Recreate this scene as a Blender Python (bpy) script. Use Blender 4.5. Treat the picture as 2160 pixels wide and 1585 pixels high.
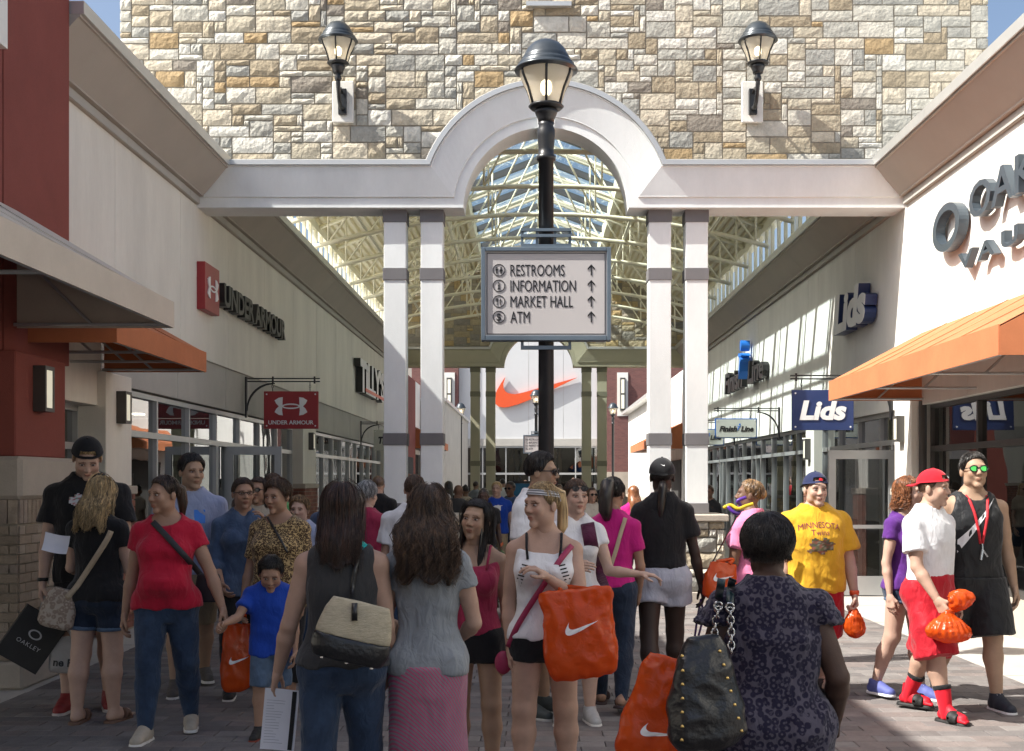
import bpy, bmesh, math, random
import numpy as np
from mathutils import Vector, noise as mnoise
from math import radians, sin, cos, pi, sqrt

# ------------------------------------------------------------------ camera, sky, sun, exposure
scene = bpy.context.scene
for o in list(bpy.data.objects): bpy.data.objects.remove(o)
FP, VPX, VPY, CAMH = 2500.0, 1125.0, 1015.0, 1.6          # focal length in photo pixels, vanishing point, eye height
cam_d = bpy.data.cameras.new('camera'); cam = bpy.data.objects.new('camera', cam_d)
scene.collection.objects.link(cam); scene.camera = cam
cam.location = (0, 0, CAMH); cam.rotation_euler = (radians(90), 0, 0)
cam_d.sensor_width = 36.0; cam_d.lens = FP / 2160 * 36
cam_d.shift_x = (1080 - VPX) / 2160; cam_d.shift_y = (VPY - 792.5) / 2160
cam_d.clip_end = 3000; cam_d.clip_start = 0.05
SUN_EL, SUN_AZ = 48.0, 17.0                                 # azimuth: degrees from +X towards +Y of the light's travel
world = bpy.data.worlds.new('World'); scene.world = world; world.use_nodes = True
wn = world.node_tree.nodes; wl = world.node_tree.links
sky = wn.new('ShaderNodeTexSky'); sky.sky_type = 'NISHITA'; sky.sun_disc = False
sky.sun_elevation = radians(SUN_EL); sky.air_density = 1.0; sky.dust_density = 4.0; sky.ozone_density = 1.0
sdir = Vector((-cos(radians(SUN_AZ)), -sin(radians(SUN_AZ)), 0))   # towards the sun, in plan
sky.sun_rotation = math.atan2(sdir.x, sdir.y)
bg = wn['Background']; bg.inputs['Strength'].default_value = 0.11
wl.new(sky.outputs['Color'], bg.inputs['Color'])
sun_d = bpy.data.lights.new('sun', 'SUN'); sun_d.energy = 5.0; sun_d.angle = radians(0.53); sun_d.color = (1.0, 0.97, 0.90)
sun = bpy.data.objects.new('sun', sun_d); scene.collection.objects.link(sun)
trav = Vector((cos(radians(SUN_EL)) * cos(radians(SUN_AZ)), cos(radians(SUN_EL)) * sin(radians(SUN_AZ)), -sin(radians(SUN_EL))))
sun.rotation_euler = trav.to_track_quat('-Z', 'Y').to_euler()
sun.location = (-20, -4, 25)
vs = scene.view_settings
vs.view_transform = 'Standard'; vs.look = 'None'; vs.gamma = 1.0; vs.exposure = 0.88; vs.use_curve_mapping = False
scene.render.engine = 'CYCLES'
cy = scene.cycles
cy.max_bounces = 10; cy.diffuse_bounces = 6; cy.glossy_bounces = 3; cy.transmission_bounces = 5; cy.transparent_max_bounces = 10
cy.caustics_reflective = False; cy.caustics_refractive = False

rnd = random.Random(7)
COL = scene.collection.objects
def UX(px, Y): return (px - VPX) * Y / FP
def VZ(py, Y): return CAMH + (VPY - py) * Y / FP

# ------------------------------------------------------------------ materials
MATS = {}
def lin(c):
    return tuple(((v / 12.92) if v <= 0.04045 else ((v + 0.055) / 1.055) ** 2.4) for v in c)
def mat(name, col, rough=0.7, var=0.12, vs_=3.0, bump=0.0, bs=40.0, metal=0.0, spec=0.4, emit=None, es=0.0, dirt=0.0, stretch=None, fine=0.0):
    """procedural principled material: noise colour variation + fine bump, object coordinates"""
    if name in MATS: return MATS[name]
    m = bpy.data.materials.new(name); m.use_nodes = True
    nt = m.node_tree; n = nt.nodes; l = nt.links; b = n['Principled BSDF']
    b.inputs['Roughness'].default_value = rough; b.inputs['Metallic'].default_value = metal
    b.inputs['Specular IOR Level'].default_value = spec
    tc = n.new('ShaderNodeTexCoord'); src = tc.outputs['Object']
    if stretch:
        mp = n.new('ShaderNodeMapping'); mp.inputs['Scale'].default_value = stretch
        l.new(src, mp.inputs['Vector']); src = mp.outputs['Vector']
    if var > 0:
        nz = n.new('ShaderNodeTexNoise'); nz.inputs['Scale'].default_value = vs_; nz.inputs['Detail'].default_value = 6; nz.inputs['Roughness'].default_value = 0.62
        l.new(src, nz.inputs['Vector'])
        rp = n.new('ShaderNodeValToRGB')
        rp.color_ramp.elements[0].position = 0.3; rp.color_ramp.elements[1].position = 0.7
        rp.color_ramp.elements[0].color = tuple(max(0, c * (1 - var)) for c in col) + (1,)
        rp.color_ramp.elements[1].color = tuple(min(1, c * (1 + var)) for c in col) + (1,)
        l.new(nz.outputs['Fac'], rp.inputs['Fac']); out = rp.outputs['Color']
        if fine > 0:
            n2 = n.new('ShaderNodeTexNoise'); n2.inputs['Scale'].default_value = vs_ * 22; n2.inputs['Detail'].default_value = 3
            l.new(src, n2.inputs['Vector'])
            mr = n.new('ShaderNodeMapRange'); mr.inputs['To Min'].default_value = 1 - fine; mr.inputs['To Max'].default_value = 1 + fine
            l.new(n2.outputs['Fac'], mr.inputs['Value'])
            mx = n.new('ShaderNodeMix'); mx.data_type = 'RGBA'; mx.blend_type = 'MULTIPLY'; mx.inputs['Factor'].default_value = 1
            l.new(out, mx.inputs['A']); l.new(mr.outputs['Result'], mx.inputs['B']); out = mx.outputs['Result']
        l.new(out, b.inputs['Base Color'])
    else:
        b.inputs['Base Color'].default_value = tuple(col) + (1,)
    if bump > 0:
        nb = n.new('ShaderNodeTexNoise'); nb.inputs['Scale'].default_value = bs; nb.inputs['Detail'].default_value = 5
        l.new(src, nb.inputs['Vector'])
        bp = n.new('ShaderNodeBump'); bp.inputs['Strength'].default_value = bump; bp.inputs['Distance'].default_value = 0.01
        l.new(nb.outputs['Fac'], bp.inputs['Height']); l.new(bp.outputs['Normal'], b.inputs['Normal'])
    if emit:
        b.inputs['Emission Color'].default_value = tuple(emit) + (1,); b.inputs['Emission Strength'].default_value = es
    MATS[name] = m; return m
def ramp_mat(name, stops, island=False, rough=0.85, bump=0.6, bs=26.0, fine=0.25):
    """each piece takes its own colour from a palette (object random or random per island)"""
    m = bpy.data.materials.new(name); m.use_nodes = True
    nt = m.node_tree; n = nt.nodes; l = nt.links; b = n['Principled BSDF']; b.inputs['Roughness'].default_value = rough; b.inputs['Specular IOR Level'].default_value = 0.25
    if island: r = n.new('ShaderNodeNewGeometry').outputs['Random Per Island']
    else: r = n.new('ShaderNodeObjectInfo').outputs['Random']
    rp = n.new('ShaderNodeValToRGB'); rp.color_ramp.interpolation = 'CONSTANT'
    el = rp.color_ramp.elements
    el[0].position = 0; el[0].color = stops[0][1] + (1,)
    el[1].position = stops[1][0]; el[1].color = stops[1][1] + (1,)
    for p, c in stops[2:]:
        e = el.new(p); e.color = c + (1,)
    l.new(r, rp.inputs['Fac'])
    geo = n.new('ShaderNodeNewGeometry')
    nz = n.new('ShaderNodeTexNoise'); nz.inputs['Scale'].default_value = 9; nz.inputs['Detail'].default_value = 7; nz.inputs['Roughness'].default_value = 0.7
    l.new(geo.outputs['Position'], nz.inputs['Vector'])
    mr = n.new('ShaderNodeMapRange'); mr.inputs['From Min'].default_value = 0.25; mr.inputs['From Max'].default_value = 0.75
    mr.inputs['To Min'].default_value = 1 - fine; mr.inputs['To Max'].default_value = 1 + fine * 0.8
    l.new(nz.outputs['Fac'], mr.inputs['Value'])
    mx = n.new('ShaderNodeMix'); mx.data_type = 'RGBA'; mx.blend_type = 'MULTIPLY'; mx.inputs['Factor'].default_value = 1
    l.new(rp.outputs['Color'], mx.inputs['A']); l.new(mr.outputs['Result'], mx.inputs['B'])
    l.new(mx.outputs['Result'], b.inputs['Base Color'])
    if bump:
        nb = n.new('ShaderNodeTexNoise'); nb.inputs['Scale'].default_value = bs; nb.inputs['Detail'].default_value = 6
        l.new(geo.outputs['Position'], nb.inputs['Vector'])
        bp = n.new('ShaderNodeBump'); bp.inputs['Strength'].default_value = bump; bp.inputs['Distance'].default_value = 0.02
        l.new(nb.outputs['Fac'], bp.inputs['Height']); l.new(bp.outputs['Normal'], b.inputs['Normal'])
    MATS[name] = m; return m
def glass_mat(name, refl=0.3, tint=(0.55, 0.58, 0.58), rough=0.01):
    m = bpy.data.materials.new(name); m.use_nodes = True
    nt = m.node_tree; n = nt.nodes; l = nt.links; n.remove(n['Principled BSDF'])
    t = n.new('ShaderNodeBsdfTransparent'); t.inputs['Color'].default_value = tint + (1,)
    g = n.new('ShaderNodeBsdfGlossy'); g.inputs['Roughness'].default_value = rough; g.inputs['Color'].default_value = (0.95, 0.97, 1, 1)
    tc = n.new('ShaderNodeTexCoord'); nz = n.new('ShaderNodeTexNoise'); nz.inputs['Scale'].default_value = 0.9; l.new(tc.outputs['Object'], nz.inputs['Vector'])
    bp = n.new('ShaderNodeBump'); bp.inputs['Strength'].default_value = 0.05; bp.inputs['Distance'].default_value = 0.06
    l.new(nz.outputs['Fac'], bp.inputs['Height']); l.new(bp.outputs['Normal'], g.inputs['Normal'])
    f = n.new('ShaderNodeLayerWeight'); f.inputs['Blend'].default_value = 0.5
    pw = n.new('ShaderNodeMath'); pw.operation = 'POWER'; pw.inputs[1].default_value = 4.0; l.new(f.outputs['Facing'], pw.inputs[0])
    a = n.new('ShaderNodeMath'); a.operation = 'MULTIPLY_ADD'; a.inputs[1].default_value = 0.7; a.inputs[2].default_value = refl; a.use_clamp = True
    l.new(pw.outputs[0], a.inputs[0])
    mx = n.new('ShaderNodeMixShader'); l.new(a.outputs[0], mx.inputs['Fac']); l.new(t.outputs[0], mx.inputs[1]); l.new(g.outputs[0], mx.inputs[2])
    l.new(mx.outputs[0], n['Material Output'].inputs['Surface'])
    MATS[name] = m; return m
def attr_mat(name, rough=0.5, bump=0.15, bs=120, sss=0.0, spec=0.35):
    """colour from the vertex attribute Col (skin with lips, brows, eyes; printed graphics)"""
    if name in MATS: return MATS[name]
    m = bpy.data.materials.new(name); m.use_nodes = True
    nt = m.node_tree; n = nt.nodes; l = nt.links; b = n['Principled BSDF']; b.inputs['Roughness'].default_value = rough; b.inputs['Specular IOR Level'].default_value = spec
    a = n.new('ShaderNodeVertexColor'); a.layer_name = 'Col'
    tc = n.new('ShaderNodeTexCoord'); nz = n.new('ShaderNodeTexNoise'); nz.inputs['Scale'].default_value = 16; nz.inputs['Detail'].default_value = 7
    l.new(tc.outputs['Object'], nz.inputs['Vector'])
    mr = n.new('ShaderNodeMapRange'); mr.inputs['To Min'].default_value = 0.80; mr.inputs['To Max'].default_value = 1.18; nz.inputs['Roughness'].default_value = .7; l.new(nz.outputs['Fac'], mr.inputs['Value'])
    mx = n.new('ShaderNodeMix'); mx.data_type = 'RGBA'; mx.blend_type = 'MULTIPLY'; mx.inputs['Factor'].default_value = 1
    l.new(a.outputs['Color'], mx.inputs['A']); l.new(mr.outputs['Result'], mx.inputs['B']); l.new(mx.outputs['Result'], b.inputs['Base Color'])
    if sss:
        b.inputs['Subsurface Weight'].default_value = sss; b.inputs['Subsurface Radius'].default_value = (0.012, 0.005, 0.003); b.inputs['Subsurface Scale'].default_value = 0.6
    if bump:
        nb = n.new('ShaderNodeTexNoise'); nb.inputs['Scale'].default_value = bs; l.new(tc.outputs['Object'], nb.inputs['Vector'])
        bp = n.new('ShaderNodeBump'); bp.inputs['Strength'].default_value = bump; bp.inputs['Distance'].default_value = 0.004
        l.new(nb.outputs['Fac'], bp.inputs['Height']); l.new(bp.outputs['Normal'], b.inputs['Normal'])
    MATS[name] = m; return m

# ------------------------------------------------------------------ objects
ORG = {}
def tag(o, label=None, cat=None, group=None, kind=None):
    if label: o['label'] = label
    if cat: o['category'] = cat
    if group: o['group'] = group
    if kind: o['kind'] = kind
    return o
def empty(name, loc, label=None, cat=None, group=None, kind=None):
    o = bpy.data.objects.new(name, None); COL.link(o); o.location = loc; o.empty_display_size = 0.2
    ORG[o.name] = np.array(loc, float)
    return tag(o, label, cat, group, kind)
def mesh_from(name, V, F, m=None, smooth=False, cols=None):
    me = bpy.data.meshes.new(name)
    V = np.asarray(V, dtype=np.float32)
    if isinstance(F, np.ndarray):
        k = F.shape[1]; nf = len(F)
        me.vertices.add(len(V)); me.vertices.foreach_set('co', V.ravel())
        me.loops.add(nf * k); me.loops.foreach_set('vertex_index', F.astype(np.int32).ravel())
        me.polygons.add(nf); me.polygons.foreach_set('loop_start', np.arange(0, nf * k, k, dtype=np.int32))
        me.polygons.foreach_set('loop_total', np.full(nf, k, dtype=np.int32))
        me.update(calc_edges=True)
    else:
        me.from_pydata([tuple(map(float, v)) for v in V], [], [tuple(int(i) for i in f) for f in F])
    if smooth: me.polygons.foreach_set('use_smooth', np.ones(len(me.polygons), dtype=bool))
    if cols is not None:
        a = me.color_attributes.new('Col', 'FLOAT_COLOR', 'POINT')
        c = np.ones((len(V), 4), dtype=np.float32); c[:, :3] = cols; a.data.foreach_set('color', c.ravel())
    if m: me.materials.append(m)
    me.update()
    return me
def add_obj(name, me, parent=None, loc=None):
    o = bpy.data.objects.new(name, me); COL.link(o)
    if parent is not None: o.parent = parent
    if loc is not None: o.location = loc
    ORG[o.name] = np.array(loc if loc is not None else (0, 0, 0), float) + (worg(parent) if parent is not None else 0)
    return o
def worg(o):
    return ORG.get(o.name, np.zeros(3))
class MB:
    """collects shapes in world coordinates; build() makes them ONE mesh object"""
    def __init__(s): s.V = []; s.F = []
    def add(s, V, F):
        b = len(s.V); s.V.extend([tuple(v) for v in V]); s.F.extend([tuple(i + b for i in f) for f in F]); return s
    def box(s, x0, x1, y0, y1, z0, z1):
        V = [(x0,y0,z0),(x1,y0,z0),(x1,y1,z0),(x0,y1,z0),(x0,y0,z1),(x1,y0,z1),(x1,y1,z1),(x0,y1,z1)]
        return s.add(V, [(0,3,2,1),(4,5,6,7),(0,1,5,4),(1,2,6,5),(2,3,7,6),(3,0,4,7)])
    def bbox(s, x0, x1, y0, y1, z0, z1, b=0.01):
        """box with chamfered edges"""
        bm = bmesh.new(); bmesh.ops.create_cube(bm, size=1.0)
        for v in bm.verts:
            v.co = Vector(((x0+x1)/2 + v.co.x*(x1-x0), (y0+y1)/2 + v.co.y*(y1-y0), (z0+z1)/2 + v.co.z*(z1-z0)))
        b = min(b, 0.45*min(x1-x0, y1-y0, z1-z0))
        bmesh.ops.bevel(bm, geom=bm.edges[:], offset=b, segments=1, affect='EDGES', profile=0.5)
        bm.verts.index_update()
        s.add([tuple(v.co) for v in bm.verts], [tuple(v.index for v in f.verts) for f in bm.faces]); bm.free(); return s
    def tube(s, pts, r, n=8, cap=True, sx=1.0):
        P = [Vector(p) for p in pts]; R = r if isinstance(r, (list, tuple)) else [r]*len(P)
        ref = None; V = []
        for i, p in enumerate(P):
            d = (P[min(i+1, len(P)-1)] - P[max(i-1, 0)]).normalized()
            if ref is None:
                ref = Vector((0,0,1)) if abs(d.z) < 0.9 else Vector((1,0,0))
            a = (ref - d*ref.dot(d)).normalized(); ref = a; b = d.cross(a)
            for k in range(n):
                t = 2*pi*k/n
                V.append(tuple(p + (a*cos(t) + b*sin(t)*sx)*R[i]))
        F = [(i*n+k, i*n+(k+1)%n, (i+1)*n+(k+1)%n, (i+1)*n+k) for i in range(len(P)-1) for k in range(n)]
        if cap: F += [tuple(range(n))[::-1], tuple((len(P)-1)*n + k for k in range(n))]
        return s.add(V, F)
    def lathe(s, prof, c, n=20, sy=1.0):
        V = [(c[0] + r*cos(2*pi*k/n), c[1] + r*sin(2*pi*k/n)*sy, c[2] + z) for r, z in prof for k in range(n)]
        F = [(i*n+k, i*n+(k+1)%n, (i+1)*n+(k+1)%n, (i+1)*n+k) for i in range(len(prof)-1) for k in range(n)]
        F += [tuple(range(n))[::-1], tuple((len(prof)-1)*n + k for k in range(n))]
        return s.add(V, F)
    def prism(s, poly, org, ax, ay, ext):
        """extrude a 2D polygon laid on axes ax, ay by vector ext"""
        o = Vector(org); ax = Vector(ax); ay = Vector(ay); e = Vector(ext); n = len(poly)
        V = [tuple(o + ax*p[0] + ay*p[1]) for p in poly] + [tuple(o + ax*p[0] + ay*p[1] + e) for p in poly]
        F = [tuple(range(n))[::-1], tuple(range(n, 2*n))] + [(i, (i+1)%n, n+(i+1)%n, n+i) for i in range(n)]
        return s.add(V, F)
    def build(s, name, m, parent=None, smooth=False, fix=True):
        V = np.array(s.V, dtype=float)
        loc = None
        if parent is not None: V = V - worg(parent)
        else:
            lo = V.min(0); hi = V.max(0); loc = ((lo[0]+hi[0])/2, (lo[1]+hi[1])/2, lo[2]); V = V - np.array(loc)
        me = mesh_from(name, V, s.F, m, smooth)
        if fix:
            bm = bmesh.new(); bm.from_mesh(me); bmesh.ops.recalc_face_normals(bm, faces=bm.faces[:]); bm.to_mesh(me); bm.free()
        return add_obj(name, me, parent, loc)
def part(name, m, parent, *boxes, smooth=False):
    b = MB()
    for bx in boxes: b.box(*bx)
    return b.build(name, m, parent, smooth)
def thing(name, m, label, cat, *boxes, group=None):
    b = MB()
    for bx in boxes: b.box(*bx)
    return tag(b.build(name, m), label, cat, group)

TXT = {}
def text_geo(s, size=1.0, extrude=0.0, shear=0.0, bold=0.0, xs=1.0, sp=1.0, res=3):
    """text outline as mesh arrays, centred, cap height = size, in x right / y up / z out"""
    key = (s, extrude / max(size, 1e-6), shear, bold, xs, sp, res)
    if key not in TXT:
        cu = bpy.data.curves.new('t', 'FONT'); cu.body = s; cu.size = 1.0; cu.shear = shear; cu.offset = bold; cu.space_character = sp
        cu.resolution_u = res; cu.align_x = 'CENTER'; cu.fill_mode = 'BOTH'; cu.extrude = extrude / max(size, 1e-6) * 0.35
        o = bpy.data.objects.new('t', cu); COL.link(o)
        dg = bpy.context.evaluated_depsgraph_get(); ev = o.evaluated_get(dg); me = ev.to_mesh()
        V = np.array([v.co[:] for v in me.vertices]); F = [tuple(p.vertices) for p in me.polygons]
        ev.to_mesh_clear(); bpy.data.objects.remove(o); bpy.data.curves.remove(cu)
        lo = V.min(0); hi = V.max(0)
        cap = 0.70
        V[:, 0] -= (lo[0] + hi[0]) / 2; V[:, 1] -= 0.0
        V[:, :2] /= cap; V[:, 1] -= 0.5; V[:, 0] *= xs
        if extrude > 0: V[:, 2] = np.where(V[:, 2] > 0, 1.0, 0.0)
        TXT[key] = (V, F)
    V, F = TXT[key]; W = V.copy(); W[:, :2] *= size; W[:, 2] *= extrude
    return W, F
def place(V, org, right, up):
    r = np.array(Vector(right).normalized()); u = np.array(Vector(up).normalized()); n = np.cross(r, u)
    return np.array(org) + V[:, :1] * r + V[:, 1:2] * u + V[:, 2:3] * n
def text_obj(s, size, org, right, up, m, parent, name='lettering', extrude=0.004, width=None, **k):
    V, F = text_geo(s, size, extrude, **k)
    if width: V[:, 0] *= width / (V[:, 0].max() - V[:, 0].min())
    b = MB(); b.add(place(V, org, right, up), F); return b.build(name, m, parent, fix=False)
def poly_obj(polys, org, right, up, ext, m, parent, name, sc=1.0):
    b = MB(); r = Vector(right); u = Vector(up); n = r.cross(u)
    for p in polys: b.prism([(q[0]*sc, q[1]*sc) for q in p], org, r, u, n*ext)
    return b.build(name, m, parent)
def ring_poly(rx, ry, tx, ty, n=32, cx=0, cy=0):
    """elliptic ring as two half polygons (no holes)"""
    out = []
    for h in (0, 1):
        a = [pi*h + pi*i/(n//2) for i in range(n//2 + 1)]
        out.append([(cx+rx*cos(t), cy+ry*sin(t)) for t in a] + [(cx+(rx-tx)*cos(t), cy+(ry-ty)*sin(t)) for t in reversed(a)])
    return out
SWOOSH = [(1040,885),(1012,925),(985,972),(972,1012),(971,1040),(982,1064),(1010,1076),(1050,1075),(1120,1056),(1240,1008),(1340,960),(1485,890),
          (1340,930),(1240,957),(1150,983),(1100,993),(1062,990),(1038,975),(1027,950),(1027,925)]
SWOOSH = [((x-1228)/514.0, -(y-980)/514.0) for x, y in SWOOSH]
def swoosh_split():
    """split the outline into quads/strips so that it triangulates cleanly"""
    lo = SWOOSH[:12]; hi = SWOOSH[11:] + [SWOOSH[0]]
    hi = hi[::-1]
    def samp(c, t):
        L = [0]
        for a, b in zip(c, c[1:]): L.append(L[-1] + math.hypot(b[0]-a[0], b[1]-a[1]))
        return (np.interp(t*L[-1], L, [p[0] for p in c]), np.interp(t*L[-1], L, [p[1] for p in c]))
    N = 24
    return [samp(lo, i/N) for i in range(N+1)], [samp(hi, i/N) for i in range(N+1)]
def swoosh_geo():
    a, b = swoosh_split(); V = [(p[0], p[1], 0) for p in a] + [(p[0], p[1], 0) for p in b]; n = len(a)
    F = [(i, i+1, n+i+1, n+i) for i in range(n-1)]
    return np.array(V, float), F
UA_POLY = [[(-.5,.56),(-.75,.52),(-1,.36),(-.9,.16),(-.74,.0),(-.52,.0)],[(-.52,.0),(-.74,.0),(-.9,-.16),(-1,-.36),(-.75,-.52),(-.5,-.56),(-.54,-.25)],
           [(-.5,.56),(-.52,.0),(-.36,.0),(-.42,.08),(-.54,.25)],[(-.52,.0),(-.54,-.25),(-.42,-.08),(-.36,.0)]]
UA_POLY = UA_POLY[:2] + [[(-x, y) for x, y in p][::-1] for p in UA_POLY[:2]] + ring_poly(.56, .17, .1, .085, 24)
# ------------------------------------------------------------------ palette
STONE = [(0,(.58,.55,.47)),(.13,(.51,.49,.42)),(.24,(.64,.62,.55)),(.35,(.48,.43,.33)),(.45,(.42,.41,.36)),(.56,(.35,.345,.31)),(.64,(.43,.37,.27)),(.74,(.36,.30,.21)),(.82,(.56,.50,.39)),(.945,(.40,.29,.16)),(.97,(.27,.24,.20))]
M_stone = ramp_mat('stone_blocks', STONE, bump=0.9, bs=22, fine=.3); M_stone_i = ramp_mat('stone_blocks_joined', STONE, island=True, bump=0.9, bs=22, fine=.3)
TAN = [(0,(.42,.35,.23)),(.2,(.36,.32,.24)),(.38,(.47,.40,.27)),(.55,(.30,.28,.24)),(.72,(.50,.38,.20)),(.86,(.40,.36,.29))]
M_tan = ramp_mat('tan_stone', TAN, bump=0.9); M_tan_i = ramp_mat('tan_stone_joined', TAN, island=True, bump=0.9)
M_mortar = mat('mortar', (.30,.27,.22), .95, .2, 6, .5, 60)
M_stucco = mat('cream_stucco', (.76,.73,.655), .9, .10, 1.4, .35, 160, fine=.04, stretch=(1,1,.3))
M_white = mat('white_stucco', (.79,.78,.73), .9, .09, 1.4, .35, 160, fine=.03, stretch=(1,1,.3))
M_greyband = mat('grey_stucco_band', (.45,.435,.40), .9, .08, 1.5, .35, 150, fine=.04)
M_crown = mat('taupe_cornice', (.43,.39,.34), .85, .05, 1.5, .25, 150)
M_frieze = mat('grey_frieze', (.45,.43,.39), .85, .05, 1.5, .25, 150)
M_cap = mat('metal_coping', (.62,.62,.60), .38, .05, 2, 0, metal=.6)
M_beam = mat('beam_stucco', (.765,.79,.785), .88, .085, 1.5, .3, 150, fine=.03, stretch=(1,1,.35))
M_olive = mat('olive_stucco', (.46,.43,.31), .9, .06, 1.5, .3, 150)
M_olivedk = mat('olive_dark_band', (.22,.21,.15), .9, .06, 1.5, .2, 150)
M_colband = mat('charcoal_band', (.17,.165,.17), .8, .08, 3, .15, 100)
M_red = mat('maroon_stucco', (.235,.062,.048), .85, .10, 1.3, .3, 140, fine=.05)
M_red2 = mat('maroon_panel', (.14,.045,.04), .75, .10, 1.0, .2, 140)
M_alu = mat('aluminium_frame', (.50,.51,.51), .42, .05, 4, 0, metal=.55)
M_alud = mat('dark_bronze_frame', (.10,.095,.09), .45, .08, 4, 0, metal=.4)
M_glass = glass_mat('shop_glass', .13, (.46,.48,.47))
M_glass2 = glass_mat('skylight_glass', .02, (.80,.90,.92))
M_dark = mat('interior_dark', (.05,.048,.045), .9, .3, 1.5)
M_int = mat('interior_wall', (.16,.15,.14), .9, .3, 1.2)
M_conc = mat('concrete_walk', (.48,.45,.41), .9, .10, 1.1, .3, 90, fine=.10)
M_ground = mat('ground_paving', (.17,.155,.148), .92, .22, 1.6, .4, 60, fine=.18)
PAV = [(0,(.200,.182,.172)),(.2,(.162,.145,.138)),(.4,(.232,.212,.200)),(.6,(.178,.163,.157)),(.8,(.212,.180,.167))]
M_pav = ramp_mat('paver_clay', PAV, rough=.9, bump=.35, bs=70, fine=.22); M_pav_i = ramp_mat('paver_clay_joined', PAV, island=True, rough=.9, bump=.35, bs=70, fine=.22)
M_tanbrick = ramp_mat('tan_brick', [(0,(.36,.29,.22)),(.25,(.31,.25,.19)),(.5,(.40,.33,.26)),(.75,(.34,.28,.23))], bump=.5, bs=80)
M_caststone = mat('cast_stone', (.44,.39,.33), .9, .10, 2.5, .4, 90, fine=.06)
M_redbrick = ramp_mat('red_brick', [(0,(.27,.12,.085)),(.3,(.23,.10,.075)),(.6,(.31,.14,.10)),(.8,(.20,.09,.07))], bump=.5, bs=80)
M_black = mat('black_metal', (.018,.019,.021), .38, .2, 8, .05, 60, spec=.5)
M_steel = mat('blue_grey_steel', (.13,.165,.20), .35, .08, 4, .03, 60, metal=.25, spec=.5)
M_truss = mat('cream_steel', (.87,.83,.64), .5, .05, 3)
M_deck = mat('cream_roof_deck', (.87,.82,.63), .7, .06, 1.5)
M_roofout = mat('white_roof_membrane', (.82,.82,.80), .9, .1, .8)
M_orange = mat('orange_canvas', (.50,.175,.075), .85, .11, 2.2, .25, 260, fine=.05)
M_beige = mat('beige_canvas', (.60,.53,.44), .85, .06, 3, .25, 260, fine=.04)
def brick_mat(name, c1, c2, mortar, sc=4.2):
    m = bpy.data.materials.new(name); m.use_nodes = True; n = m.node_tree.nodes; l = m.node_tree.links; b = n['Principled BSDF']; b.inputs['Roughness'].default_value = .9
    tc = n.new('ShaderNodeTexCoord'); sp = n.new('ShaderNodeSeparateXYZ'); l.new(tc.outputs['Object'], sp.inputs[0])
    ad = n.new('ShaderNodeMath'); ad.operation = 'ADD'; l.new(sp.outputs[0], ad.inputs[0]); l.new(sp.outputs[1], ad.inputs[1])
    cb = n.new('ShaderNodeCombineXYZ'); l.new(ad.outputs[0], cb.inputs[0]); l.new(sp.outputs[2], cb.inputs[1])
    br = n.new('ShaderNodeTexBrick'); br.inputs['Scale'].default_value = sc; br.inputs['Color1'].default_value = c1+(1,); br.inputs['Color2'].default_value = c2+(1,); br.inputs['Mortar'].default_value = mortar+(1,)
    br.inputs['Mortar Size'].default_value = .018; br.inputs['Row Height'].default_value = .32; br.inputs['Brick Width'].default_value = .9
    l.new(cb.outputs[0], br.inputs['Vector']); l.new(br.outputs['Color'], b.inputs['Base Color'])
    MATS[name] = m; return m
M_farbrick = brick_mat('far_red_brick', (.20,.085,.075), (.15,.065,.06), (.16,.12,.11))
def transl_mat(name, col, t=.5):
    m = bpy.data.materials.new(name); m.use_nodes = True; n = m.node_tree.nodes; l = m.node_tree.links; b = n['Principled BSDF']
    b.inputs['Base Color'].default_value = col+(1,); b.inputs['Roughness'].default_value = .5
    tr = n.new('ShaderNodeBsdfTranslucent'); tr.inputs['Color'].default_value = col+(1,); mx = n.new('ShaderNodeMixShader'); mx.inputs['Fac'].default_value = t
    l.new(b.outputs[0], mx.inputs[1]); l.new(tr.outputs[0], mx.inputs[2]); l.new(mx.outputs[0], n['Material Output'].inputs['Surface']); MATS[name] = m; return m
M_poly = transl_mat('white_polycarbonate', (.85,.86,.84), .6)

# ------------------------------------------------------------------ ground, pavers, walks
XL, XR, XC = -4.38, 4.85, .165
b = MB(); b.add([(-400,-300,0),(400,-300,0),(400,700,0),(-400,700,0)], [(0,1,2,3)])
tag(b.build('ground', M_ground, fix=False), kind='structure')
WALKL, WALKR = -3.77, 3.80
for nm, x0, x1 in (('pavement_left', -5.2, WALKL), ('pavement_right', WALKR, 5.6)):
    w = empty(nm, ((x0+x1)/2, 12, 0), kind='structure')
    yy = -12.0
    while yy < 64:
        b = MB(); b.box(x0, x1, yy, yy+1.79, .006, .024 + rnd.uniform(-.001,.001)); b.build('slab', M_conc, w); yy += 1.8
pav = empty('paving', (0, 10, 0), kind='structure')
PW, PD, PT = .30, .15, .026
bm = bmesh.new(); bmesh.ops.create_cube(bm, size=1.0)
for v in bm.verts: v.co = Vector((v.co.x*(PW-.005), v.co.y*(PD-.005), (v.co.z+.5)*PT))
bmesh.ops.bevel(bm, geom=[e for e in bm.edges if all(v.co.z > PT*.5 for v in e.verts)], offset=.003, segments=1, affect='EDGES')
pm = bpy.data.meshes.new('paver'); bm.to_mesh(pm); bm.free(); pm.materials.append(M_pav)
PV = np.array([v.co[:] for v in pm.vertices]); PF = [tuple(p.vertices) for p in pm.polygons]
stuffV = []; stuffF = []; cnt = 0; base = 0
nrow = int((19-2.5)/PD); cells = []
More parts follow.
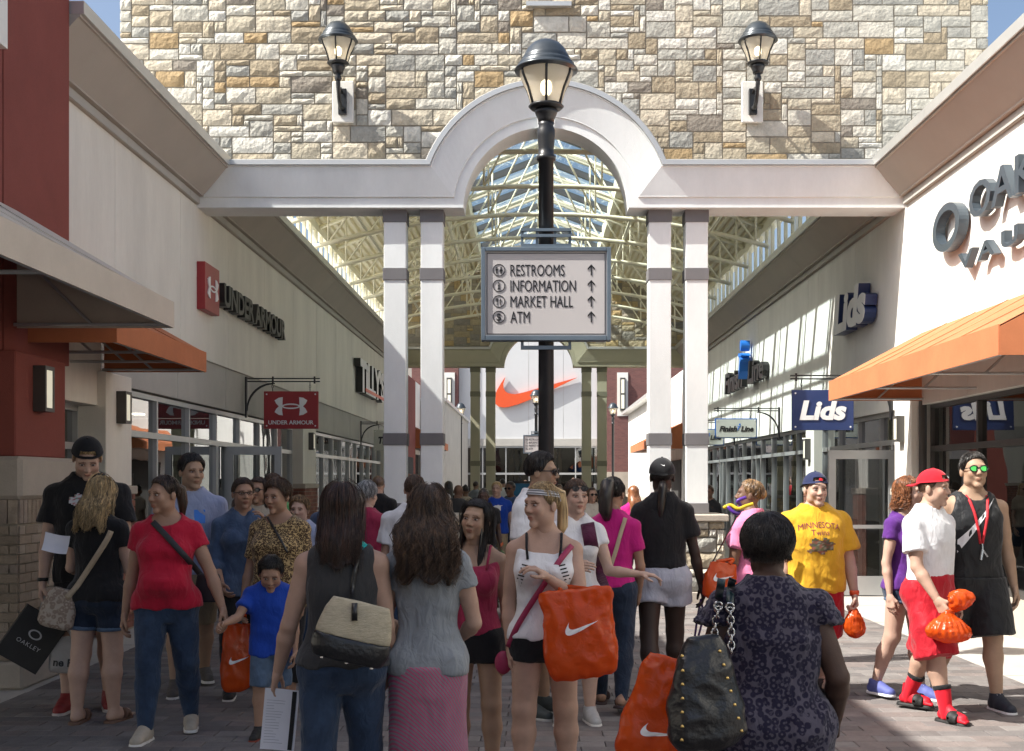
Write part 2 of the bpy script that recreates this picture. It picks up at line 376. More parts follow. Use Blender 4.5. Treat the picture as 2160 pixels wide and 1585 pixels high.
for r in range(nrow):
    yc = 2.5 + (r+.5)*PD; off = (r % 2)*PW*.5
    k = 0; x = WALKL + PW*.5 - off
    while x < WALKR + PW*.4:
        x0 = max(x-PW/2, WALKL); x1 = min(x+PW/2, WALKR)
        if x1-x0 > .05: cells.append((yc, (x0+x1)/2, (x1-x0)/PW))
        x += PW
def vis(yc, xc):
    px = VPX + FP*xc/yc; py = VPY + FP*CAMH/yc
    return -40 < px < 2200 and 1380 < py < 1600
# the largest ones in view: left of the crowd, right of the crowd, and the open strip in the middle
for yc, xc, w in cells:
    px = VPX + FP*xc/yc; py = VPY + FP*CAMH/yc
    big = vis(yc, xc) and (px < 660 or px > 1700 or 1000 < px < 1090 or 1230 < px < 1360) and w > .9
    dz = rnd.uniform(-.0015, .0015)
    if big and cnt < 300:
        o = bpy.data.objects.new('paver', pm); COL.link(o); o.parent = pav; o.location = (xc, yc-10, .004+dz); cnt += 1
    else:
        V = PV*np.array([w*1.0, 1, 1]) + np.array([xc, yc-10, .004+dz]); stuffV.append(V); stuffF.extend([tuple(i+base for i in f) for f in PF]); base += len(V)
tag(add_obj('paver_field', mesh_from('paver_field', np.concatenate(stuffV), stuffF, M_pav_i), pav), kind='stuff')
tag(part('paving_beyond', M_ground, pav, (WALKL, WALKR, 19, 66, .004, .024)), kind='stuff')

# ------------------------------------------------------------------ random ashlar walls
def rough_block(seed, nx=5, nz=3, depth=.035):
    """unit block in x,z with a pitched, uneven face towards -Y"""
    r = random.Random(seed); V = []; F = []
    for j in range(nz+1):
        for i in range(nx+1):
            u = i/nx; w = j/nz; e = min(u, 1-u)*nx; g = min(w, 1-w)*nz
            edge = (e < .5) or (g < .5)
            x = u-.5; z = w-.5
            if not edge: x += r.uniform(-.05,.05); z += r.uniform(-.06,.06)
            else: x *= r.uniform(.965,1.0); z *= r.uniform(.93,1.0)
            V.append((x, -(r.uniform(0,.3)*depth if edge else depth*r.uniform(.45,1.25)), z))
    W = nx+1
    for j in range(nz):
        for i in range(nx): F.append((j*W+i, j*W+i+1, (j+1)*W+i+1, (j+1)*W+i))
    rim = [i for i in range(W)] + [j*W+nx for j in range(1,nz+1)] + [nz*W+i for i in range(nx-1,-1,-1)] + [j*W for j in range(nz-1,0,-1)]
    bb = len(V)
    for i in rim: V.append((V[i][0], .05, V[i][2]))
    n = len(rim)
    for k in range(n): F.append((rim[(k+1)%n], rim[k], bb+k, bb+(k+1)%n))
    return V, F
BLK = [rough_block(s) for s in range(14)]
def pack(nx, nz, rr, sizes):
    used = np.zeros((nx, nz), bool); out = []
    for j in range(nz):
        for i in range(nx):
            if used[i, j]: continue
            w, h = rr.choice(sizes)
            while i+w > nx or used[i:i+w, j].any(): w -= 1
            h = min(h, nz-j)
            while used[i:i+w, j:j+h].any(): h -= 1
            used[i:i+w, j:j+h] = True; out.append((i, j, w, h))
    return out
ASH = [(4,2),(5,2),(3,2),(6,2),(4,1),(5,1),(3,1),(3,3),(4,3),(5,3),(2,2),(6,3),(2,1),(7,2),(7,3),(4,2),(5,2)]
def stone_wall(parent, x0, x1, z0, z1, yface, unit, seed, keep, meshes, Mi, right_flat=None):
    """keep(xa,xb,za,zb) -> 0 drop, else visible score; the 300 largest in view are parts, the rest one joined part"""
    rr = random.Random(seed); nx = int((x1-x0)/unit); nz = int((z1-z0)/(unit*.92))
    ux = (x1-x0)/nx; uz = (z1-z0)/nz; items = []
    for i, j, w, h in pack(nx, nz, rr, ASH):
        xa, xb, za, zb = x0+i*ux, x0+(i+w)*ux, z0+j*uz, z0+(j+h)*uz
        k = keep(xa, xb, za, zb)
        if k: items.append((k*(xb-xa)*(zb-za), xa, xb, za, zb))
    items.sort(reverse=True); g = .012; org = worg(parent); Vs = []; Fs = []; base = 0
    for q, (_, xa, xb, za, zb) in enumerate(items):
        bi = rr.randrange(len(BLK)); loc = np.array([(xa+xb)/2, yface, (za+zb)/2]); s = np.array([xb-xa-g, rr.uniform(.28,.65), zb-za-g])
        if right_flat is not None and loc[0] > right_flat: s[1] *= .45
        if q < 300:
            o = bpy.data.objects.new('stone', meshes[bi]); COL.link(o); o.parent = parent; o.location = loc-org; o.scale = s
        else:
            V = np.array(BLK[bi][0])*s + loc - org; Vs.append(V); Fs.extend([tuple(t+base for t in f) for f in BLK[bi][1]]); base += len(V)
    if Vs: tag(add_obj('stone_courses', mesh_from('stone_courses', np.concatenate(Vs), Fs, Mi), parent), kind='stuff')
ME_stone = [mesh_from('stone', V, F, M_stone) for V, F in BLK]; ME_tan = [mesh_from('stone', V, F, M_tan) for V, F in BLK]

# ------------------------------------------------------------------ gateway: columns, arched beam, pedestals, stone wall above
def arched_sheet(o, y, zc, r0, z0, xl, xr, n=40):
    """points of the beam line at profile offset o: straight, round the arch, straight"""
    r = r0+o; dz = z0+o-zc; a0 = math.asin(min(1, dz/r))
    P = [(xl, y, z0+o), ((xl + XC-r*cos(a0))/2, y, z0+o)]
    for i in range(n+1):
        a = pi-a0 - (pi-2*a0)*i/n
        P.append((XC+r*cos(a), y, zc+r*sin(a)))
    P += [((xr + XC+r*cos(a0))/2, y, z0+o), (xr, y, z0+o)]
    return P
def gateway(Y, m_main, m_band, m_fascia, label, xl, xr, stone=True):
    """Y = front plane of the fascia"""
    g = empty('arched_gateway', (XC, Y+.2, 0), label, 'gateway')
    zc, r0, z0 = 5.13, 1.08, 5.165
    prof = [(0,.52),(0,0),(.13,0),(.135,-.025),(.148,-.025),(.505,-.09),(.51,-.105),(.525,-.105)]
    rows = [arched_sheet(o, Y+dy, zc, r0, z0, xl + (-dy if dy < 0 else 0)*0, xr) for o, dy in prof]
    rows.append([(p[0], Y+.52, p[2]) for p in rows[-1]]); n = len(rows[0]); V = [p for r in rows for p in r]
    F = [(i*n+k, i*n+k+1, (i+1)*n+k+1, (i+1)*n+k) for i in range(len(rows)-1) for k in range(n-1)]
    F += [(k+1, k, (len(rows)-1)*n+k, (len(rows)-1)*n+k+1) for k in range(n-1)]
    b = MB(); b.add(V, F); b.build('beam', m_main, g)
    rows = [arched_sheet(o, Y+dy, zc, r0, z0, xl, xr) for o, dy in [(.528,-.0),(.528,-.13),(.59,-.13),(.605,-.10),(.605,.25)]]
    V = [p for r in rows for p in r]; F = [(i*n+k, i*n+k+1, (i+1)*n+k+1, (i+1)*n+k) for i in range(len(rows)-1) for k in range(n-1)]
    b = MB(); b.add(V, F); b.build('coping', M_cap, g)
    b = MB(); b.prism([(-.095,-.03),(.095,-.03),(.12,.2),(-.12,.2)], (XC, Y-.07, zc+r0-.09), (1,0,0), (0,0,1), (0,.5,0)); b.build('keystone', m_main, g)
    for off in (-1.985,-1.5,1.5,1.985):
        x = XC+off; w = .145; bb = MB(); bb.bbox(x-w, x+w, Y+.12, Y+.41, 1.17, z0-.001, .006); c = bb.build('column', m_main, g)
        for za, zb in ((z0-.165,z0-.002),(4.24,4.40),(2.07,2.23),(1.172,1.31)):
            b2 = MB(); b2.bbox(x-w-.012, x+w+.012, Y+.108, Y+.422, za, zb, .005); b2.build('column_band', m_band, c)
    return g
def pedestal(Y, s, m_cap, meshes, Mi, label, detail=True):
    x0, x1 = (XC-2.3, XC-1.18) if s < 0 else (XC+1.18, XC+2.3)
    p = empty('stone_pedestal', ((x0+x1)/2, Y, 0), label, 'pedestal')
    y0, y1 = Y-.19, Y+.72
    part('core', M_mortar, p, (x0+.03, x1-.03, y0+.03, y1-.03, 0, 1.08))
    b = MB(); b.bbox(x0-.05, x1+.05, y0-.05, y1+.05, 1.08, 1.168, .012); b.build('cap', m_cap, p)
    b = MB(); b.bbox(x0-.02, x1+.02, y0-.02, y1+.02, 0.0, .17, .01); b.build('plinth', m_cap, p)
    if detail:
        rr = random.Random(3 if s < 0 else 4); U = .1
        def lay(n_u, org, ux, face):
            for i, j, w, h in pack(n_u, 9, rr, [(4,2),(5,2),(3,2),(4,1),(3,1),(6,2)]):
                o = bpy.data.objects.new('stone', rr.choice(meshes)); COL.link(o); o.parent = p
                c = Vector(org) + Vector(ux)*((i+w/2)*U) + Vector((0,0,.17+(j+h/2)*U*1.01))
                o.location = c - p.location; o.scale = (w*U-.012, .8, h*U-.012); o.rotation_euler = (0,0,face)
        n = int(round((x1-x0)/U)); lay(n, (x0, y0+.012, 0), ((x1-x0)/n/U, 0, 0), 0)
        n = int(round((y1-y0)/U))
        lay(n, (x0+.012, y1, 0), (0,-(y1-y0)/n/U,0), -pi/2); lay(n, (x1-.012, y0, 0), (0,(y1-y0)/n/U,0), pi/2)
    return p
G1, G2 = 15.45, 36.9
gateway(G1, M_beam, M_colband, M_beam, 'white arched gateway on paired columns in front of the stone tower', XL-.02, XR+.02)
gateway(G2, M_olive, M_olivedk, M_olive, 'olive arched gateway closing the far end of the glazed canopy', XL+.04, XR-.04)
pedestal(G1, -1, M_caststone, ME_stone, M_stone_i, 'stone pedestal under the pair of white columns on the sportswear shop side')
pedestal(G1, 1, M_caststone, ME_stone, M_stone_i, 'stone pedestal under the pair of white columns beside the hat shop')
pedestal(G2, -1, M_caststone, ME_tan, M_tan_i, 'stone pedestal under the olive columns on the surf shop side', True)
pedestal(G2, 1, M_caststone, ME_tan, M_tan_i, 'stone pedestal under the olive columns on the running shop side', True)
def wall_with_arch(name, m, parent, x0, x1, y0, y1, z0, z1, r, zc, n=36):
    """slab with a round-headed notch cut from its lower edge"""
    b = MB(); V = []
    arc = [(XC - r*cos(pi*i/n), max(z0, zc + r*sin(pi*i/n))) for i in range(n+1)]
    for y in (y0, y1):
        V += [(x0,y,z0)] + [(x,y,z) for x, z in arc] + [(x1,y,z0), (x1,y,z1)] + [(x,y,z1) for x, z in reversed(arc)] + [(x0,y,z1)]
    k = n+1; T = len(V)//2; F = []
    for s, q in ((0,0),(1,T)):
        top = lambda i: q + k+2+1 + (k-1-i)
        F += [(q+1+i, q+2+i, top(i+1), top(i)) for i in range(k-1)]
        F += [(q+0, q+1, top(0), q+T-1), (q+k, q+k+1, q+k+2, top(k-1))]
    for i in range(T): F.append((i, (i+1)%T, T+(i+1)%T, T+i))
    b.add(V, F); return b.build(name, m, parent)
tower = empty('stone_tower', (XC, G1+.1, 5.7), 'tall wall of rough cream and grey ashlar above the white arch', 'stone wall')
SX0, SX1, SZ0, SZ1, SY = -5.48, 6.03, 5.72, 9.0, G1+.25
wall_with_arch('backing', M_mortar, tower, SX0+.02, SX1-.02, SY+.008, SY+.55, SZ0, SZ1-.02, 1.3, 5.16)
part('coping', M_cap, tower, (SX0-.08, SX1+.08, SY-.10, SY+.66, SZ1, SZ1+.09))
part('flank_wall', M_stucco, tower, (SX0+.03, SX0+.4, SY+.56, SY+3.6, SZ0, SZ1-.03), (SX1-.4, SX1-.03, SY+.56, SY+3.6, SZ0, SZ1-.03))
b = MB(); b.box(UX(1110,SY), UX(1205,SY), SY-.10, SY+.1, VZ(12,SY-.1), VZ(12,SY-.1)+.06); b.build('sill', M_cap, tower)
def keep1(xa, xb, za, zb):
    cx, cz = XC, 5.16
    nx_ = min(max(cx, xa), xb); d = math.hypot(nx_-cx, max(0, za-cz))
    if d < 1.3: return 0
    if za > SZ1-.1: return 0
    px0, py = VPX+FP*xa/SY, VPY-FP*(za-CAMH)/SY
    v = 1.0 if py > 0 else .01
    # hidden by the two cornices
    xm = VPX+FP*(xa+xb)/2/SY
    if xm < 480 and py > 344-(480-xm)*1.1: v = .05
    if xm > 1840 and py > 338-(xm-1840): v = .05
    fx = math.hypot((xa+xb)/2-cx, za-cz)
    if fx < 1.5: v = .1
    return v
stone_wall(tower, SX0, SX1, SZ0, SZ1, SY, .078, 5, keep1, ME_stone, M_stone_i, right_flat=.9)
gab = empty('stone_gable', (XC, G2+.1, 5.7), 'tan stone gable wall above the olive arch under the canopy roof', 'stone wall')
wall_with_arch('backing', M_mortar, gab, -4.7, 5.1, G2+.108, G2+.5, 5.62, 8.95, 1.3, 5.16)
def keep2(xa, xb, za, zb):
    nx_ = min(max(XC, xa), xb)
    if math.hypot(nx_-XC, max(0, za-5.16)) < 1.3: return 0
    if (za+zb)/2 > 8.95-.40*abs((xa+xb)/2-XC): return 0
    return 1 if zb < 7.7 else .2
stone_wall(gab, -4.6, 4.98, 5.62, 8.9, G2+.1, .10, 9, keep2, ME_tan, M_tan_i)

# ------------------------------------------------------------------ canopy roof between the gateways
M_raft = mat('dark_rafter', (.10,.105,.11), .5, .1, 4)
can = empty('canopy_roof', (XC, 26, 5.75), 'cream steel truss canopy with a glazed ridge between the two gateways', 'canopy')
RZ, RS, SKW, EAV = 8.95, .40, 1.75, 4.75
CY0, CY1 = 16.3, 36.95
def rz(dx): return RZ - RS*abs(dx)
for s in (-1, 1):
    b = MB(); N = 22; pr = []
    for i in range(N):
        d0 = SKW + (EAV-SKW)*i/N; w = (EAV-SKW)/N
        for f, h in ((0,0),(.30,0),(.42,-.065),(.88,-.065),(.999,0)):
            d = d0+w*f; pr.append((XC+s*d, rz(d)+h))
    n = len(pr); V = [(x,CY0,z) for x,z in pr] + [(x,CY1,z) for x,z in pr]; F = [(i,i+1,n+i+1,n+i) for i in range(n-1)]
    V += [(x,y,z+.16) for y in (CY0,CY1) for x,z in ((pr[0][0],pr[0][1]),(pr[-1][0],pr[-1][1]))]
    q = 2*n; F += [(q,q+1,q+3,q+2),(0,q,q+2,n),(n-1,2*n-1,q+3,q+1)]
    b.add(V, F); b.build('roof_deck', M_deck, can)
    part('eave_beam', M_truss, can, (XC+s*EAV-.09, XC+s*EAV+.09, CY0, CY1, rz(EAV)-.24, rz(EAV)-.07))
    x = XC+s*(EAV-.06)
    yy = CY0+.3; k = 0
    while yy < CY1-.3:
        part('clerestory_post', M_truss, can, (x-.03, x+.03, yy-.035, yy+.035, 5.81, rz(EAV)-.24))
        if k % 4 == 0: part('clerestory_panel', M_poly, can, (x+s*.035-.008, x+s*.035+.008, yy+.036, yy+.55, 5.82, rz(EAV)-.25))
        yy += .62; k += 1
    part('skylight_curb', M_truss, can, (XC+s*SKW-.07, XC+s*SKW+.07, CY0+1.7, CY1, rz(SKW)-.2, rz(SKW)+.18))
part('front_deck', M_deck, can, (XC-SKW, XC+SKW, CY0, CY0+1.7, rz(SKW)+.17, rz(SKW)+.3))
part('ridge_bar', M_truss, can, (XC-.05, XC+.05, CY0+1.7, CY1, RZ+.02, RZ+.16))
yy = CY0+1.8; k = 0
while yy < CY1-1:
    for s in (-1, 1):
        P = [(XC+s*.05, yy, RZ+.08), (XC+s*SKW, yy, rz(SKW)+.12)]
        b = MB(); hw = .05
        b.add([(P[0][0],yy-hw,P[0][2]-.10),(P[1][0],yy-hw,P[1][2]-.10),(P[1][0],yy+hw,P[1][2]-.10),(P[0][0],yy+hw,P[0][2]-.10),
               (P[0][0],yy-hw,P[0][2]+.05),(P[1][0],yy-hw,P[1][2]+.05),(P[1][0],yy+hw,P[1][2]+.05),(P[0][0],yy+hw,P[0][2]+.05)],
              [(0,3,2,1),(4,5,6,7),(0,1,5,4),(1,2,6,5),(2,3,7,6),(3,0,4,7)])
        b.build('skylight_rafter', M_raft if k % 2 == 0 else M_truss, can)
        b = MB(); ye = min(yy+1.08, CY1)-.01
        b.add([(P[0][0],yy+.08,P[0][2]),(P[1][0],yy+.08,P[1][2]),(P[1][0],ye,P[1][2]),(P[0][0],ye,P[0][2])], [(0,1,2,3)]); b.build('pane', M_glass2, can, fix=False)
    yy += 1.15; k += 1
TR = []
nT = 9; TYS = [18.4 + 2.17*i for i in range(nT)]
def truss_parts():
    XA = 4.35
    def bot(d): return 6.72 - .62*(abs(d)/XA)**2
    def top(d): return rz(d)-.16
    chord = MB()
    chord.tube([(d, 0, bot(d)) for d in np.linspace(-XA, XA, 15)], .042, 8)
    for s in (-1, 1): chord.tube([(0, 0, top(0)-.1), (s*(EAV-.1), 0, top(EAV-.1))], .045, 8)
    webs = []; xs = np.linspace(-XA+.25, XA-.25, 9)
    for i, x in enumerate(xs):
        webs.append(((x, 0, bot(x)), (x, 0, top(x))))
        if i < 8:
            a, c = (x, xs[i+1]) if i < 4 else (xs[i+1], x)
            webs.append(((a, 0, bot(a)), (c, 0, top(c))))
    return chord, webs
chord, webs = truss_parts()
cme = mesh_from('truss', chord.V, chord.F, M_truss, True)
wme = []
for a, c in webs:
    w = MB(); w.tube([a, c], .019, 6); wme.append(mesh_from('web_bar', w.V, w.F, M_truss, True))
for Y in TYS:
    t = bpy.data.objects.new('truss', cme); COL.link(t); t.parent = can; t.location = (0, Y-26, -5.75)
    for w in wme:
        o = bpy.data.objects.new('web_bar', w); COL.link(o); o.parent = t
for x, z in ((-3.2,6.4),(-1.7,6.7),(1.9,6.7),(3.4,6.4)):
    b = MB(); b.tube([(x,CY0,z),(x,CY1,z)], .03, 6); b.build('tie_bar', M_truss, can)

# ------------------------------------------------------------------ shop rows
def W(s, d):                       # d > 0 goes into the building, d < 0 stands proud of the wall
    return (XL - d) if s < 0 else (XR + d)
def xb(s, d0, d1): a, c = W(s, d0), W(s, d1); return (min(a,c), max(a,c))
def cornice(p, s, y0, y1, m_crown=M_crown):
    b = MB(); pr = [(.3,5.19),(-.035,5.19),(-.035,5.29),(-.10,5.295),(-.10,5.315),(-.40,5.655),(-.42,5.66),(-.42,5.683),(.3,5.683)]
    V = [(W(s,d),y,z) for y in (y0,y1) for d,z in pr]; n = len(pr)
    F = [(i,(i+1)%n,n+(i+1)%n,n+i) for i in range(n)] + [tuple(range(n)), tuple(range(2*n-1,n-1,-1))]
    b.add(V,F); b.build('cornice', m_crown, p)
    yy = y0
    while yy < y1-.01:
        ye = min(yy+3.05, y1)
        x0, x1 = xb(s, -.45, .4); part('coping', M_cap, p, (x0, x1, yy+.003, ye-.003, 5.686, 5.80)); yy = ye
    yy = y0
    while yy < y1-.01:
        ye = min(yy+2.3, y1); x0, x1 = xb(s, -.05, -.036)
        part('frieze_board', M_frieze, p, (x0, x1, yy+.005, ye-.005, 5.195, 5.285)); yy = ye
def panels(p, s, y0, y1, z0, z1, step, m, d=0.0, name='wall_panel', first=None):
    x0, x1 = xb(s, d+.02, d+.35); part('wall_core', M_greyband, p, (x0, x1, y0, y1, z0, z1))
    yy = y0; k = 0
    while yy < y1-.02:
        ye = min(yy + (first if (first and k == 0) else step), y1); x0, x1 = xb(s, d, d+.0199)
        b = MB(); b.bbox(x0, x1, yy+.006, ye-.006, z0, z1, .004); b.build(name, m, p); yy = ye; k += 1
M_down = mat('lit_downlight', (1,1,1), .5, 0, emit=(1.0,.93,.8), es=5.0)
SHELF_COL = [(.25,.06,.06),(.06,.09,.22),(.4,.4,.4),(.05,.05,.05),(.3,.2,.08),(.1,.2,.15),(.45,.35,.28),(.5,.5,.52)]
M_goods = ramp_mat('goods', [(i/8., c) for i, c in enumerate(SHELF_COL)], island=True, rough=.6, bump=0)
def interior(p, s, y0, y1, seed):
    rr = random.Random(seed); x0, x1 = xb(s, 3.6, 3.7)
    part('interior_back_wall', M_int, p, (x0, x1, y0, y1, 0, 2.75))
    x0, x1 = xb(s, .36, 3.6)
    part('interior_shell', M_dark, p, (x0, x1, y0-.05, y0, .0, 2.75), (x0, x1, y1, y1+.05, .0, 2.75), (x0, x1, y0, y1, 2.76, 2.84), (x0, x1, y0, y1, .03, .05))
    b = MB(); g = MB(); yy = y0+.5
    while yy < y1-1.0:
        d = rr.choice((.7, 1.5, 2.6)); L = rr.uniform(.7, 1.1)
        for z in (.5, .95, 1.4):
            xa, xc = xb(s, d, d+.4); b.box(xa, xc, yy, yy+L, z-.03, z)
            q = yy+.05
            while q < yy+L-.15:
                w = rr.uniform(.08,.2); h = rr.uniform(.1,.32); xa2, xc2 = xb(s, d+.06, d+.34); g.box(xa2, xc2, q, q+w, z+.001, z+h); q += w+.03
        xa, xc = xb(s, d+.1, d+.3); b.box(xa, xc, yy-.03, yy, .05, 1.7); b.box(xa, xc, yy+L, yy+L+.03, .05, 1.7); yy += L+rr.uniform(.3,.7)
    if b.V: b.build('display_shelf', M_int, p); tag(g.build('goods', M_goods, p), kind='stuff')
    q = y0+.8
    while q < y1-.3:
        for dd in (1.0, 2.4): xa, xc = xb(s, dd-.09, dd+.09); part('ceiling_light', M_down, p, (xa, xc, q-.09, q+.09, 2.735, 2.759))
        q += 1.7
def storefront(p, s, y0, y1, n, seed, d=.10, zh=2.60, zt=2.13, sill=.12, mf=None, doors=(), pane_lo=True):
    mf = mf or M_alu; fw = .05; st = (y1-y0)/n
    for i in range(n):
        a, c = y0+i*st, y0+(i+1)*st; x0, x1 = xb(s, d-.03, d+.07); w = MB()
        w.box(x0, x1, a, a+fw/2, .03, zh); w.box(x0, x1, c-fw/2, c-.001, .03, zh); w.box(x0, x1, a+fw/2, c-fw/2, zh-.06, zh); w.box(x0, x1, a+fw/2, c-fw/2, zt-.035, zt+.035); w.box(x0, x1, a+fw/2, c-fw/2, .03, .03+sill)
        if i in doors:
            m_ = (a+c)/2; w.box(x0, x1, m_-.05, m_+.05, .15, zt-.035); w.box(x0, x1, a+fw/2, a+.10, .15, zt-.035); w.box(x0, x1, c-.10, c-fw/2, .15, zt-.035); w.box(x0, x1, a+.1, c-.1, .15, .32)
        win = w.build('door' if i in doors else 'window', mf, p)
        gx = W(s, d+.02)
        for za, zb in ((zt+.035, zh-.06), (.03+sill, zt-.035)):
            g = MB(); g.add([(gx, a+fw/2, za), (gx, c-fw/2, za), (gx, c-fw/2, zb), (gx, a+fw/2, zb)], [(0,1,2,3)]); g.build('pane', M_glass, win, fix=False)
        if i in doors:
            h = MB(); hx0, hx1 = xb(s, d-.09, d-.06)
            for q in (m_-.13, m_+.13): h.tube([(W(s,d-.075), q, .8), (W(s,d-.075), q, 1.3)], .014, 6)
            h.build('door_handle', M_alu, win)
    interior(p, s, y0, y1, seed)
def sconce(y, s, d, z, label, h=.5):
    """box wall light on a pilaster"""
    t = empty('wall_sconce', (W(s,d), y, z), label, 'wall lamp', 'box lamps on the shop pilasters')
    x0, x1 = xb(s, d-.10, d-.001); f = MB()
    f.box(x0, x1, y-.09, y-.065, z-h/2, z+h/2); f.box(x0, x1, y+.065, y+.09, z-h/2, z+h/2); f.box(x0, x1, y-.065, y+.065, z+h/2-.03, z+h/2); f.box(x0, x1, y-.065, y+.065, z-h/2, z-h/2+.03)
    f.build('housing', M_alud, t)
    x0, x1 = xb(s, d-.092, d-.03); part('diffuser', M_lit, t, (x0, x1, y-.064, y+.064, z-h/2+.031, z+h/2-.031)); return t
M_lit = mat('lit_diffuser', (.80,.78,.66), .4, 0, emit=(1.0,.93,.70), es=.22)
def brick_face(p, org, u, nrm, length, z0, z1, mesh, bw, bh, sub=False):
    """running-bond bricks laid as separate parts on a vertical face"""
    u = Vector(u); o0 = Vector(org); r = 0; z = z0
    ang = math.atan2(u.y, u.x)
    while z < z1-bh*.6:
        q = -(bw/2 if r % 2 else 0)
        while q < length-.01:
            a, c = max(q, 0), min(q+bw, length)
            if c-a > .03:
                ob = bpy.data.objects.new('brick', mesh); COL.link(ob); ob.parent = p
                ob.location = o0 + u*((a+c)/2) + Vector((0,0,z+bh/2)) - Vector(worg(p)); ob.scale = ((c-a-.009)/1.0, 1, (bh-.009)); ob.rotation_euler = (0,0,ang)
            q += bw
        z += bh; r += 1
def brick_mesh(m):
    bm = bmesh.new(); bmesh.ops.create_cube(bm, size=1.0)
    for v in bm.verts: v.co.y *= .02
    bmesh.ops.bevel(bm, geom=[e for e in bm.edges if all(v.co.y < 0 for v in e.verts)], offset=.003, segments=1, affect='EDGES')
    me = bpy.data.meshes.new('brick'); bm.to_mesh(me); bm.free(); me.materials.append(m); return me
ME_tb = brick_mesh(M_tanbrick); ME_rb = brick_mesh(M_redbrick)
def pilaster(p, s, y0, y1, d, ztop, m, zb, m_base_mesh, seed=1):
    """projecting pier with a brick foot, kept under its building"""
    x0, x1 = xb(s, d, .3); b = MB(); b.bbox(x0, x1, y0, y1, zb, ztop, .006); b.build('pilaster', m, p)
    x0, x1 = xb(s, d-.05, .3); b = MB(); b.bbox(x0, x1, y0-.05, y1+.05, zb-.09, zb-.001, .01); b.build('pilaster_ledge', M_caststone, p)
    x0, x1 = xb(s, d-.015, .3); f = part('pilaster_foot', M_mortar, p, (x0, x1, y0-.015, y1+.015, .03, zb-.091))
    if s < 0: brick_face(p, (W(s,d-.022), y0-.02, 0), (0,1,0), None, y1-y0+.04, .05, zb-.09, m_base_mesh, .24, .075)
    else: brick_face(p, (W(s,d-.022), y1+.02, 0), (0,-1,0), None, y1-y0+.04, .05, zb-.09, m_base_mesh, .24, .075)
    n = W(s,d-.02); L = abs(n-W(s,.12))
    if s < 0: brick_face(p, (W(s,.12), y0-.022, 0), (1,0,0), None, L, .05, zb-.09, m_base_mesh, .24, .075)
    else: brick_face(p, (n, y0-.022, 0), (1,0,0), None, L, .05, zb-.09, m_base_mesh, .24, .075)
def awning(y0, y1, s, d0, d1, zw, zo, zv, m, label, group=None):
    """shed awning: canvas top and valance, end gores, metal frame. d0 wall side, d1 outer (negative)"""
    t = empty('shop_awning', (W(s,d0), (y0+y1)/2, zv), label, 'awning', group)
    A, B = W(s,d0), W(s,d1); th = .012
    b = MB(); n = 10
    V = []; F = []
    for k in range(n+1):
        y = y0+(y1-y0)*k/n; sg = -.022*abs(sin(pi*k*3/n))
        V += [(A,y,zw),( (A+B)/2,y,(zw+zo)/2+sg),(B,y,zo)]
    for k in range(n):
        for j in range(2): F.append((k*3+j,k*3+j+1,k*3+3+j+1,k*3+3+j))
    q = len(V); V += [(v[0],v[1],v[2]-th) for v in V]; F += [tuple(i+q for i in f)[::-1] for f in F]
    b.add(V,F); b.build('canvas_top', m, t)
    for k in range(1,int((y1-y0)/1.05)+1):
        y = y0+(y1-y0)*k/(int((y1-y0)/1.05)+1); sm = MB(); sm.tube([(A,y,zw+.004),((A+B)/2,y,(zw+zo)/2-.008),(B,y,zo+.006),(B+(-.003 if s>0 else .003),y,zv+.01)], .0045, 6); sm.build('seam', m, t, True)
    bx = sorted((B, B-s*(-.012) if False else B + (.012 if s < 0 else -.012)))
    part('valance', m, t, (bx[0], bx[1], y0-.002, y1+.002, zv, zo+.004))
    for y in (y0, y1):
        g = MB(); g.prism([(A,zw-.02),(B,zo-.012),(B,zv),(A,zv)], (0,y-.006,0), (1,0,0), (0,0,1), (0,.012,0)); g.build('end_gore', m, t)
    for k in range(4):
        y = y0+.06+(y1-y0-.12)*k/3; f = MB()
        f.tube([(A,y,zv+.02),(B+(-.03 if s>0 else .03)*-1,y,zv+.02)], .014, 6); f.tube([(A,y,zw-.05),(B+(.03 if s>0 else -.03),y,zo-.04)], .014, 6); f.tube([(A,y,zw-.3),((A+B)/2,y,zv+.02)], .012, 6); f.build('frame_rib', M_alu, t)
    f = MB(); f.tube([(B+(.02 if s>0 else -.02),y0,zv+.012),(B+(.02 if s>0 else -.02),y1,zv+.012)], .014, 6); f.build('front_bar', M_alu, t)
    return t

# left row -----------------------------------------------------------
lt = empty('maroon_shop_building', (-4.2, 5, 0), 'tall maroon shop front with a stone and brick foot pier beside the beige awning', 'building')
RX = -4.05; RTOP = 7.25
for ya, yb_ in ((-14,-9),(-9,-4),(-4,1),(1,4.6),(4.6,6.9),(6.9,8.3),(8.3,9.05),(9.06,10.35)):
    b = MB(); b.bbox(RX-.5, RX, ya+.006, yb_-.006, 2.6, RTOP if yb_ < 8.5 else 6.1, .005); b.build('wall_panel', M_red2 if yb_ < 9.05 else M_red, lt)
part('wall_core', M_dark, lt, (RX-6, RX-.02, -14, 8.29, 2.62, RTOP-.02), (RX-6, RX-.02, 8.29, 10.33, 2.62, 6.08))
part('coping', M_cap, lt, (RX-.55, RX+.06, -14, 8.35, RTOP, RTOP+.1)); part('coping', M_cap, lt, (RX-.55, RX+.05, 8.36, 10.4, 6.1, 6.18)); part('roof', M_roofout, lt, (RX-6, RX-.55, -14, 8.28, RTOP-.015, RTOP+.02))
part('sign_cabinet', M_white, lt, (RX+.001, RX+.12, 6.3, 8.86, VZ(104,8.86), 6.6))
pr0 = (9.02, 9.98)
b = MB(); b.bbox(-4.5, -3.94, pr0[0], pr0[1], 1.79, 2.598, .01); b.build('pilaster', M_red, lt)
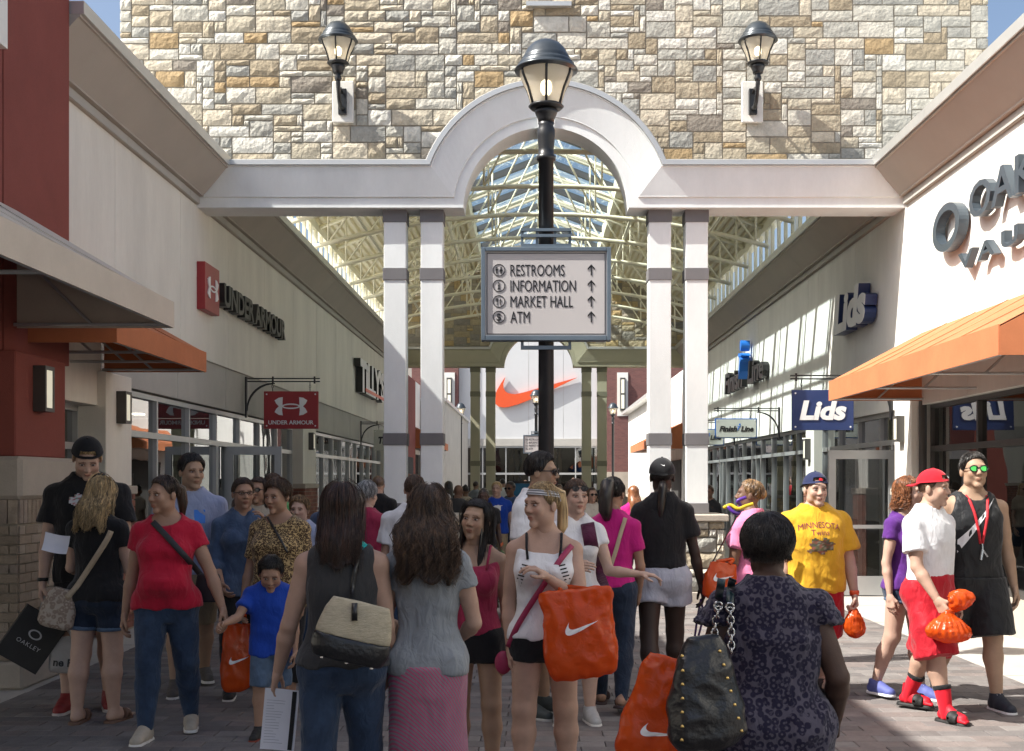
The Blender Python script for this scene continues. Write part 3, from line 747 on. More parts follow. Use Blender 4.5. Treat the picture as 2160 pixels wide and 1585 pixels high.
b = MB(); b.bbox(-4.5, -3.86, pr0[0]-.09, pr0[1]+.07, 1.46, 1.788, .03); b.build('pilaster_cap', M_caststone, lt)
part('pilaster_foot', M_mortar, lt, (-4.5, -3.905, pr0[0]-.045, pr0[1]+.025, .03, 1.459))
b = MB(); b.bbox(-4.5, -3.845, pr0[0]-.10, pr0[1]+.08, .024, .235, .02); b.build('plinth', M_caststone, lt)
L0 = pr0[1]-pr0[0]+.09
brick_face(lt, (-3.897, pr0[0]-.055, 0), (0,1,0), None, L0, 1.272, 1.472, ME_tb, .075, .19)
brick_face(lt, (-3.897, pr0[0]-.055, 0), (0,1,0), None, L0, .24, 1.27, ME_tb, .215, .073)
brick_face(lt, (-4.5, pr0[0]-.055, 0), (1,0,0), None, .605, 1.272, 1.472, ME_tb, .075, .19)
brick_face(lt, (-4.5, pr0[0]-.055, 0), (1,0,0), None, .605, .24, 1.27, ME_tb, .215, .073)
sconce(9.42, -1, -.44, 2.33, 'box lamp glowing on the maroon pier', .36)
# recessed shop window of the maroon building and the cream bay beside it
l1 = empty('sportswear_shop_building', (XL, 17, 0), 'cream shop front with the red sign and grey band on the shaded side', 'building')
panels(l1, -1, 10.36, 23.9, 3.22, 5.19, 2.3, M_stucco, first=2.05)
part('wall_panel', M_stucco, l1, (XL-.33, XL, 10.0, 12.0, 2.36, 3.22))
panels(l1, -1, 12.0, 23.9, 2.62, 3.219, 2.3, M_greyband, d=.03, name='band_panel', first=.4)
cornice(l1, -1, 10.36, 15.39); cornice(l1, -1, 15.98, 23.9)
part('roof', M_roofout, l1, (XL-9, XL-.41, 10.36, 23.9, 5.6, 5.66))
pilaster(l1, -1, 11.9, 12.66, -.09, 2.70, M_stucco, 1.55, ME_rb)
sconce(12.28, -1, -.09, 2.36, 'box lamp on the cream pier beside the orange awning', .33)
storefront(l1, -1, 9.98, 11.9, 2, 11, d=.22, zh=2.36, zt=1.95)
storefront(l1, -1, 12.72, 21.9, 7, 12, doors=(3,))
pilaster(l1, -1, 22.1, 23.4, -.09, 2.62, M_stucco, 1.55, ME_rb)
sconce(22.7, -1, -.09, 2.36, 'box lamp on the cream pier before the surf shop', .33)
l2 = empty('surf_shop_building', (XL, 30, 0), 'cream shop front under the canopy with white slanted letters', 'building')
panels(l2, -1, 23.91, 36.9, 3.22, 5.19, 2.3, M_stucco)
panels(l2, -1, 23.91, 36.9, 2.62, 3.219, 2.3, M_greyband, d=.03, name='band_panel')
cornice(l2, -1, 23.905, 36.85); part('roof', M_roofout, l2, (XL-9, XL-.41, 23.91, 36.9, 5.6, 5.66))
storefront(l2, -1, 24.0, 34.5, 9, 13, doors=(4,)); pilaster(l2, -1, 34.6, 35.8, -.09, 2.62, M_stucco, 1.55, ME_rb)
l3 = empty('maroon_corner_shop', (XL, 42, 0), 'maroon and grey shop block beyond the olive gateway', 'building')
part('wall', M_red, l3, (XL-5, XL+.25, 38.2, 41.5, 0, 5.1)); part('wing', M_greyband, l3, (XL-5, XL+.9, 46, 63.0, 0, 4.7)); part('coping', M_cap, l3, (XL-5, XL+1.0, 45.9, 63.0, 4.7, 4.82))
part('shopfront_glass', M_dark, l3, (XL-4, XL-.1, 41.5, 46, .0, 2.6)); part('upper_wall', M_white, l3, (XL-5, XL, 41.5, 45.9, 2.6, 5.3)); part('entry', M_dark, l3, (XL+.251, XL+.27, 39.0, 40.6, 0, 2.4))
awning(9.5, 12.1, -1, 0, -1.03, 3.48, 2.91, 2.71, M_orange, 'orange canvas awning above the window next to the maroon pier')
awning(2.2, 9.3, -1, -.33, -1.55, 3.72, 3.0, 2.80, M_beige, 'long beige canvas awning hung on the maroon wall')
awning(41.8, 45.5, -1, 0, -1.1, 3.6, 3.0, 2.75, M_orange, 'small orange awning on the block beyond the olive gateway, next to the maroon wall')
def open_door(y, s, d, w, zt, label, hinge_out=True):
    """glazed aluminium leaf standing open at right angles to the shop front"""
    t = empty('glass_door_leaf', (W(s,d), y, .03), label, 'door')
    x0, x1 = xb(s, d-w, d); f = MB(); st = .10
    f.box(x0, x0+st, y-.022, y+.022, .04, zt); f.box(x1-st, x1, y-.022, y+.022, .04, zt); f.box(x0+st, x1-st, y-.022, y+.022, zt-.12, zt); f.box(x0+st, x1-st, y-.022, y+.022, .04, .3)
    f.box(x0+st, x1-st, y-.015, y+.015, .95, 1.0); f.build('frame', M_alu, t)
    for za, zb in ((.3,.95),(1.0,zt-.12)):
        g = MB(); g.add([(x0+st,y,za),(x1-st,y,za),(x1-st,y,zb),(x0+st,y,zb)],[(0,1,2,3)]); g.build('pane', M_glass, t, fix=False)
    xx = W(s, d-w+.06); h = MB(); h.tube([(xx,y-.02,.85),(xx,y-.07,.87),(xx,y-.075,1.0),(xx,y-.07,1.13),(xx,y-.02,1.15)], .013, 6); h.build('handle', M_alu, t)
open_door(17.2, -1, .07, .80, 2.10, 'open glass door leaf of the cream shop below the hanging red sign')
open_door(16.2, 1, .10, .92, 2.02, 'open glass door leaf below the navy hanging sign')

# right row ----------------------------------------------------------
r0 = empty('sunlit_eyewear_shop_building', (XR, 8, 0), 'bright white shop front with big steel letters in full sun', 'building')
panels(r0, 1, -8, 15.55, 2.55, 5.19, 2.3, M_white, first=.55)
cornice(r0, 1, -8, 15.39); part('roof', M_roofout, r0, (XR+.41, XR+9, -8, 15.9, 5.6, 5.66))
storefront(r0, 1, 5.4, 14.75, 6, 21, d=.12, zh=2.56, zt=2.0, sill=.45, mf=M_alud)
b = MB(); b.box(*xb(1,.0,.3), 5.4, 14.75, .024, .40); b.build('sill_wall', M_caststone, r0)
b = MB(); b.tube([(W(1,.02),14.82,2.6),(W(1,.02),14.82,.05)], .05, 10); b.build('downpipe', M_alud, r0)
pilaster(r0, 1, 14.9, 15.58, -.10, 2.9, M_white, 1.50, ME_rb); sconce(15.25, 1, -.10, 2.27, 'box lamp on the sunlit white pier', .33)
awning(9.4, 14.8, 1, 0, -1.15, 3.45, 2.84, 2.60, M_orange, 'long sunlit orange awning below the steel letters')
r1 = empty('hat_shop_building', (XR, 18, 0), 'grey white shop front with the raised white and navy letters', 'building')
panels(r1, 1, 15.56, 20.9, 2.55, 5.19, 2.3, M_white); cornice(r1, 1, 15.98, 20.9); part('roof', M_roofout, r1, (XR+.41, XR+9, 15.9, 20.9, 5.6, 5.66))
storefront(r1, 1, 15.7, 20.2, 4, 22, doors=(0,), zh=2.55)
pilaster(r1, 1, 20.25, 20.85, -.06, 2.55, M_stucco, 1.5, ME_rb); sconce(20.55, 1, -.06, 2.15, 'box lamp on the pier between the hat shop and the running shop', .36)
r2 = empty('running_shop_building', (XR, 28, 0), 'long pale shop front with black and blue letters in dappled sun', 'building')
panels(r2, 1, 20.91, 36.9, 2.55, 5.19, 2.3, M_white); cornice(r2, 1, 20.905, 36.85); part('roof', M_roofout, r2, (XR+.41, XR+9, 20.91, 36.9, 5.6, 5.66))
storefront(r2, 1, 21.0, 34.8, 12, 23, doors=(4,8), zh=2.55); pilaster(r2, 1, 34.9, 36.0, -.06, 2.55, M_stucco, 1.5, ME_rb)
r3 = empty('white_corner_shop', (XR, 44, 0), 'sunlit white shop block beyond the olive gateway', 'building')
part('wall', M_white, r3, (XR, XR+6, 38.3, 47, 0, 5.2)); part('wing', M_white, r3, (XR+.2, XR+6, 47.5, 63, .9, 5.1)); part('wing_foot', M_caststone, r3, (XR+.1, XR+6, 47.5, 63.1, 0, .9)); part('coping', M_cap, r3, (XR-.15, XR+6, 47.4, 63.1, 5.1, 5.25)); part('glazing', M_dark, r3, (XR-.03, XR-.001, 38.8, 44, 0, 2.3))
awning(38.5, 44.5, 1, 0, -1.2, 3.5, 2.9, 2.65, M_orange, 'orange awning on the white block beyond the olive gateway')

# end of the street: sportswear store and brick wings ------------------
NY = 66.0; M_nwhite = mat('store_white', (.60,.61,.62), .9, .04, .6, .2, 60)
nk = empty('flagship_store_building', (0, NY, 0), 'white flagship store front with the orange swoosh at the end of the street', 'building')
NX0, NX1 = UX(968,NY), UX(1262,NY)
for i in range(4):
    a = NX0+(NX1-NX0)*i/4; c = NX0+(NX1-NX0)*(i+1)/4; part('wall_panel', M_nwhite, nk, (a+.008, c-.008, NY, NY+.3, 3.95, 10.5))
part('wall_core', M_greyband, nk, (NX0, NX1, NY+.02, NY+.6, 3.6, 10.5)); part('band', M_greyband, nk, (NX0, NX1, NY-.08, NY+.2, 3.55, 3.95))
for i in range(6):
    a = NX0+(NX1-NX0)*i/6; c = NX0+(NX1-NX0)*(i+1)/6; w = MB()
    w.box(a, a+.06, NY, NY+.1, 0, 3.55); w.box(a+.06, c, NY, NY+.1, 3.45, 3.55); w.box(a+.06, c, NY, NY+.1, 1.95, 2.06); win = w.build('window', M_alu, nk)
    for za, zb in ((0.05,1.95),(2.06,3.45)):
        g = MB(); g.add([(a+.06,NY+.05,za),(c,NY+.05,za),(c,NY+.05,zb),(a+.06,NY+.05,zb)],[(0,1,2,3)]); g.build('pane', M_glass, win, fix=False)
part('interior_shell', M_dark, nk, (NX0, NX1, NY+5, NY+5.1, 0, 3.6), (NX0, NX1, NY+.2, NY+5, 3.5, 3.58))
part('interior_display', M_int, nk, *[(NX0+.8+k*1.3, NX0+1.5+k*1.3, NY+2+(k%2), NY+2.5+(k%2), 0, 1.2+.4*(k%3)) for k in range(5)])
for nm, a, c in (('l', UX(870,NY), NX0), ('r', NX1, UX(1440,NY))):
    bw = empty('brick_wing', ((a+c)/2, NY, 0), 'dark red brick wing %s the flagship store' % ('on the maroon block side of' if nm == 'l' else 'on the sunlit white block side of'), 'brick wall')
    part('brickwork', M_farbrick, bw, (a, c-.01, NY-.4, NY+1, 2.1, 11.0)); part('stone_foot', M_caststone, bw, (a-.05, c-.01, NY-.48, NY+1, 0, 2.1)); part('coping', M_cap, bw, (a-.1, c, NY-.5, NY+1, 11, 11.15))
    xm = UX(1312,NY) if nm == 'r' else UX(949,NY); part('lamp_plate', M_white, bw, (xm-.3, xm+.3, NY-.45, NY-.401, 5.2, 7.6)); part('lamp_frame', M_alud, bw, (xm-.14, xm+.14, NY-.6, NY-.451, 5.5, 7.3)); part('lamp_diffuser', M_lit, bw, (xm-.08, xm+.08, NY-.63, NY-.601, 5.6, 6.35), (xm-.08, xm+.08, NY-.63, NY-.601, 6.45, 7.2))
thing('rear_building', M_greyband, 'long grey block closing off both sides behind the brick wings', 'building', (UX(870,NY)-9, UX(870,NY)-.1, NY+1.5, NY+5, 0, 10.2), (UX(1440,NY)+.1, UX(1440,NY)+9, NY+1.5, NY+5, 0, 10.2))
# ------------------------------------------------------------------ lamps
M_lampglass = None
def lamp_glass():
    m = bpy.data.materials.new('lamp_globe_glass'); m.use_nodes = True; n = m.node_tree.nodes; l = m.node_tree.links; b = n['Principled BSDF']
    b.inputs['Base Color'].default_value = (.80,.76,.68,1); b.inputs['Roughness'].default_value = .25
    t = n.new('ShaderNodeBsdfTransparent'); t.inputs['Color'].default_value = (.92,.90,.86,1); tr = n.new('ShaderNodeBsdfTranslucent'); tr.inputs['Color'].default_value = (.9,.86,.78,1)
    a = n.new('ShaderNodeMixShader'); a.inputs['Fac'].default_value = .45; l.new(b.outputs[0], a.inputs[1]); l.new(tr.outputs[0], a.inputs[2])
    c = n.new('ShaderNodeMixShader'); c.inputs['Fac'].default_value = .42; l.new(a.outputs[0], c.inputs[1]); l.new(t.outputs[0], c.inputs[2])
    l.new(c.outputs[0], n['Material Output'].inputs['Surface']); return m
M_lampglass = lamp_glass()
M_bulb = mat('lit_bulb', (1,.9,.7), .4, 0, emit=(1.0,.82,.52), es=5.0)
M_hat = mat('lamp_hat_metal', (.055,.066,.075), .3, .15, 6, .02, 80, metal=.35, spec=.6)
def lantern(t, x, y, zr, k=1.0, n=28):
    """hat, ribs, glass globe and bulb; zr = height of the hat's rim; k = scale"""
    b = MB(); b.lathe([(.268*k,0),(.262*k,.018*k),(.245*k,.03*k),(.235*k,.045*k),(.238*k,.055*k),(.215*k,.075*k),(.205*k,.09*k),(.207*k,.1*k),(.19*k,.125*k),(.165*k,.175*k),(.12*k,.225*k),(.06*k,.255*k),(.01*k,.262*k)], (x,y,zr), n)
    b.build('hat', M_hat, t, True)
    g = MB(); prof = [(.225*k,-.012*k),(.218*k,-.05*k),(.195*k,-.10*k),(.165*k,-.16*k),(.145*k,-.22*k),(.125*k,-.29*k)]
    V = [(x+r*cos(2*pi*q/n), y+r*sin(2*pi*q/n), zr+z) for r, z in prof for q in range(n)]
    F = [(i*n+q, i*n+(q+1)%n, (i+1)*n+(q+1)%n, (i+1)*n+q) for i in range(len(prof)-1) for q in range(n)]
    g.add(V, F); g.build('globe', M_lampglass, t, True)
    for q in range(6):
        a = 2*pi*(q+.5)/6; r = MB(); r.tube([(x+(rr+.006*k)*cos(a), y+(rr+.006*k)*sin(a), zr+z) for rr, z in prof], .011*k, 6); r.build('rib', M_black, t, True)
    c = MB(); c.lathe([(.13*k,-.32*k),(.15*k,-.30*k),(.135*k,-.285*k),(.09*k,-.28*k)], (x,y,zr), n)
    c.lathe([(.065*k,-.44*k),(.07*k,-.41*k),(.09*k,-.365*k),(.10*k,-.335*k),(.07*k,-.32*k)], (x,y,zr), n); c.build('collar', M_black, t, True)
    s = MB(); s.lathe([(.045*k,-.28*k),(.045*k,-.22*k),(.03*k,-.21*k)], (x,y,zr), 12); s.build('bulb_holder', M_black, t, True)
    u = MB(); u.lathe([(.02*k,-.21*k),(.045*k,-.17*k),(.05*k,-.13*k),(.04*k,-.09*k),(.01*k,-.07*k)], (x,y,zr), 14); u.build('bulb', M_bulb, t, True)
def street_lamp(x, y, label, group=None, ztop=5.2, k=1.0):
    t = empty('street_lamp', (x, y, 0), label, 'street lamp', group); zr = ztop-.262*k
    lantern(t, x, y, zr, k)
    p = MB(); p.lathe([(.20,.03),(.20,.12),(.17,.16),(.15,.45),(.12,.52),(.085,.60),(.066,.70),(.061,zr-.76*k),(.078,zr-.755*k),(.08,zr-.72*k),(.066,zr-.71*k),(.063,zr-.66*k),(.074*k,zr-.56*k),(.078*k,zr-.50*k),(.06*k,zr-.46*k),(.07*k,zr-.44*k)], (x,y,0), 24)
    p.build('pole', M_black, t, True); return t
PY = 9.7; PX = UX(1152, PY)
street_lamp(PX, PY, 'black street lamp with the large signboard, lantern lit above the white arch', None, VZ(85, PY), .97)
street_lamp(UX(1131,48), 48, 'street lamp carrying the small far signboard in front of the flagship store', None, VZ(822,48))
street_lamp(UX(972,57), 57, 'far street lamp before the brick wing on the maroon block side', 'far street lamps', VZ(850,57), 1.0)
street_lamp(UX(1293,57), 57, 'far street lamp before the brick wing on the sunlit white block side', 'far street lamps', VZ(850,57), 1.0)
def wall_lamp(x, label):
    y = SY-.06; t = empty('wall_lantern', (x, SY-.03, 6.3), label, 'wall lamp', 'lanterns on the stone tower')
    b = MB(); b.bbox(x-.14, x+.14, SY-.075, SY-.02, 6.33, 6.87, .008); b.build('back_plate', M_white, t)
    b = MB(); b.bbox(x-.055, x+.055, SY-.13, SY-.076, 6.42, 6.76, .008); b.build('mount', M_black, t)
    yl = SY-.45; a = MB(); a.tube([(x,SY-.13,6.5),(x,SY-.24,6.47),(x,SY-.34,6.52),(x,SY-.41,6.62),(x,yl,6.72),(x,yl,6.84)], [.03,.028,.026,.026,.03,.028], 10)
    a.tube([(x,SY-.14,6.7),(x,SY-.25,6.72),(x,SY-.32,6.68),(x,SY-.36,6.60)], [.02,.018,.016,.012], 8)
    a.lathe([(.03,6.74),(.05,6.78),(.035,6.82),(.045,6.86),(.03,6.9)], (x,yl,0), 12); a.build('bracket_arm', M_black, t, True)
    lantern(t, x, yl, 7.26, .95)
wall_lamp(UX(725,SY), 'black lantern on a white plate, on the rough cream half of the stone tower')
wall_lamp(UX(1585,SY), 'black lantern on a white plate, on the smoother grey half of the stone tower')

# ------------------------------------------------------------------ way-finding boards
M_board = mat('signboard_panel', (.52,.49,.48), .45, .03, 2, 0)
M_ink = mat('black_print', (.012,.012,.014), .5, 0)
M_wprint = mat('white_print', (.85,.85,.85), .5, 0)
def disc(b, cx, cy, r, n=16): b.append([(cx+r*cos(2*pi*i/n), cy+r*sin(2*pi*i/n)) for i in range(n)])
def pictos(i):
    P = []
    if i == 0:
        for sx, wom in ((-.35,0),(.35,1)):
            disc(P, sx, .38, .13)
            P.append([(sx-.2,.22),(sx+.2,.22),(sx+.16,-.12),(sx-.16,-.12)] if not wom else [(sx-.12,.22),(sx+.12,.22),(sx+.28,-.18),(sx-.28,-.18)])
            P.append([(sx-.13,-.13),(sx-.02,-.13),(sx-.02,-.55),(sx-.13,-.55)]); P.append([(sx+.02,-.13),(sx+.13,-.13),(sx+.13,-.55),(sx+.02,-.55)])
    elif i == 1:
        disc(P, 0, .42, .13); P += [[(-.18,.2),(.12,.2),(.12,-.45),(-.12,-.45),(-.12,.08),(-.18,.08)],[(-.24,-.46),(.24,-.46),(.24,-.58),(-.24,-.58)]]
    elif i == 2:
        for q in (-.42,-.3,-.18): P.append([(q-.04,.5),(q+.04,.5),(q+.04,.1),(q-.04,.1)])
        P += [[(-.46,.09),(-.14,.09),(-.2,-.08),(-.4,-.08)],[(-.35,-.09),(-.25,-.09),(-.25,-.6),(-.35,-.6)],[(.18,.5),(.34,.35),(.38,-.05),(.18,-.05)],[(.18,-.06),(.3,-.06),(.3,-.6),(.18,-.6)]]
    return P
def signboard(x, y, z0, z1, w, label, full=True):
    """framed board hung on the lamp post, printed face towards -Y"""
    t = empty('signboard', (x, y, z0), label, 'sign'); h = z1-z0; f = w*.032; yb = y-.075
    fr = MB(); fr.bbox(x-w/2, x-w/2+f, yb-.055, yb+.055, z0, z1, .004); fr.bbox(x+w/2-f, x+w/2, yb-.055, yb+.055, z0, z1, .004); fr.bbox(x-w/2+f+.001, x+w/2-f-.001, yb-.055, yb+.055, z1-f, z1, .004); fr.bbox(x-w/2+f+.001, x+w/2-f-.001, yb-.055, yb+.055, z0, z0+f*1.2, .004)
    fr.build('frame', M_steel, t)
    part('panel', M_board, t, (x-w/2+f, x+w/2-f, yb-.035, yb+.02, z0+f*1.2, z1-f))
    yf = yb-.036; a, c, d, e = x-w/2+f+.012, x+w/2-f-.012, z0+f*1.2+.012, z1-f-.012; l = .005*w
    b = MB()
    for k in (0, 1):
        g = k*.0; b.box(a, c, yf-.002, yf, d, d+l); b.box(a, c, yf-.002, yf, e-l, e); b.box(a, a+l, yf-.002, yf, d+l, e-l); b.box(c-l, c, yf-.002, yf, d+l, e-l); break
    b.build('border_line', M_ink, t)
    # top grille and lower bracket
    gx0, gx1 = x-w*.195, x+w*.195; gh = w*.15; q = w*.022
    b = MB()
    for zz in (z1+.004, z1+gh*.55, z1+gh-q): b.box(gx0, gx1, y-.10, y-.07, zz, zz+q)
    for xx in (gx0, x-w*.08, x+w*.08-q, gx1-q): b.box(xx, xx+q, y-.069, y-.06, z1+.004, z1+gh)
    b.box(gx0, gx1, y+.06, y+.075, z1+.004, z1+gh*.4); b.build('top_grille', M_steel, t)
    b = MB(); b.box(gx0, gx1, y-.10, y-.07, z0-.065*w, z0-.065*w+q*1.3); b.box(gx0, gx0+q, y-.069, y-.04, z0-.06*w, z0-.002); b.box(gx1-q, gx1, y-.069, y-.04, z0-.06*w, z0-.002); b.build('lower_bracket', M_steel, t)
    for i, s in enumerate(('RESTROOMS','INFORMATION','MARKET HALL','ATM')):
        zc = z1 - h*(.245+.167*i); size = h*.122; V, F = text_geo(s, size, .002, xs=.60)
        V[:,0] += x-w/2+w*.225 - V[:,0].min(); bb = MB(); bb.add([(p[0], yf-p[2], zc+p[1]) for p in V], F); bb.build('lettering', M_ink, t, fix=False)
        R = h*.066; px_ = x-w/2+w*.137; b2 = MB()
        for pl in ring_poly(R, R, R*.12, R*.12, 36): b2.prism([(px_+u, zc+v) for u, v in pl], (0,yf,0), (1,0,0), (0,0,1), (0,-.003,0))
        for pl in pictos(i): b2.prism([(px_+u*R, zc+v*R) for u, v in pl], (0,yf,0), (1,0,0), (0,0,1), (0,-.003,0))
        b2.build('pictogram', M_ink, t)
        if i == 3: text_obj('$', R*1.15, (px_, yf, zc), (1,0,0), (0,0,1), M_ink, t, extrude=.003, bold=.015)
        ax = x+w/2-w*.152; b3 = MB(); A = h*.062
        b3.prism([(ax-.10*A,zc-A*.9),(ax+.10*A,zc-A*.9),(ax+.10*A,zc+A*.75),(ax-.10*A,zc+A*.75)], (0,yf,0), (1,0,0), (0,0,1), (0,-.003,0))
        for sg in (-1,1): b3.prism([(ax,zc+A),(ax,zc+A*.68),(ax+sg*A*.62,zc-A*.02),(ax+sg*A*.62,zc+A*.33)], (0,yf,0), (1,0,0), (0,0,1), (0,-.003,0))
        b3.build('arrow', M_ink, t)
signboard(UX(1152,9.55), PY, VZ(718,9.55), VZ(520,9.55), 275*9.55/FP, 'large way-finding board with four lines and arrows on the near lamp post')
signboard(UX(1131,47.9), 48, VZ(957,47.9), VZ(918,47.9), 1.05, 'small far way-finding board on the lamp post before the flagship store')

# ------------------------------------------------------------------ shop signs
M_ored = mat('sign_red', (.32,.025,.03), .4, .04, 3, 0, spec=.5); M_navy = mat('sign_navy', (.025,.045,.14), .4, .05, 3, 0, spec=.5)
M_signw = mat('sign_white', (.80,.80,.80), .45, .03, 3, 0); M_lettk = mat('letter_black', (.015,.015,.016), .35, .1, 5, 0, spec=.5)
M_nike = mat('sign_orange', (.72,.10,.03), .4, .03, 3, 0); M_blue = mat('sign_blue', (.03,.20,.70), .4, .05, 3, 0)
M_lettg = mat('letter_grey_olive', (.06,.06,.05), .5, .1, 5, 0)
M_steeld = mat('dark_blue_steel', (.065,.085,.105), .35, .08, 4, .03, 60, metal=.25, spec=.5)
def letter_geo(text, size, ext, length, **k):
    """the lettering cut into one piece per letter (islands that overlap in x belong together)"""
    V, F = text_geo(text, size, ext, **k); V = V.copy(); V[:,0] *= length/(V[:,0].max()-V[:,0].min())
    key = {}; rep = [key.setdefault(tuple(np.round(v,4)), i) for i, v in enumerate(V)]; par = list(range(len(V)))
    def find(i):
        while par[i] != i: par[i] = par[par[i]]; i = par[i]
        return i
    for f in F:
        for q in f[1:]: par[find(rep[q])] = find(rep[f[0]])
    isl = {}
    for f in F: isl.setdefault(find(rep[f[0]]), []).append(f)
    rng = sorted([min(V[q,0] for f in fs for q in f), max(V[q,0] for f in fs for q in f), fs] for fs in isl.values()); out = []
    for a, c, fs in rng:
        if out and a < out[-1][1]-.35*min(c-a, out[-1][1]-out[-1][0]): out[-1][1] = max(out[-1][1], c); out[-1][2] = out[-1][2]+fs
        else: out.append([a, c, list(fs)])
    res = []
    for a, c, fs in out:
        ids = sorted({q for f in fs for q in f}); mp = {q: i for i, q in enumerate(ids)}; res.append((V[ids], [tuple(mp[q] for q in f) for f in fs]))
    return res
def letters(text, size, org, right, m, parent, name, ext, length, **k):
    out = []
    for V, F in letter_geo(text, size, ext, length, **k): b = MB(); b.add(place(V, org, right, (0,0,1)), F); out.append(b.build(name, m, parent, fix=False))
    return out
RT = {-1: ((0,1,0),), 1: ((0,-1,0),)}
def wall_letters(s, text, yc, z, size, d, ext, m_face, m_side, parent, length, **k):
    """raised letters on a side wall: dark returns plus a thin face"""
    right = (0,1,0) if s < 0 else (0,-1,0)
    org = (W(s,-d), yc, z); L = letters(text, size, org, right, m_side, parent, 'letter', ext, length, **k)
    if m_face:
        for o, (V, F) in zip(L, letter_geo(text, size, .006, length, **k)): b = MB(); b.add(place(V, (W(s,-d-ext-.001), yc, z), right, (0,0,1)), F); b.build('letter_face', m_face, o, fix=False)
t = empty('red_logo_sign', (W(-1,0), 15.8, 3.85), 'red box sign with white interlocked logo and black raised letters on the cream wall', 'sign')
b = MB(); b.bbox(W(-1,-.001), W(-1,-.11), 15.4, 16.1, 3.84, 4.46, .004) if False else b.bbox(*xb(-1,-.11,-.001), 15.42, 16.12, 3.84, 4.46, .004); b.build('cabinet', M_ored, t)
poly_obj(UA_POLY, (W(-1,-.112), 15.77, 4.15), (0,1,0), (0,0,1), .012, M_signw, t, 'logo', .26)
wall_letters(-1, 'UNDER ARMOUR', 18.3, 4.17, .30, .02, .11, M_lettg, M_lettk, t, 4.0, bold=.03)
t = empty('white_slanted_sign', (W(-1,0), 31, 3.8), 'white slanted letters with black sides reading as the surf shop name', 'sign')
wall_letters(-1, "TiLLY'S", 31.1, 4.2, .72, .02, .16, M_signw, M_lettk, t, 4.6, bold=.05)
part('red_base_stroke', M_nike, t, (*xb(-1,-.20,-.188), 29.6, 33.2, 3.84, 3.92))
t = empty('steel_letter_sign', (W(1,0), 11.6, 3.9), 'blue grey steel letters and oval logo on the sunlit white wall', 'sign')
b = MB()
for pl in ring_poly(.44, .27, .12, .085, 40): b.prism(pl, (W(1,-.03), 13.55, 4.5), (0,-1,0), (0,0,1), (-.11,0,0))
b.build('oval_logo', M_steeld, t)
wall_letters(1, 'OAKLEY', 11.35, 4.60, .37, .04, .09, None, M_steeld, t, 3.0, bold=.012)
wall_letters(1, 'VAULT', 11.85, 4.03, .175, .04, .08, None, M_steeld, t, 2.7, bold=.02, sp=1.5)
t = empty('hat_shop_letters', (W(1,0), 17.5, 3.8), 'raised italic white letters with deep navy sides on the hat shop wall', 'sign')
wall_letters(1, 'Lids', 17.5, 4.15, .52, .02, .17, M_signw, M_navy, t, 1.75, shear=.18, bold=.05)
t = empty('running_shop_letters', (W(1,0), 26.4, 3.7), 'black slanted letters with a blue running figure on the dappled wall', 'sign')
wall_letters(1, 'Finish', 28.0, 3.98, .46, .02, .12, None, M_lettk, t, 2.5, shear=.15, bold=.03)
wall_letters(1, 'Line', 25.2, 3.98, .46, .02, .12, None, M_lettk, t, 1.8, shear=.15, bold=.03)
fig = [[(-.1,.1),(.15,.18),(.3,.0),(.22,-.12),(.1,.02),(-.05,-.02)],[(-.05,-.02),(.1,.02),(-.05,-.45),(-.3,-.75),(-.22,-.35)],[(.05,.1),(.3,.25),(.5,.1),(.3,.12)],[(-.1,.1),(-.35,.2),(-.3,.3),(.05,.18)]]
hd = [[(.22+.17*cos(2*pi*i/14), .55+.22*sin(2*pi*i/14)) for i in range(14)]]
poly_obj(fig+hd, (W(1,-.05), 26.45, 4.3), (0,-1,0), (0,0,1), .2, M_blue, t, 'runner_figure', .55)
t = empty('orange_swoosh_sign', (0, NY, 5.5), 'huge orange swoosh on the white flagship store wall', 'sign')
V, F = swoosh_geo(); sc = 174*NY/FP; cx, cz = UX(1130,NY), VZ(828,NY); b = MB(); n = len(V)
b.add([(cx+v[0]*sc, NY-.22, cz+v[1]*sc) for v in V]+[(cx+v[0]*sc, NY-.06, cz+v[1]*sc) for v in V], F + [tuple(i+n for i in f) for f in F] + [(i,i+1,n+i+1,n+i) for i in range(24)] + [(25+i,26+i,n+26+i,n+25+i) for i in range(24)]); b.build('swoosh', M_nike, t)
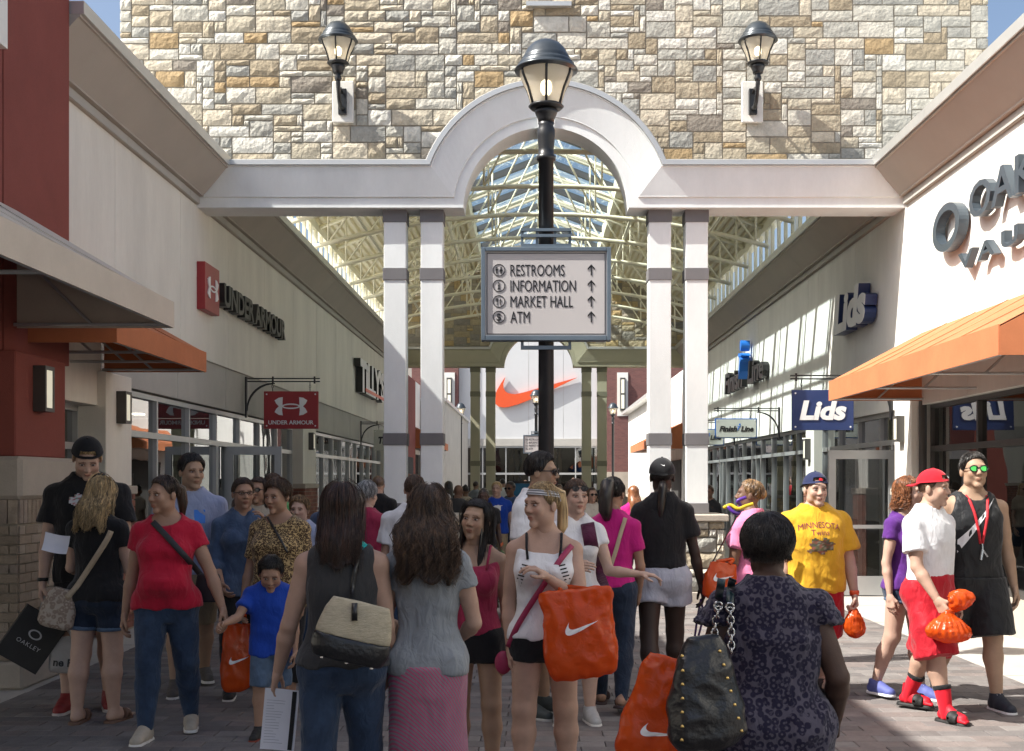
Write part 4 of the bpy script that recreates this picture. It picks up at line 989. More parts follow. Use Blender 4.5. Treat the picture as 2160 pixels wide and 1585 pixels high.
def blade(y, s, x0, x1, z0, z1, m, label, draw, m_edge=None, bracket=True):
    """double-sided hanging board on a wrought bracket fixed to the side wall"""
    t = empty('hanging_sign', ((x0+x1)/2, y, z0), label, 'sign')
    xw = W(s, -.005); xo = x0-.02 if s > 0 else x1+.02; zb = z1+.15
    b = MB(); b.tube([(xw,y,zb),(xo,y,zb)], .010, 6); b.tube([(xw,y,zb+.045),(xo,y,zb+.045)], .010, 6)
    sg = -1 if s > 0 else 1
    for r in (.42,.38): b.tube([(xw+sg*(.03+r*(1-cos(a))), y, zb-.03-r*(1-sin(a))+0.0) for a in np.linspace(0,pi/2,10)], .009, 6)
    b.box(min(xw,xw+sg*.03), max(xw,xw+sg*.03), y-.03, y+.03, zb-.55, zb+.07)
    for xx in (xw+sg*.42, xo-sg*.08): b.box(xx-.012, xx+.012, y-.02, y+.02, zb-.03, zb+.075)
    b.build('bracket', M_black, t)
    for xx in (x0+.13, x1-.13):
        c = MB()
        for k in range(3): c.tube([(xx+.012*cos(a)*(k%2), y+.012*cos(a)*((k+1)%2), z1+.025+.05*k+.026*sin(a)) for a in np.linspace(0,2*pi,9)], .004, 5)
        c.build('chain', M_black, t)
    b = MB(); b.bbox(x0, x1, y-.02, y+.02, z0, z1, .004); b.build('board', m_edge or m, t)
    if m_edge: part('panel', m, t, (x0+.02, x1-.02, y-.024, y-.0205, z0+.02, z1-.02))
    for xx in (x0+.045, x1-.045):
        for zz in (z0+.045, z1-.045):
            c = MB(); c.lathe([(.012,0),(.012,.006)], (0,0,0), 8); c.V = [(xx+v[0], y-.0245-v[2], zz+v[1]) for v in c.V]; c.build('bolt', M_wprint, t)
    draw(t, (x0+x1)/2, y-.0255, (z0+z1)/2, x1-x0, z1-z0)
def d_ua(t, x, y, z, w, h):
    poly_obj(UA_POLY, (x, y, z+h*.1), (1,0,0), (0,0,1), .004, M_signw, t, 'logo', w*.30); text_obj('UNDER ARMOUR', h*.105, (x, y, z-h*.33), (1,0,0), (0,0,1), M_signw, t, width=w*.83, bold=.02)
def d_lids(t, x, y, z, w, h): text_obj('Lids', h*.44, (x, y, z), (1,0,0), (0,0,1), M_signw, t, width=w*.76, shear=.2, bold=.045)
def d_fl(t, x, y, z, w, h):
    text_obj('Finish', h*.26, (x-w*.19, y, z-h*.02), (1,0,0), (0,0,1), M_lettk, t, width=w*.42, shear=.25, bold=.035); text_obj('Line', h*.26, (x+w*.26, y, z-h*.02), (1,0,0), (0,0,1), M_lettk, t, width=w*.30, shear=.25, bold=.035)
    poly_obj(fig+hd, (x+w*.06, y, z+h*.06), (1,0,0), (0,0,1), .004, M_blue, t, 'runner_figure', h*.24)
def d_tl(t, x, y, z, w, h): text_obj("TILLY'S", h*.3, (x, y, z), (1,0,0), (0,0,1), M_lettk, t, width=w*.7, shear=.2, bold=.05)
M_fls = mat('sign_pale_grey', (.62,.63,.58), .5, .03, 3, 0); M_flb = mat('sign_blue_edge', (.02,.13,.45), .4, .03, 3, 0)
blade(18.0, -1, UX(557,18), UX(672,18), VZ(905,18), VZ(826,18), M_ored, 'red hanging board with white logo on a curved black bracket', d_ua)
blade(16.0, 1, UX(1670,16), UX(1800,16), VZ(908,16), VZ(823,16), M_navy, 'navy hanging board with white slanted letters beside the orange awning', d_lids)
blade(23.3, 1, UX(1508,23.3), UX(1597,23.3), VZ(925,23.3), VZ(883,23.3), M_fls, 'pale blue-edged hanging board beside the navy one', d_fl, M_flb)
blade(28.5, 1, UX(1452,28.5), UX(1527,28.5), VZ(940,28.5), VZ(905,28.5), M_fls, 'pale blue-edged hanging board half hidden behind the white columns', d_fl, M_flb)
blade(30.0, -1, UX(788,30), UX(857,30), VZ(951,30), VZ(907,30), M_fls, 'pale hanging board on the surf shop wall behind the white columns', d_tl)
# ------------------------------------------------------------------ cloth, hair and skin materials
def cloth(name, col, rough=.85, fold=.5, pattern=None, col2=None, sc=30., spec=.2, sheen=.15):
    if name in MATS: return MATS[name]
    m = bpy.data.materials.new(name); m.use_nodes = True; nt = m.node_tree; n = nt.nodes; l = nt.links; b = n['Principled BSDF']
    b.inputs['Roughness'].default_value = rough; b.inputs['Specular IOR Level'].default_value = spec; b.inputs['Sheen Weight'].default_value = sheen
    tc = n.new('ShaderNodeTexCoord'); src = tc.outputs['Object']
    nz = n.new('ShaderNodeTexNoise'); nz.inputs['Scale'].default_value = 7 if pattern != 'denim' else 9; nz.inputs['Detail'].default_value = 6; nz.inputs['Roughness'].default_value = .65; l.new(src, nz.inputs['Vector'])
    rp = n.new('ShaderNodeValToRGB'); rp.color_ramp.elements[0].position = .3; rp.color_ramp.elements[1].position = .72
    lo, hi = (.88, 1.1) if pattern != 'denim' else (.72, 1.45)
    rp.color_ramp.elements[0].color = tuple(c*lo for c in col)+(1,); rp.color_ramp.elements[1].color = tuple(min(1, c*hi) for c in col)+(1,)
    l.new(nz.outputs['Fac'], rp.inputs['Fac']); out = rp.outputs['Color']
    if pattern in ('leopard', 'stripes', 'hstripes'):
        mx = n.new('ShaderNodeMix'); mx.data_type = 'RGBA'; l.new(out, mx.inputs['A']); mx.inputs['B'].default_value = col2+(1,)
        if pattern == 'leopard':
            v = n.new('ShaderNodeTexVoronoi'); v.feature = 'F1'; v.inputs['Scale'].default_value = sc; v.inputs['Randomness'].default_value = .85; l.new(src, v.inputs['Vector'])
            r2 = n.new('ShaderNodeValToRGB'); e = r2.color_ramp.elements; e[0].position = .20; e[0].color = (0,0,0,1); e[1].position = .28; e[1].color = (1,1,1,1); q = e.new(.56); q.color = (1,1,1,1); q = e.new(.64); q.color = (0,0,0,1)
            l.new(v.outputs['Distance'], r2.inputs['Fac'])
            n3 = n.new('ShaderNodeTexNoise'); n3.inputs['Scale'].default_value = sc*1.4; l.new(src, n3.inputs['Vector'])
            ml = n.new('ShaderNodeMath'); ml.operation = 'MULTIPLY'; ml.use_clamp = True; l.new(r2.outputs['Color'], ml.inputs[0])
            mr = n.new('ShaderNodeMapRange'); mr.inputs['From Min'].default_value = .4; mr.inputs['From Max'].default_value = .52; mr.inputs['From Min'].default_value = .30; mr.inputs['From Max'].default_value = .42; l.new(n3.outputs['Fac'], mr.inputs['Value']); l.new(mr.outputs['Result'], ml.inputs[1]); l.new(ml.outputs[0], mx.inputs['Factor'])
        else:
            wv = n.new('ShaderNodeTexWave'); wv.bands_direction = 'DIAGONAL' if pattern == 'stripes' else 'Z'; wv.inputs['Scale'].default_value = sc; wv.inputs['Distortion'].default_value = .3; l.new(src, wv.inputs['Vector'])
            r2 = n.new('ShaderNodeValToRGB'); r2.color_ramp.elements[0].position = .45; r2.color_ramp.elements[1].position = .55; l.new(wv.outputs['Color'], r2.inputs['Fac']); l.new(r2.outputs['Color'], mx.inputs['Factor'])
        out = mx.outputs['Result']
    l.new(out, b.inputs['Base Color'])
    mp = n.new('ShaderNodeMapping'); mp.inputs['Scale'].default_value = (1.2, 1.2, .55); mp.inputs['Rotation'].default_value = (.25, .2, .3); l.new(src, mp.inputs['Vector'])
    nb = n.new('ShaderNodeTexNoise'); nb.inputs['Scale'].default_value = 15; nb.inputs['Detail'].default_value = 3; nb.inputs['Distortion'].default_value = .9; l.new(mp.outputs['Vector'], nb.inputs['Vector'])
    b1 = n.new('ShaderNodeBump'); b1.inputs['Strength'].default_value = fold; b1.inputs['Distance'].default_value = .026; l.new(nb.outputs['Fac'], b1.inputs['Height'])
    nw = n.new('ShaderNodeTexNoise'); nw.inputs['Scale'].default_value = 420; l.new(src, nw.inputs['Vector'])
    b2 = n.new('ShaderNodeBump'); b2.inputs['Strength'].default_value = .18; b2.inputs['Distance'].default_value = .003; l.new(nw.outputs['Fac'], b2.inputs['Height']); l.new(b1.outputs['Normal'], b2.inputs['Normal']); l.new(b2.outputs['Normal'], b.inputs['Normal'])
    MATS[name] = m; return m
def hair_mat(name, col, col2=None):
    if name in MATS: return MATS[name]
    m = bpy.data.materials.new(name); m.use_nodes = True; nt = m.node_tree; n = nt.nodes; l = nt.links; b = n['Principled BSDF']
    b.inputs['Roughness'].default_value = .33; b.inputs['Specular IOR Level'].default_value = .5
    tc = n.new('ShaderNodeTexCoord'); mp = n.new('ShaderNodeMapping'); mp.inputs['Scale'].default_value = (60, 60, 5); l.new(tc.outputs['Object'], mp.inputs['Vector'])
    nz = n.new('ShaderNodeTexNoise'); nz.inputs['Scale'].default_value = 1; nz.inputs['Detail'].default_value = 5; l.new(mp.outputs['Vector'], nz.inputs['Vector'])
    rp = n.new('ShaderNodeValToRGB'); rp.color_ramp.elements[0].position = .32; rp.color_ramp.elements[1].position = .7
    c2 = col2 or tuple(min(1, c*1.9) for c in col); rp.color_ramp.elements[0].color = tuple(c*.6 for c in col)+(1,); rp.color_ramp.elements[1].color = c2+(1,)
    l.new(nz.outputs['Fac'], rp.inputs['Fac'])
    ri = n.new('ShaderNodeNewGeometry'); mr = n.new('ShaderNodeMapRange'); mr.inputs['To Min'].default_value = .45; mr.inputs['To Max'].default_value = 1.75; l.new(ri.outputs['Random Per Island'], mr.inputs['Value'])
    mx = n.new('ShaderNodeMix'); mx.data_type = 'RGBA'; mx.blend_type = 'MULTIPLY'; mx.inputs['Factor'].default_value = 1; l.new(rp.outputs['Color'], mx.inputs['A']); l.new(mr.outputs['Result'], mx.inputs['B']); l.new(mx.outputs['Result'], b.inputs['Base Color'])
    bp = n.new('ShaderNodeBump'); bp.inputs['Strength'].default_value = .6; bp.inputs['Distance'].default_value = .006; l.new(nz.outputs['Fac'], bp.inputs['Height']); l.new(bp.outputs['Normal'], b.inputs['Normal'])
    MATS[name] = m; return m
M_skin = attr_mat('skin', rough=.55, bump=.2, bs=190, sss=.06)
SKM = .84
SK = dict(fair=(.60,.40,.31), light=(.55,.35,.26), tan=(.42,.25,.17), olive=(.46,.30,.205), brown=(.20,.11,.072), dark=(.085,.047,.034), deep=(.05,.03,.023))
M_lens = mat('dark_lens', (.012,.012,.016), .08, 0, spec=.8); M_lensg = mat('green_mirror_lens', (.08,.5,.12), .08, 0, metal=.9); M_frame = mat('black_frame', (.01,.01,.01), .3, 0)

# ------------------------------------------------------------------ implicit surfaces -> continuous meshes
class Field:
    def __init__(s, lo, hi, h):
        s.h = h; s.lo = np.array(lo, float)-2.5*h; n = np.ceil((np.array(hi, float)-s.lo)/h).astype(int)+4; s.n = n
        s.ax = [s.lo[i]+h*np.arange(n[i]) for i in range(3)]; s.F = np.full(tuple(n), 10.0, dtype=np.float32)
    def box(s, lo, hi):
        a = [max(0, int((lo[i]-s.lo[i])/s.h)) for i in range(3)]; b = [min(s.n[i], int((hi[i]-s.lo[i])/s.h)+2) for i in range(3)]
        if any(b[i] <= a[i] for i in range(3)): return None
        return tuple(slice(a[i], b[i]) for i in range(3))
    def grid(s, sl): return s.ax[0][sl[0]][:,None,None], s.ax[1][sl[1]][None,:,None], s.ax[2][sl[2]][None,None,:]
    def put(s, sl, d, k, sub=False):
        A = s.F[sl]
        if sub:
            d = -d
            if k > 0: h = np.maximum(k-np.abs(A-d), 0)/k; s.F[sl] = np.maximum(A, d)+h*h*k*.25
            else: s.F[sl] = np.maximum(A, d)
        elif k > 0:
            h = np.maximum(k-np.abs(A-d), 0)/k; s.F[sl] = np.minimum(A, d)-h*h*k*.25
        else: s.F[sl] = np.minimum(A, d)
    def cap(s, a, b, ra, rb, k=.02, flat=False, sub=False, sq=None):
        a = np.array(a, float); b = np.array(b, float); r = max(ra, rb)+k+3*s.h
        sl = s.box(np.minimum(a,b)-r, np.maximum(a,b)+r)
        if sl is None: return
        X,Y,Z = s.grid(sl); d = b-a; L2 = max(1e-9, d@d)
        t = ((X-a[0])*d[0]+(Y-a[1])*d[1]+(Z-a[2])*d[2])/L2; tt = np.clip(t, 0, 1)
        D = np.sqrt((X-a[0]-tt*d[0])**2+(Y-a[1]-tt*d[1])**2+(Z-a[2]-tt*d[2])**2)-(ra+(rb-ra)*tt)
        if flat: D = np.maximum(D, (t-1)*sqrt(L2))
        s.put(sl, D, k, sub)
    def ell(s, c, r, k=.02, sub=False):
        c = np.array(c, float); r = np.array(r, float); m = r+k+3*s.h; sl = s.box(c-m, c+m)
        if sl is None: return
        X,Y,Z = s.grid(sl); q = np.sqrt(((X-c[0])/r[0])**2+((Y-c[1])/r[1])**2+((Z-c[2])/r[2])**2)
        s.put(sl, (q-1)*r.min(), k, sub)
    def loft(s, z, hw, hd, xo, yo, k=.02, p=2.3):
        m = max(max(hw), max(hd))+k+3*s.h; xm, ym = np.max(np.abs(xo)), np.max(np.abs(yo))
        sl = s.box((-m-xm, -m-ym, z[0]-k-3*s.h), (m+xm, m+ym, z[-1]+k+3*s.h))
        X,Y,Z = s.grid(sl); zz = Z.ravel(); f = lambda a: np.interp(zz, z, a)[None,None,:]
        W_, D_ = f(hw), f(hd); q = ((np.abs(X-f(xo))/W_)**p+(np.abs(Y-f(yo))/D_)**p)**(1/p)
        d = np.maximum((q-1)*np.minimum(W_, D_), np.maximum(z[0]-Z, Z-z[-1])); s.put(sl, d, k)
    def cut(s, fn):                       # keep where fn < 0
        X,Y,Z = s.ax[0][:,None,None], s.ax[1][None,:,None], s.ax[2][None,None,:]; s.F = np.maximum(s.F, fn(X,Y,Z)).astype(np.float32)
    def mesh(s):
        F = s.F; S = F < 0; nx,ny,nz = F.shape
        c = np.zeros((nx-1,ny-1,nz-1), np.int8)
        for i in (0,1):
            for j in (0,1):
                for k in (0,1): c += S[i:nx-1+i, j:ny-1+j, k:nz-1+k]
        act = (c > 0) & (c < 8); I,J,K = np.nonzero(act); n = len(I)
        if n == 0: return np.zeros((0,3)), np.zeros((0,4), int)
        idx = np.full(act.shape, -1, np.int32); idx[act] = np.arange(n)
        acc = np.zeros((n,3)); ct = np.zeros(n)
        for ax in range(3):
            for u in (0,1):
                for v in (0,1):
                    o = [0,0,0]; o[(ax+1)%3] = u; o[(ax+2)%3] = v; e = list(o); e[ax] = 1
                    fa = F[I+o[0],J+o[1],K+o[2]]; fb = F[I+e[0],J+e[1],K+e[2]]; m = (fa < 0) != (fb < 0)
                    t = fa[m]/(fa[m]-fb[m]); P = np.tile(np.array(o, float), (m.sum(),1)); P[:,ax] += t; acc[m] += P; ct[m] += 1
        V = s.lo+s.h*(np.stack([I,J,K],1)+acc/ct[:,None]); Q = []
        for ax in range(3):
            a1, a2 = (ax+1)%3, (ax+2)%3; s0 = [slice(None)]*3; s1 = [slice(None)]*3; s0[ax] = slice(0,-1); s1[ax] = slice(1,None)
            for a in (a1,a2): s0[a] = slice(1,-1); s1[a] = slice(1,-1)
            A = S[tuple(s0)]; B = S[tuple(s1)]; ijk = np.nonzero(A != B)
            if len(ijk[0]) == 0: continue
            ijk = [q.copy() for q in ijk]; ijk[a1] += 1; ijk[a2] += 1
            def cell(d1, d2):
                q = [x for x in ijk]; q[a1] = ijk[a1]+d1; q[a2] = ijk[a2]+d2; return idx[q[0],q[1],q[2]]
            f = np.stack([cell(-1,-1),cell(0,-1),cell(0,0),cell(-1,0)],1); ins = S[ijk[0],ijk[1],ijk[2]]; f[~ins] = f[~ins][:,::-1]; Q.append(f)
        Fq = np.concatenate(Q); Fq = Fq[(Fq >= 0).all(1)]
        return V, Fq
def relax(V, F, it=2, lam=.5):
    e = np.concatenate([F[:,[0,1]],F[:,[1,2]],F[:,[2,3]],F[:,[3,0]]]); n = len(V); deg = np.bincount(e.ravel(), minlength=n).astype(float); deg[deg == 0] = 1
    for _ in range(it):
        S_ = np.zeros_like(V)
        for a in range(3): S_[:,a] = np.bincount(e[:,0], V[e[:,1],a], n)+np.bincount(e[:,1], V[e[:,0],a], n)
        V = V+lam*(S_/deg[:,None]-V)
    return V
def vnormals(V, F):
    a = V[F[:,2]]-V[F[:,0]]; b = V[F[:,3]]-V[F[:,1]]; nn = np.cross(a,b); N = np.zeros_like(V)
    for k in range(4):
        for ax in range(3): N[:,ax] += np.bincount(F[:,k], nn[:,ax], len(V))
    return N/np.maximum(1e-12, np.linalg.norm(N,axis=1))[:,None]
def folds(V, F, amp, seed, sc=(13,13,6)):
    """sink soft wrinkles into a garment"""
    if amp <= 0: return V
    N = vnormals(V,F); o = seed*3.7; d = np.empty(len(V))
    for i, v in enumerate(V):
        a = mnoise.noise((v[0]*sc[0]+v[2]*4+o, v[1]*sc[1]+o, v[2]*sc[2]-v[0]*5)); b = mnoise.noise((v[0]*sc[0]*.6-v[2]*3.1+o, v[1]*sc[1]*.6-o, v[2]*sc[2]*1.3+v[0]*6))
        d[i] = .55*a+.95*(.28-abs(b))*(1 if abs(b) < .5 else .4)
    return V+N*(d*amp)[:,None]
def rotz(a): c,s = cos(a),sin(a); return np.array([[c,-s,0],[s,c,0],[0,0,1.]])
def rotx(a): c,s = cos(a),sin(a); return np.array([[1.,0,0],[0,c,-s],[0,s,c]])
def roty(a): c,s = cos(a),sin(a); return np.array([[c,0,s],[0,1.,0],[-s,0,c]])

# ------------------------------------------------------------------ cached head, hand, foot, shoe
CACHE = {}
def head_geo(sex, h=.0058):
    key = ('head', sex, h)
    if key in CACHE: return CACHE[key]
    f = Field((-.1,-.125,-.135), (.1,.115,.125), h); M_ = sex == 'm'
    f.ell((0,.012,.03), (.073,.092,.085), .01); f.ell((0,-.022,-.03), (.058,.066,.072), .03)
    j = .046 if M_ else .040
    for s in (-1,1):
        f.ell((s*j,-.008,-.066), (.02,.03,.024), .03); f.ell((s*.036,-.062,-.022), (.026,.022,.026), .02)
    f.ell((0,-.068,-.100), (.026 if M_ else .02,.02,.02), .025)
    f.cap((-.04,-.074,.028), (.04,-.074,.028), .011, .011, .02)
    for s in (-1,1): f.ell((s*.032,-.101,.006), (.019,.017,.012), .012, True)
    f.cap((0,-.082,.018), (0,-.104,-.024), .0075, .0115, .012)
    for s in (-1,1): f.ell((s*.012,-.093,-.029), (.009,.010,.008), .008)
    f.ell((0,-.085,-.056), (.019,.011,.006), .010); f.ell((0,-.083,-.067), (.015,.012,.008), .010)
    for s in (-1,1): f.ell((s*.079,.014,-.006), (.010,.020,.031), .006)
    f.cap((0,.012,-.03), (0,.02,-.13), .05, .05, .03)
    V,F = f.mesh(); V = relax(V,F,1,.4)
    x,y,z = V.T; T = np.ones((len(V),3))
    fr = y < -.05
    lip = fr & (np.abs(x) < .020-.5*np.abs(z+.062)) & (z < -.050) & (z > -.075); T[lip] = (.90,.66,.64) if sex == 'f' else (.93,.78,.75)
    mouth = fr & (np.abs(x) < .018) & (np.abs(z+.062) < .003); T[mouth] = (.45,.25,.24)
    brow = fr & (np.abs(x) > .013) & (np.abs(x) < .052) & (np.abs(z-(.027-.9*np.maximum(0,np.abs(x)-.036))) < (.0048 if M_ else .0036)); T[brow] = (.42,.36,.33)
    nos = fr & (np.abs(np.abs(x)-.009) < .005) & (z < -.031) & (z > -.038) & (y < -.085); T[nos] = (.5,.4,.4)
    sock = fr & (np.hypot((np.abs(x)-.032)/.021, (z-.006)/.013) < 1); T[sock] = (.80,.72,.70)
    lash = fr & (np.abs(np.abs(x)-.032) < .018) & (np.abs(z-.0135) < .0032); T[lash] = (.34,.28,.27)
    cheek = fr & (np.hypot((np.abs(x)-.036)/.02, (z+.025)/.018) < 1); T[cheek] *= (1.03,.93,.92)
    # eyes: flattened balls with white, iris and pupil
    EV = []; EF = []; EC = []
    for s in (-1,1):
        b0 = sum(len(q) for q in EV); n1,n2 = 12,8; P = []
        for i in range(n2+1):
            for k in range(n1):
                a = pi*i/n2; q = 2*pi*k/n1; P.append((sin(a)*cos(q), -cos(a), sin(a)*sin(q)))
        P = np.array(P); EV.append(P*np.array([.0132,.010,.0052])+np.array([s*.032,-.0795,.0058]))
        rr = np.hypot(P[:,0]*.0150, P[:,2]*.0078); c = np.tile((.36,.33,.31),(len(P),1)); c[(rr < .0082)&(P[:,1] < 0)] = (.06,.04,.03); EC.append(c)
        EF += [(b0+i*n1+k, b0+i*n1+(k+1)%n1, b0+(i+1)*n1+(k+1)%n1, b0+(i+1)*n1+k) for i in range(n2) for k in range(n1)]
    CACHE[key] = (V, F, T, np.concatenate(EV), np.array(EF), np.concatenate(EC)); return CACHE[key]
def hand_geo(curl, h=.0048, point=False):
    """x along the fingers, y towards the thumb, +z the palm side; metres for a 1.7 m adult"""
    key = ('hand', round(curl,2), h, point)
    if key in CACHE: return CACHE[key]
    f = Field((-.03,-.06,-.05), (.2,.08,.09), h)
    for i, yy in enumerate((.030,.010,-.010,-.029)):
        f.cap((.0,yy*.55,0), (.085-.006*abs(i-1),yy,0), .0165, .0125, .012)
        L = (.041,.046,.043,.034)[i]; c = curl if not (point and i == 0) else .08; p = np.array([.085-.006*abs(i-1), yy, 0.]); a = .15+c*.9; r = .0098-.0006*(i == 3)
        for sgm, kk in ((L,1.0),(L*.62,1.1),(L*.5,.8)):
            q = p+sgm*np.array([cos(a), yy*.6*(1-c), sin(a)]); f.cap(p, q, r, r*.93, .004); p = q; a += .12+c*kk*1.0; r *= .93
    f.cap((.012,.022,.004), (.040,.046,.016), .016, .0125, .01); p = np.array([.040,.046,.016]); q = p+np.array([.030,.012-.02*curl,.012+.012*curl]); f.cap(p, q, .0115, .0105, .006); f.cap(q, q+np.array([.024,-.004-.014*curl,.006+.01*curl]), .0102, .0085, .004)
    f.cap((-.02,0,0), (.02,0,0), .0235, .022, .012)
    V,F = f.mesh(); V = relax(V,F,1,.35); CACHE[key] = (V,F); return CACHE[key]
def foot_geo(kind, h=.0042):
    """unit-height figure: ankle above the origin, toes towards -Y"""
    key = ('foot', kind, h)
    if key in CACHE: return CACHE[key]
    f = Field((-.035,-.125,-.004), (.035,.05,.075), h*.62)
    if kind == 'bare':
        f.cap((0,.018,.018), (0,-.03,.018), .0195, .020, .01); f.cap((0,-.03,.016), (0,-.078,.012), .023, .023, .01); f.cap((0,.0,.05), (0,-.055,.02), .019, .014, .015); f.cap((0,.002,.02), (0,0,.075), .021, .021, .012)
        for i, (x, L) in enumerate(((-.017,.110),(-.007,.108),(.003,.104),(.011,.099),(.018,.093))): f.cap((x,-.08,.009), (x,-L,.007), .0075 if i == 0 else .0055, .0065 if i == 0 else .005, .003)
    elif kind == 'upper':
        f.cap((0,.020,.026), (0,-.03,.026), .0245, .0265, .01); f.cap((0,-.03,.022), (0,-.088,.016), .0275, .0235, .01); f.cap((0,.0,.05), (0,-.055,.028), .0225, .019, .015); f.cap((0,.006,.02), (0,.006,.066), .026, .0255, .012, flat=True)
    elif kind == 'sole':
        f.cap((0,.022,.0), (0,-.03,.0), .027, .027, .005); f.cap((0,-.03,.0), (0,-.087,.0), .0285, .0265, .005); f.cut(lambda X,Y,Z: np.abs(Z-.006)-.0066+0*X+0*Y)
    elif kind == 'strap':
        f.cap((-.016,-.045,.018), (.016,-.045,.018), .026, .026, .005); f.cap((-.014,-.065,.013), (.014,-.065,.013), .022, .022, .005); f.cut(lambda X,Y,Z: np.abs(Y+.055)-.02+0*X+0*Z)
    if kind != 'sole': f.cut(lambda X,Y,Z: (.004 if kind == 'upper' else .001)-Z+0*X+0*Y)
    V,F = f.mesh(); V = relax(V,F,1,.4); CACHE[key] = (V,F); return CACHE[key]

RING_Z = np.array([.445,.48,.51,.54,.58,.615,.65,.69,.725,.76,.79,.812,.828,.843,.858,.872])
RF = (np.array([.060,.093,.102,.098,.083,.074,.075,.081,.086,.086,.089,.090,.080,.060,.042,.033]), np.array([.045,.064,.070,.067,.057,.052,.053,.058,.066,.060,.052,.046,.041,.037,.033,.031]))
RM = (np.array([.060,.086,.093,.092,.086,.084,.087,.094,.101,.105,.108,.107,.094,.072,.050,.039]), np.array([.045,.060,.066,.064,.060,.058,.060,.065,.069,.067,.060,.053,.048,.043,.039,.036]))
RYO = np.array([.0,.008,.010,.006,.0,-.002,-.003,-.004,-.006,-.002,.002,.006,.008,.009,.009,.008])
LIFT = .026                                   # top of the pavers
def ldir(s, f, o): f, o = radians(f), radians(o); return np.array([s*sin(o), -sin(f)*cos(o), -cos(f)*cos(o)])
class Fig: pass
PN = [0]
def person(label, px, Y, H, yaw=0, sex='f', skin='light', w=1.0, belly=0., bust=.012, lean=0., arms=None, legs=None, head=(0,0), headk=1.05, hair=None, top=None, bottom=None, shoes=None, cap=None, glasses=None, curl=(.35,.35), point=None, extra=None, group=None, X=None, sway=0.):
    PN[0] += 1; seed = PN[0]; g = Fig(); g.H = H; g.sex = sex; M_ = sex == 'm'; fem = not M_
    X = UX(px, Y) if X is None else X
    root = empty('person', (X, Y, LIFT), label, 'person', group); g.root = root
    R = rotz(radians(yaw)); g.R = R; g.org = np.array([X, Y, LIFT])
    def world(V): return V@R.T                # parts are stored relative to the root
    g.world = world
    hv = min(.032, max(.0105, Y*.00145)); near = Y < 11; g.near = near
    arms = arms or {}; legs = legs or {}
    # joints ------------------------------------------------------------------
    L1 = L2 = .2375*H; hz = .52*H; J = {}
    for s in (-1,1):
        tf, to, fx = legs.get(s, (0,2,2)); hip = np.array([s*.050*H*w**.5, 0, 0]); kn = hip+L1*ldir(s,tf,to); an = kn+L2*ldir(s,tf-fx,to*.4); J[s] = [hip,kn,an]
    hz = .045*H-min(J[s][2][2] for s in (-1,1))
    for s in (-1,1): J[s] = [p+np.array([0,0,hz]) for p in J[s]]
    dz = hz-.52*H
    def up(p):                                 # upper body: drop, lean, sway
        p = np.array(p, float)*H; t = p[2]-.5*H; return np.array([p[0]+sway*t, p[1]-lean*t, p[2]+dz])
    g.up = up
    shx = (.110 if M_ else .091)*w**.4
    for s in (-1,1):
        sh = up((s*shx, .006, .789)); fu, ou, ff, of = arms.get(s, (4,9,14,4))
        el = sh+.172*H*ldir(s,fu,ou); wr = el+.150*H*ldir(s,ff,of); J[s] += [sh,el,wr, ldir(s,ff,of)]
    g.J = J
    rings = RM if M_ else RF; k_w = np.where(RING_Z < .75, w, w**.55); hw = rings[0]*k_w*H; hd = rings[1]*(k_w**.9)*H
    bz = np.exp(-((RING_Z-.605)/.055)**2); hd = hd+belly*H*bz*.5; yo = RYO*H-belly*H*bz*.5
    if fem: bu = np.exp(-((RING_Z-.725)/.032)**2)*bust*H; hd = hd+bu*.5; yo = yo-bu*.5
    zr = RING_Z*H+dz; t_ = RING_Z*H-.5*H; xo_ = sway*t_; yo_ = yo-lean*t_
    aw = w**.8; ar = ((.031,.026,.0265,.0178) if M_ else (.0272,.0228,.0232,.0148)); ar = [a*H*aw*.94 for a in ar]
    lr = ((.052,.037,.0375,.0215) if M_ else (.0555,.036,.0365,.0205)); lr = [lr[0]*H*w**.9, lr[1]*H*w**.7, lr[2]*H*w**.7, lr[3]*H*w**.5]
    g.ar, g.lr, g.hw, g.hd, g.zr, g.dz = ar, lr, hw, hd, zr, dz
    def leg(f, s, e, t=9, flare=0., k=.02, eb=None):
        """leg tube with ease e down to fraction t of the leg length (0..2; 1 = knee)"""
        hip,kn,an = J[s][:3]
        if t <= 1.2: f.cap(hip, hip+(kn-hip)*t, lr[0]+e, lr[0]+(lr[1]-lr[0])*t+e+flare, k, flat=True)
        else:
            f.cap(hip, kn, lr[0]+e, lr[1]+e, k); cm = kn+(an-kn)*.33+np.array([0,.010*H,0])
            if t < 1.33: f.cap(kn, kn+(an-kn)*(t-1)+np.array([0,.008*H,0]), lr[1]+e, lr[2]+e+flare, k, flat=True)
            else:
                e2 = e if eb is None else eb
                f.cap(kn, cm, lr[1]+e, lr[2]+e2, k); tt = min(t,2)-1; f.cap(cm, kn+(an-kn)*tt, lr[2]+e2, lr[2]+(lr[3]-lr[2])*(tt-.33)/.67+e2+flare, k, flat=t < 2)
    def arm(f, s, e, t=9, flare=0., k=.012, full=False):
        sh,el,wr = J[s][3:6]
        if t <= 1: f.cap(sh, sh+(el-sh)*t, ar[0]+e, ar[0]+(ar[1]-ar[0])*t+e+flare, k, flat=True)
        else:
            f.cap(sh, el, ar[0]+e, ar[1]+e, k); m_ = el+(wr-el)*.28; tt = min(t,2)-1
            f.cap(el, m_, ar[1]*.96+e, ar[2]*1.04+e, k); f.cap(m_, el+(wr-el)*max(tt,.3), ar[2]*1.04+e, ar[3]*.94+e+flare, k, flat=t < 2)
    pts = np.array([p for s in (-1,1) for p in J[s][:6]]); lo = pts.min(0)-.16*H*w; hi = pts.max(0)+.16*H*w; lo[2] = 0; hi[2] = H*.93+dz
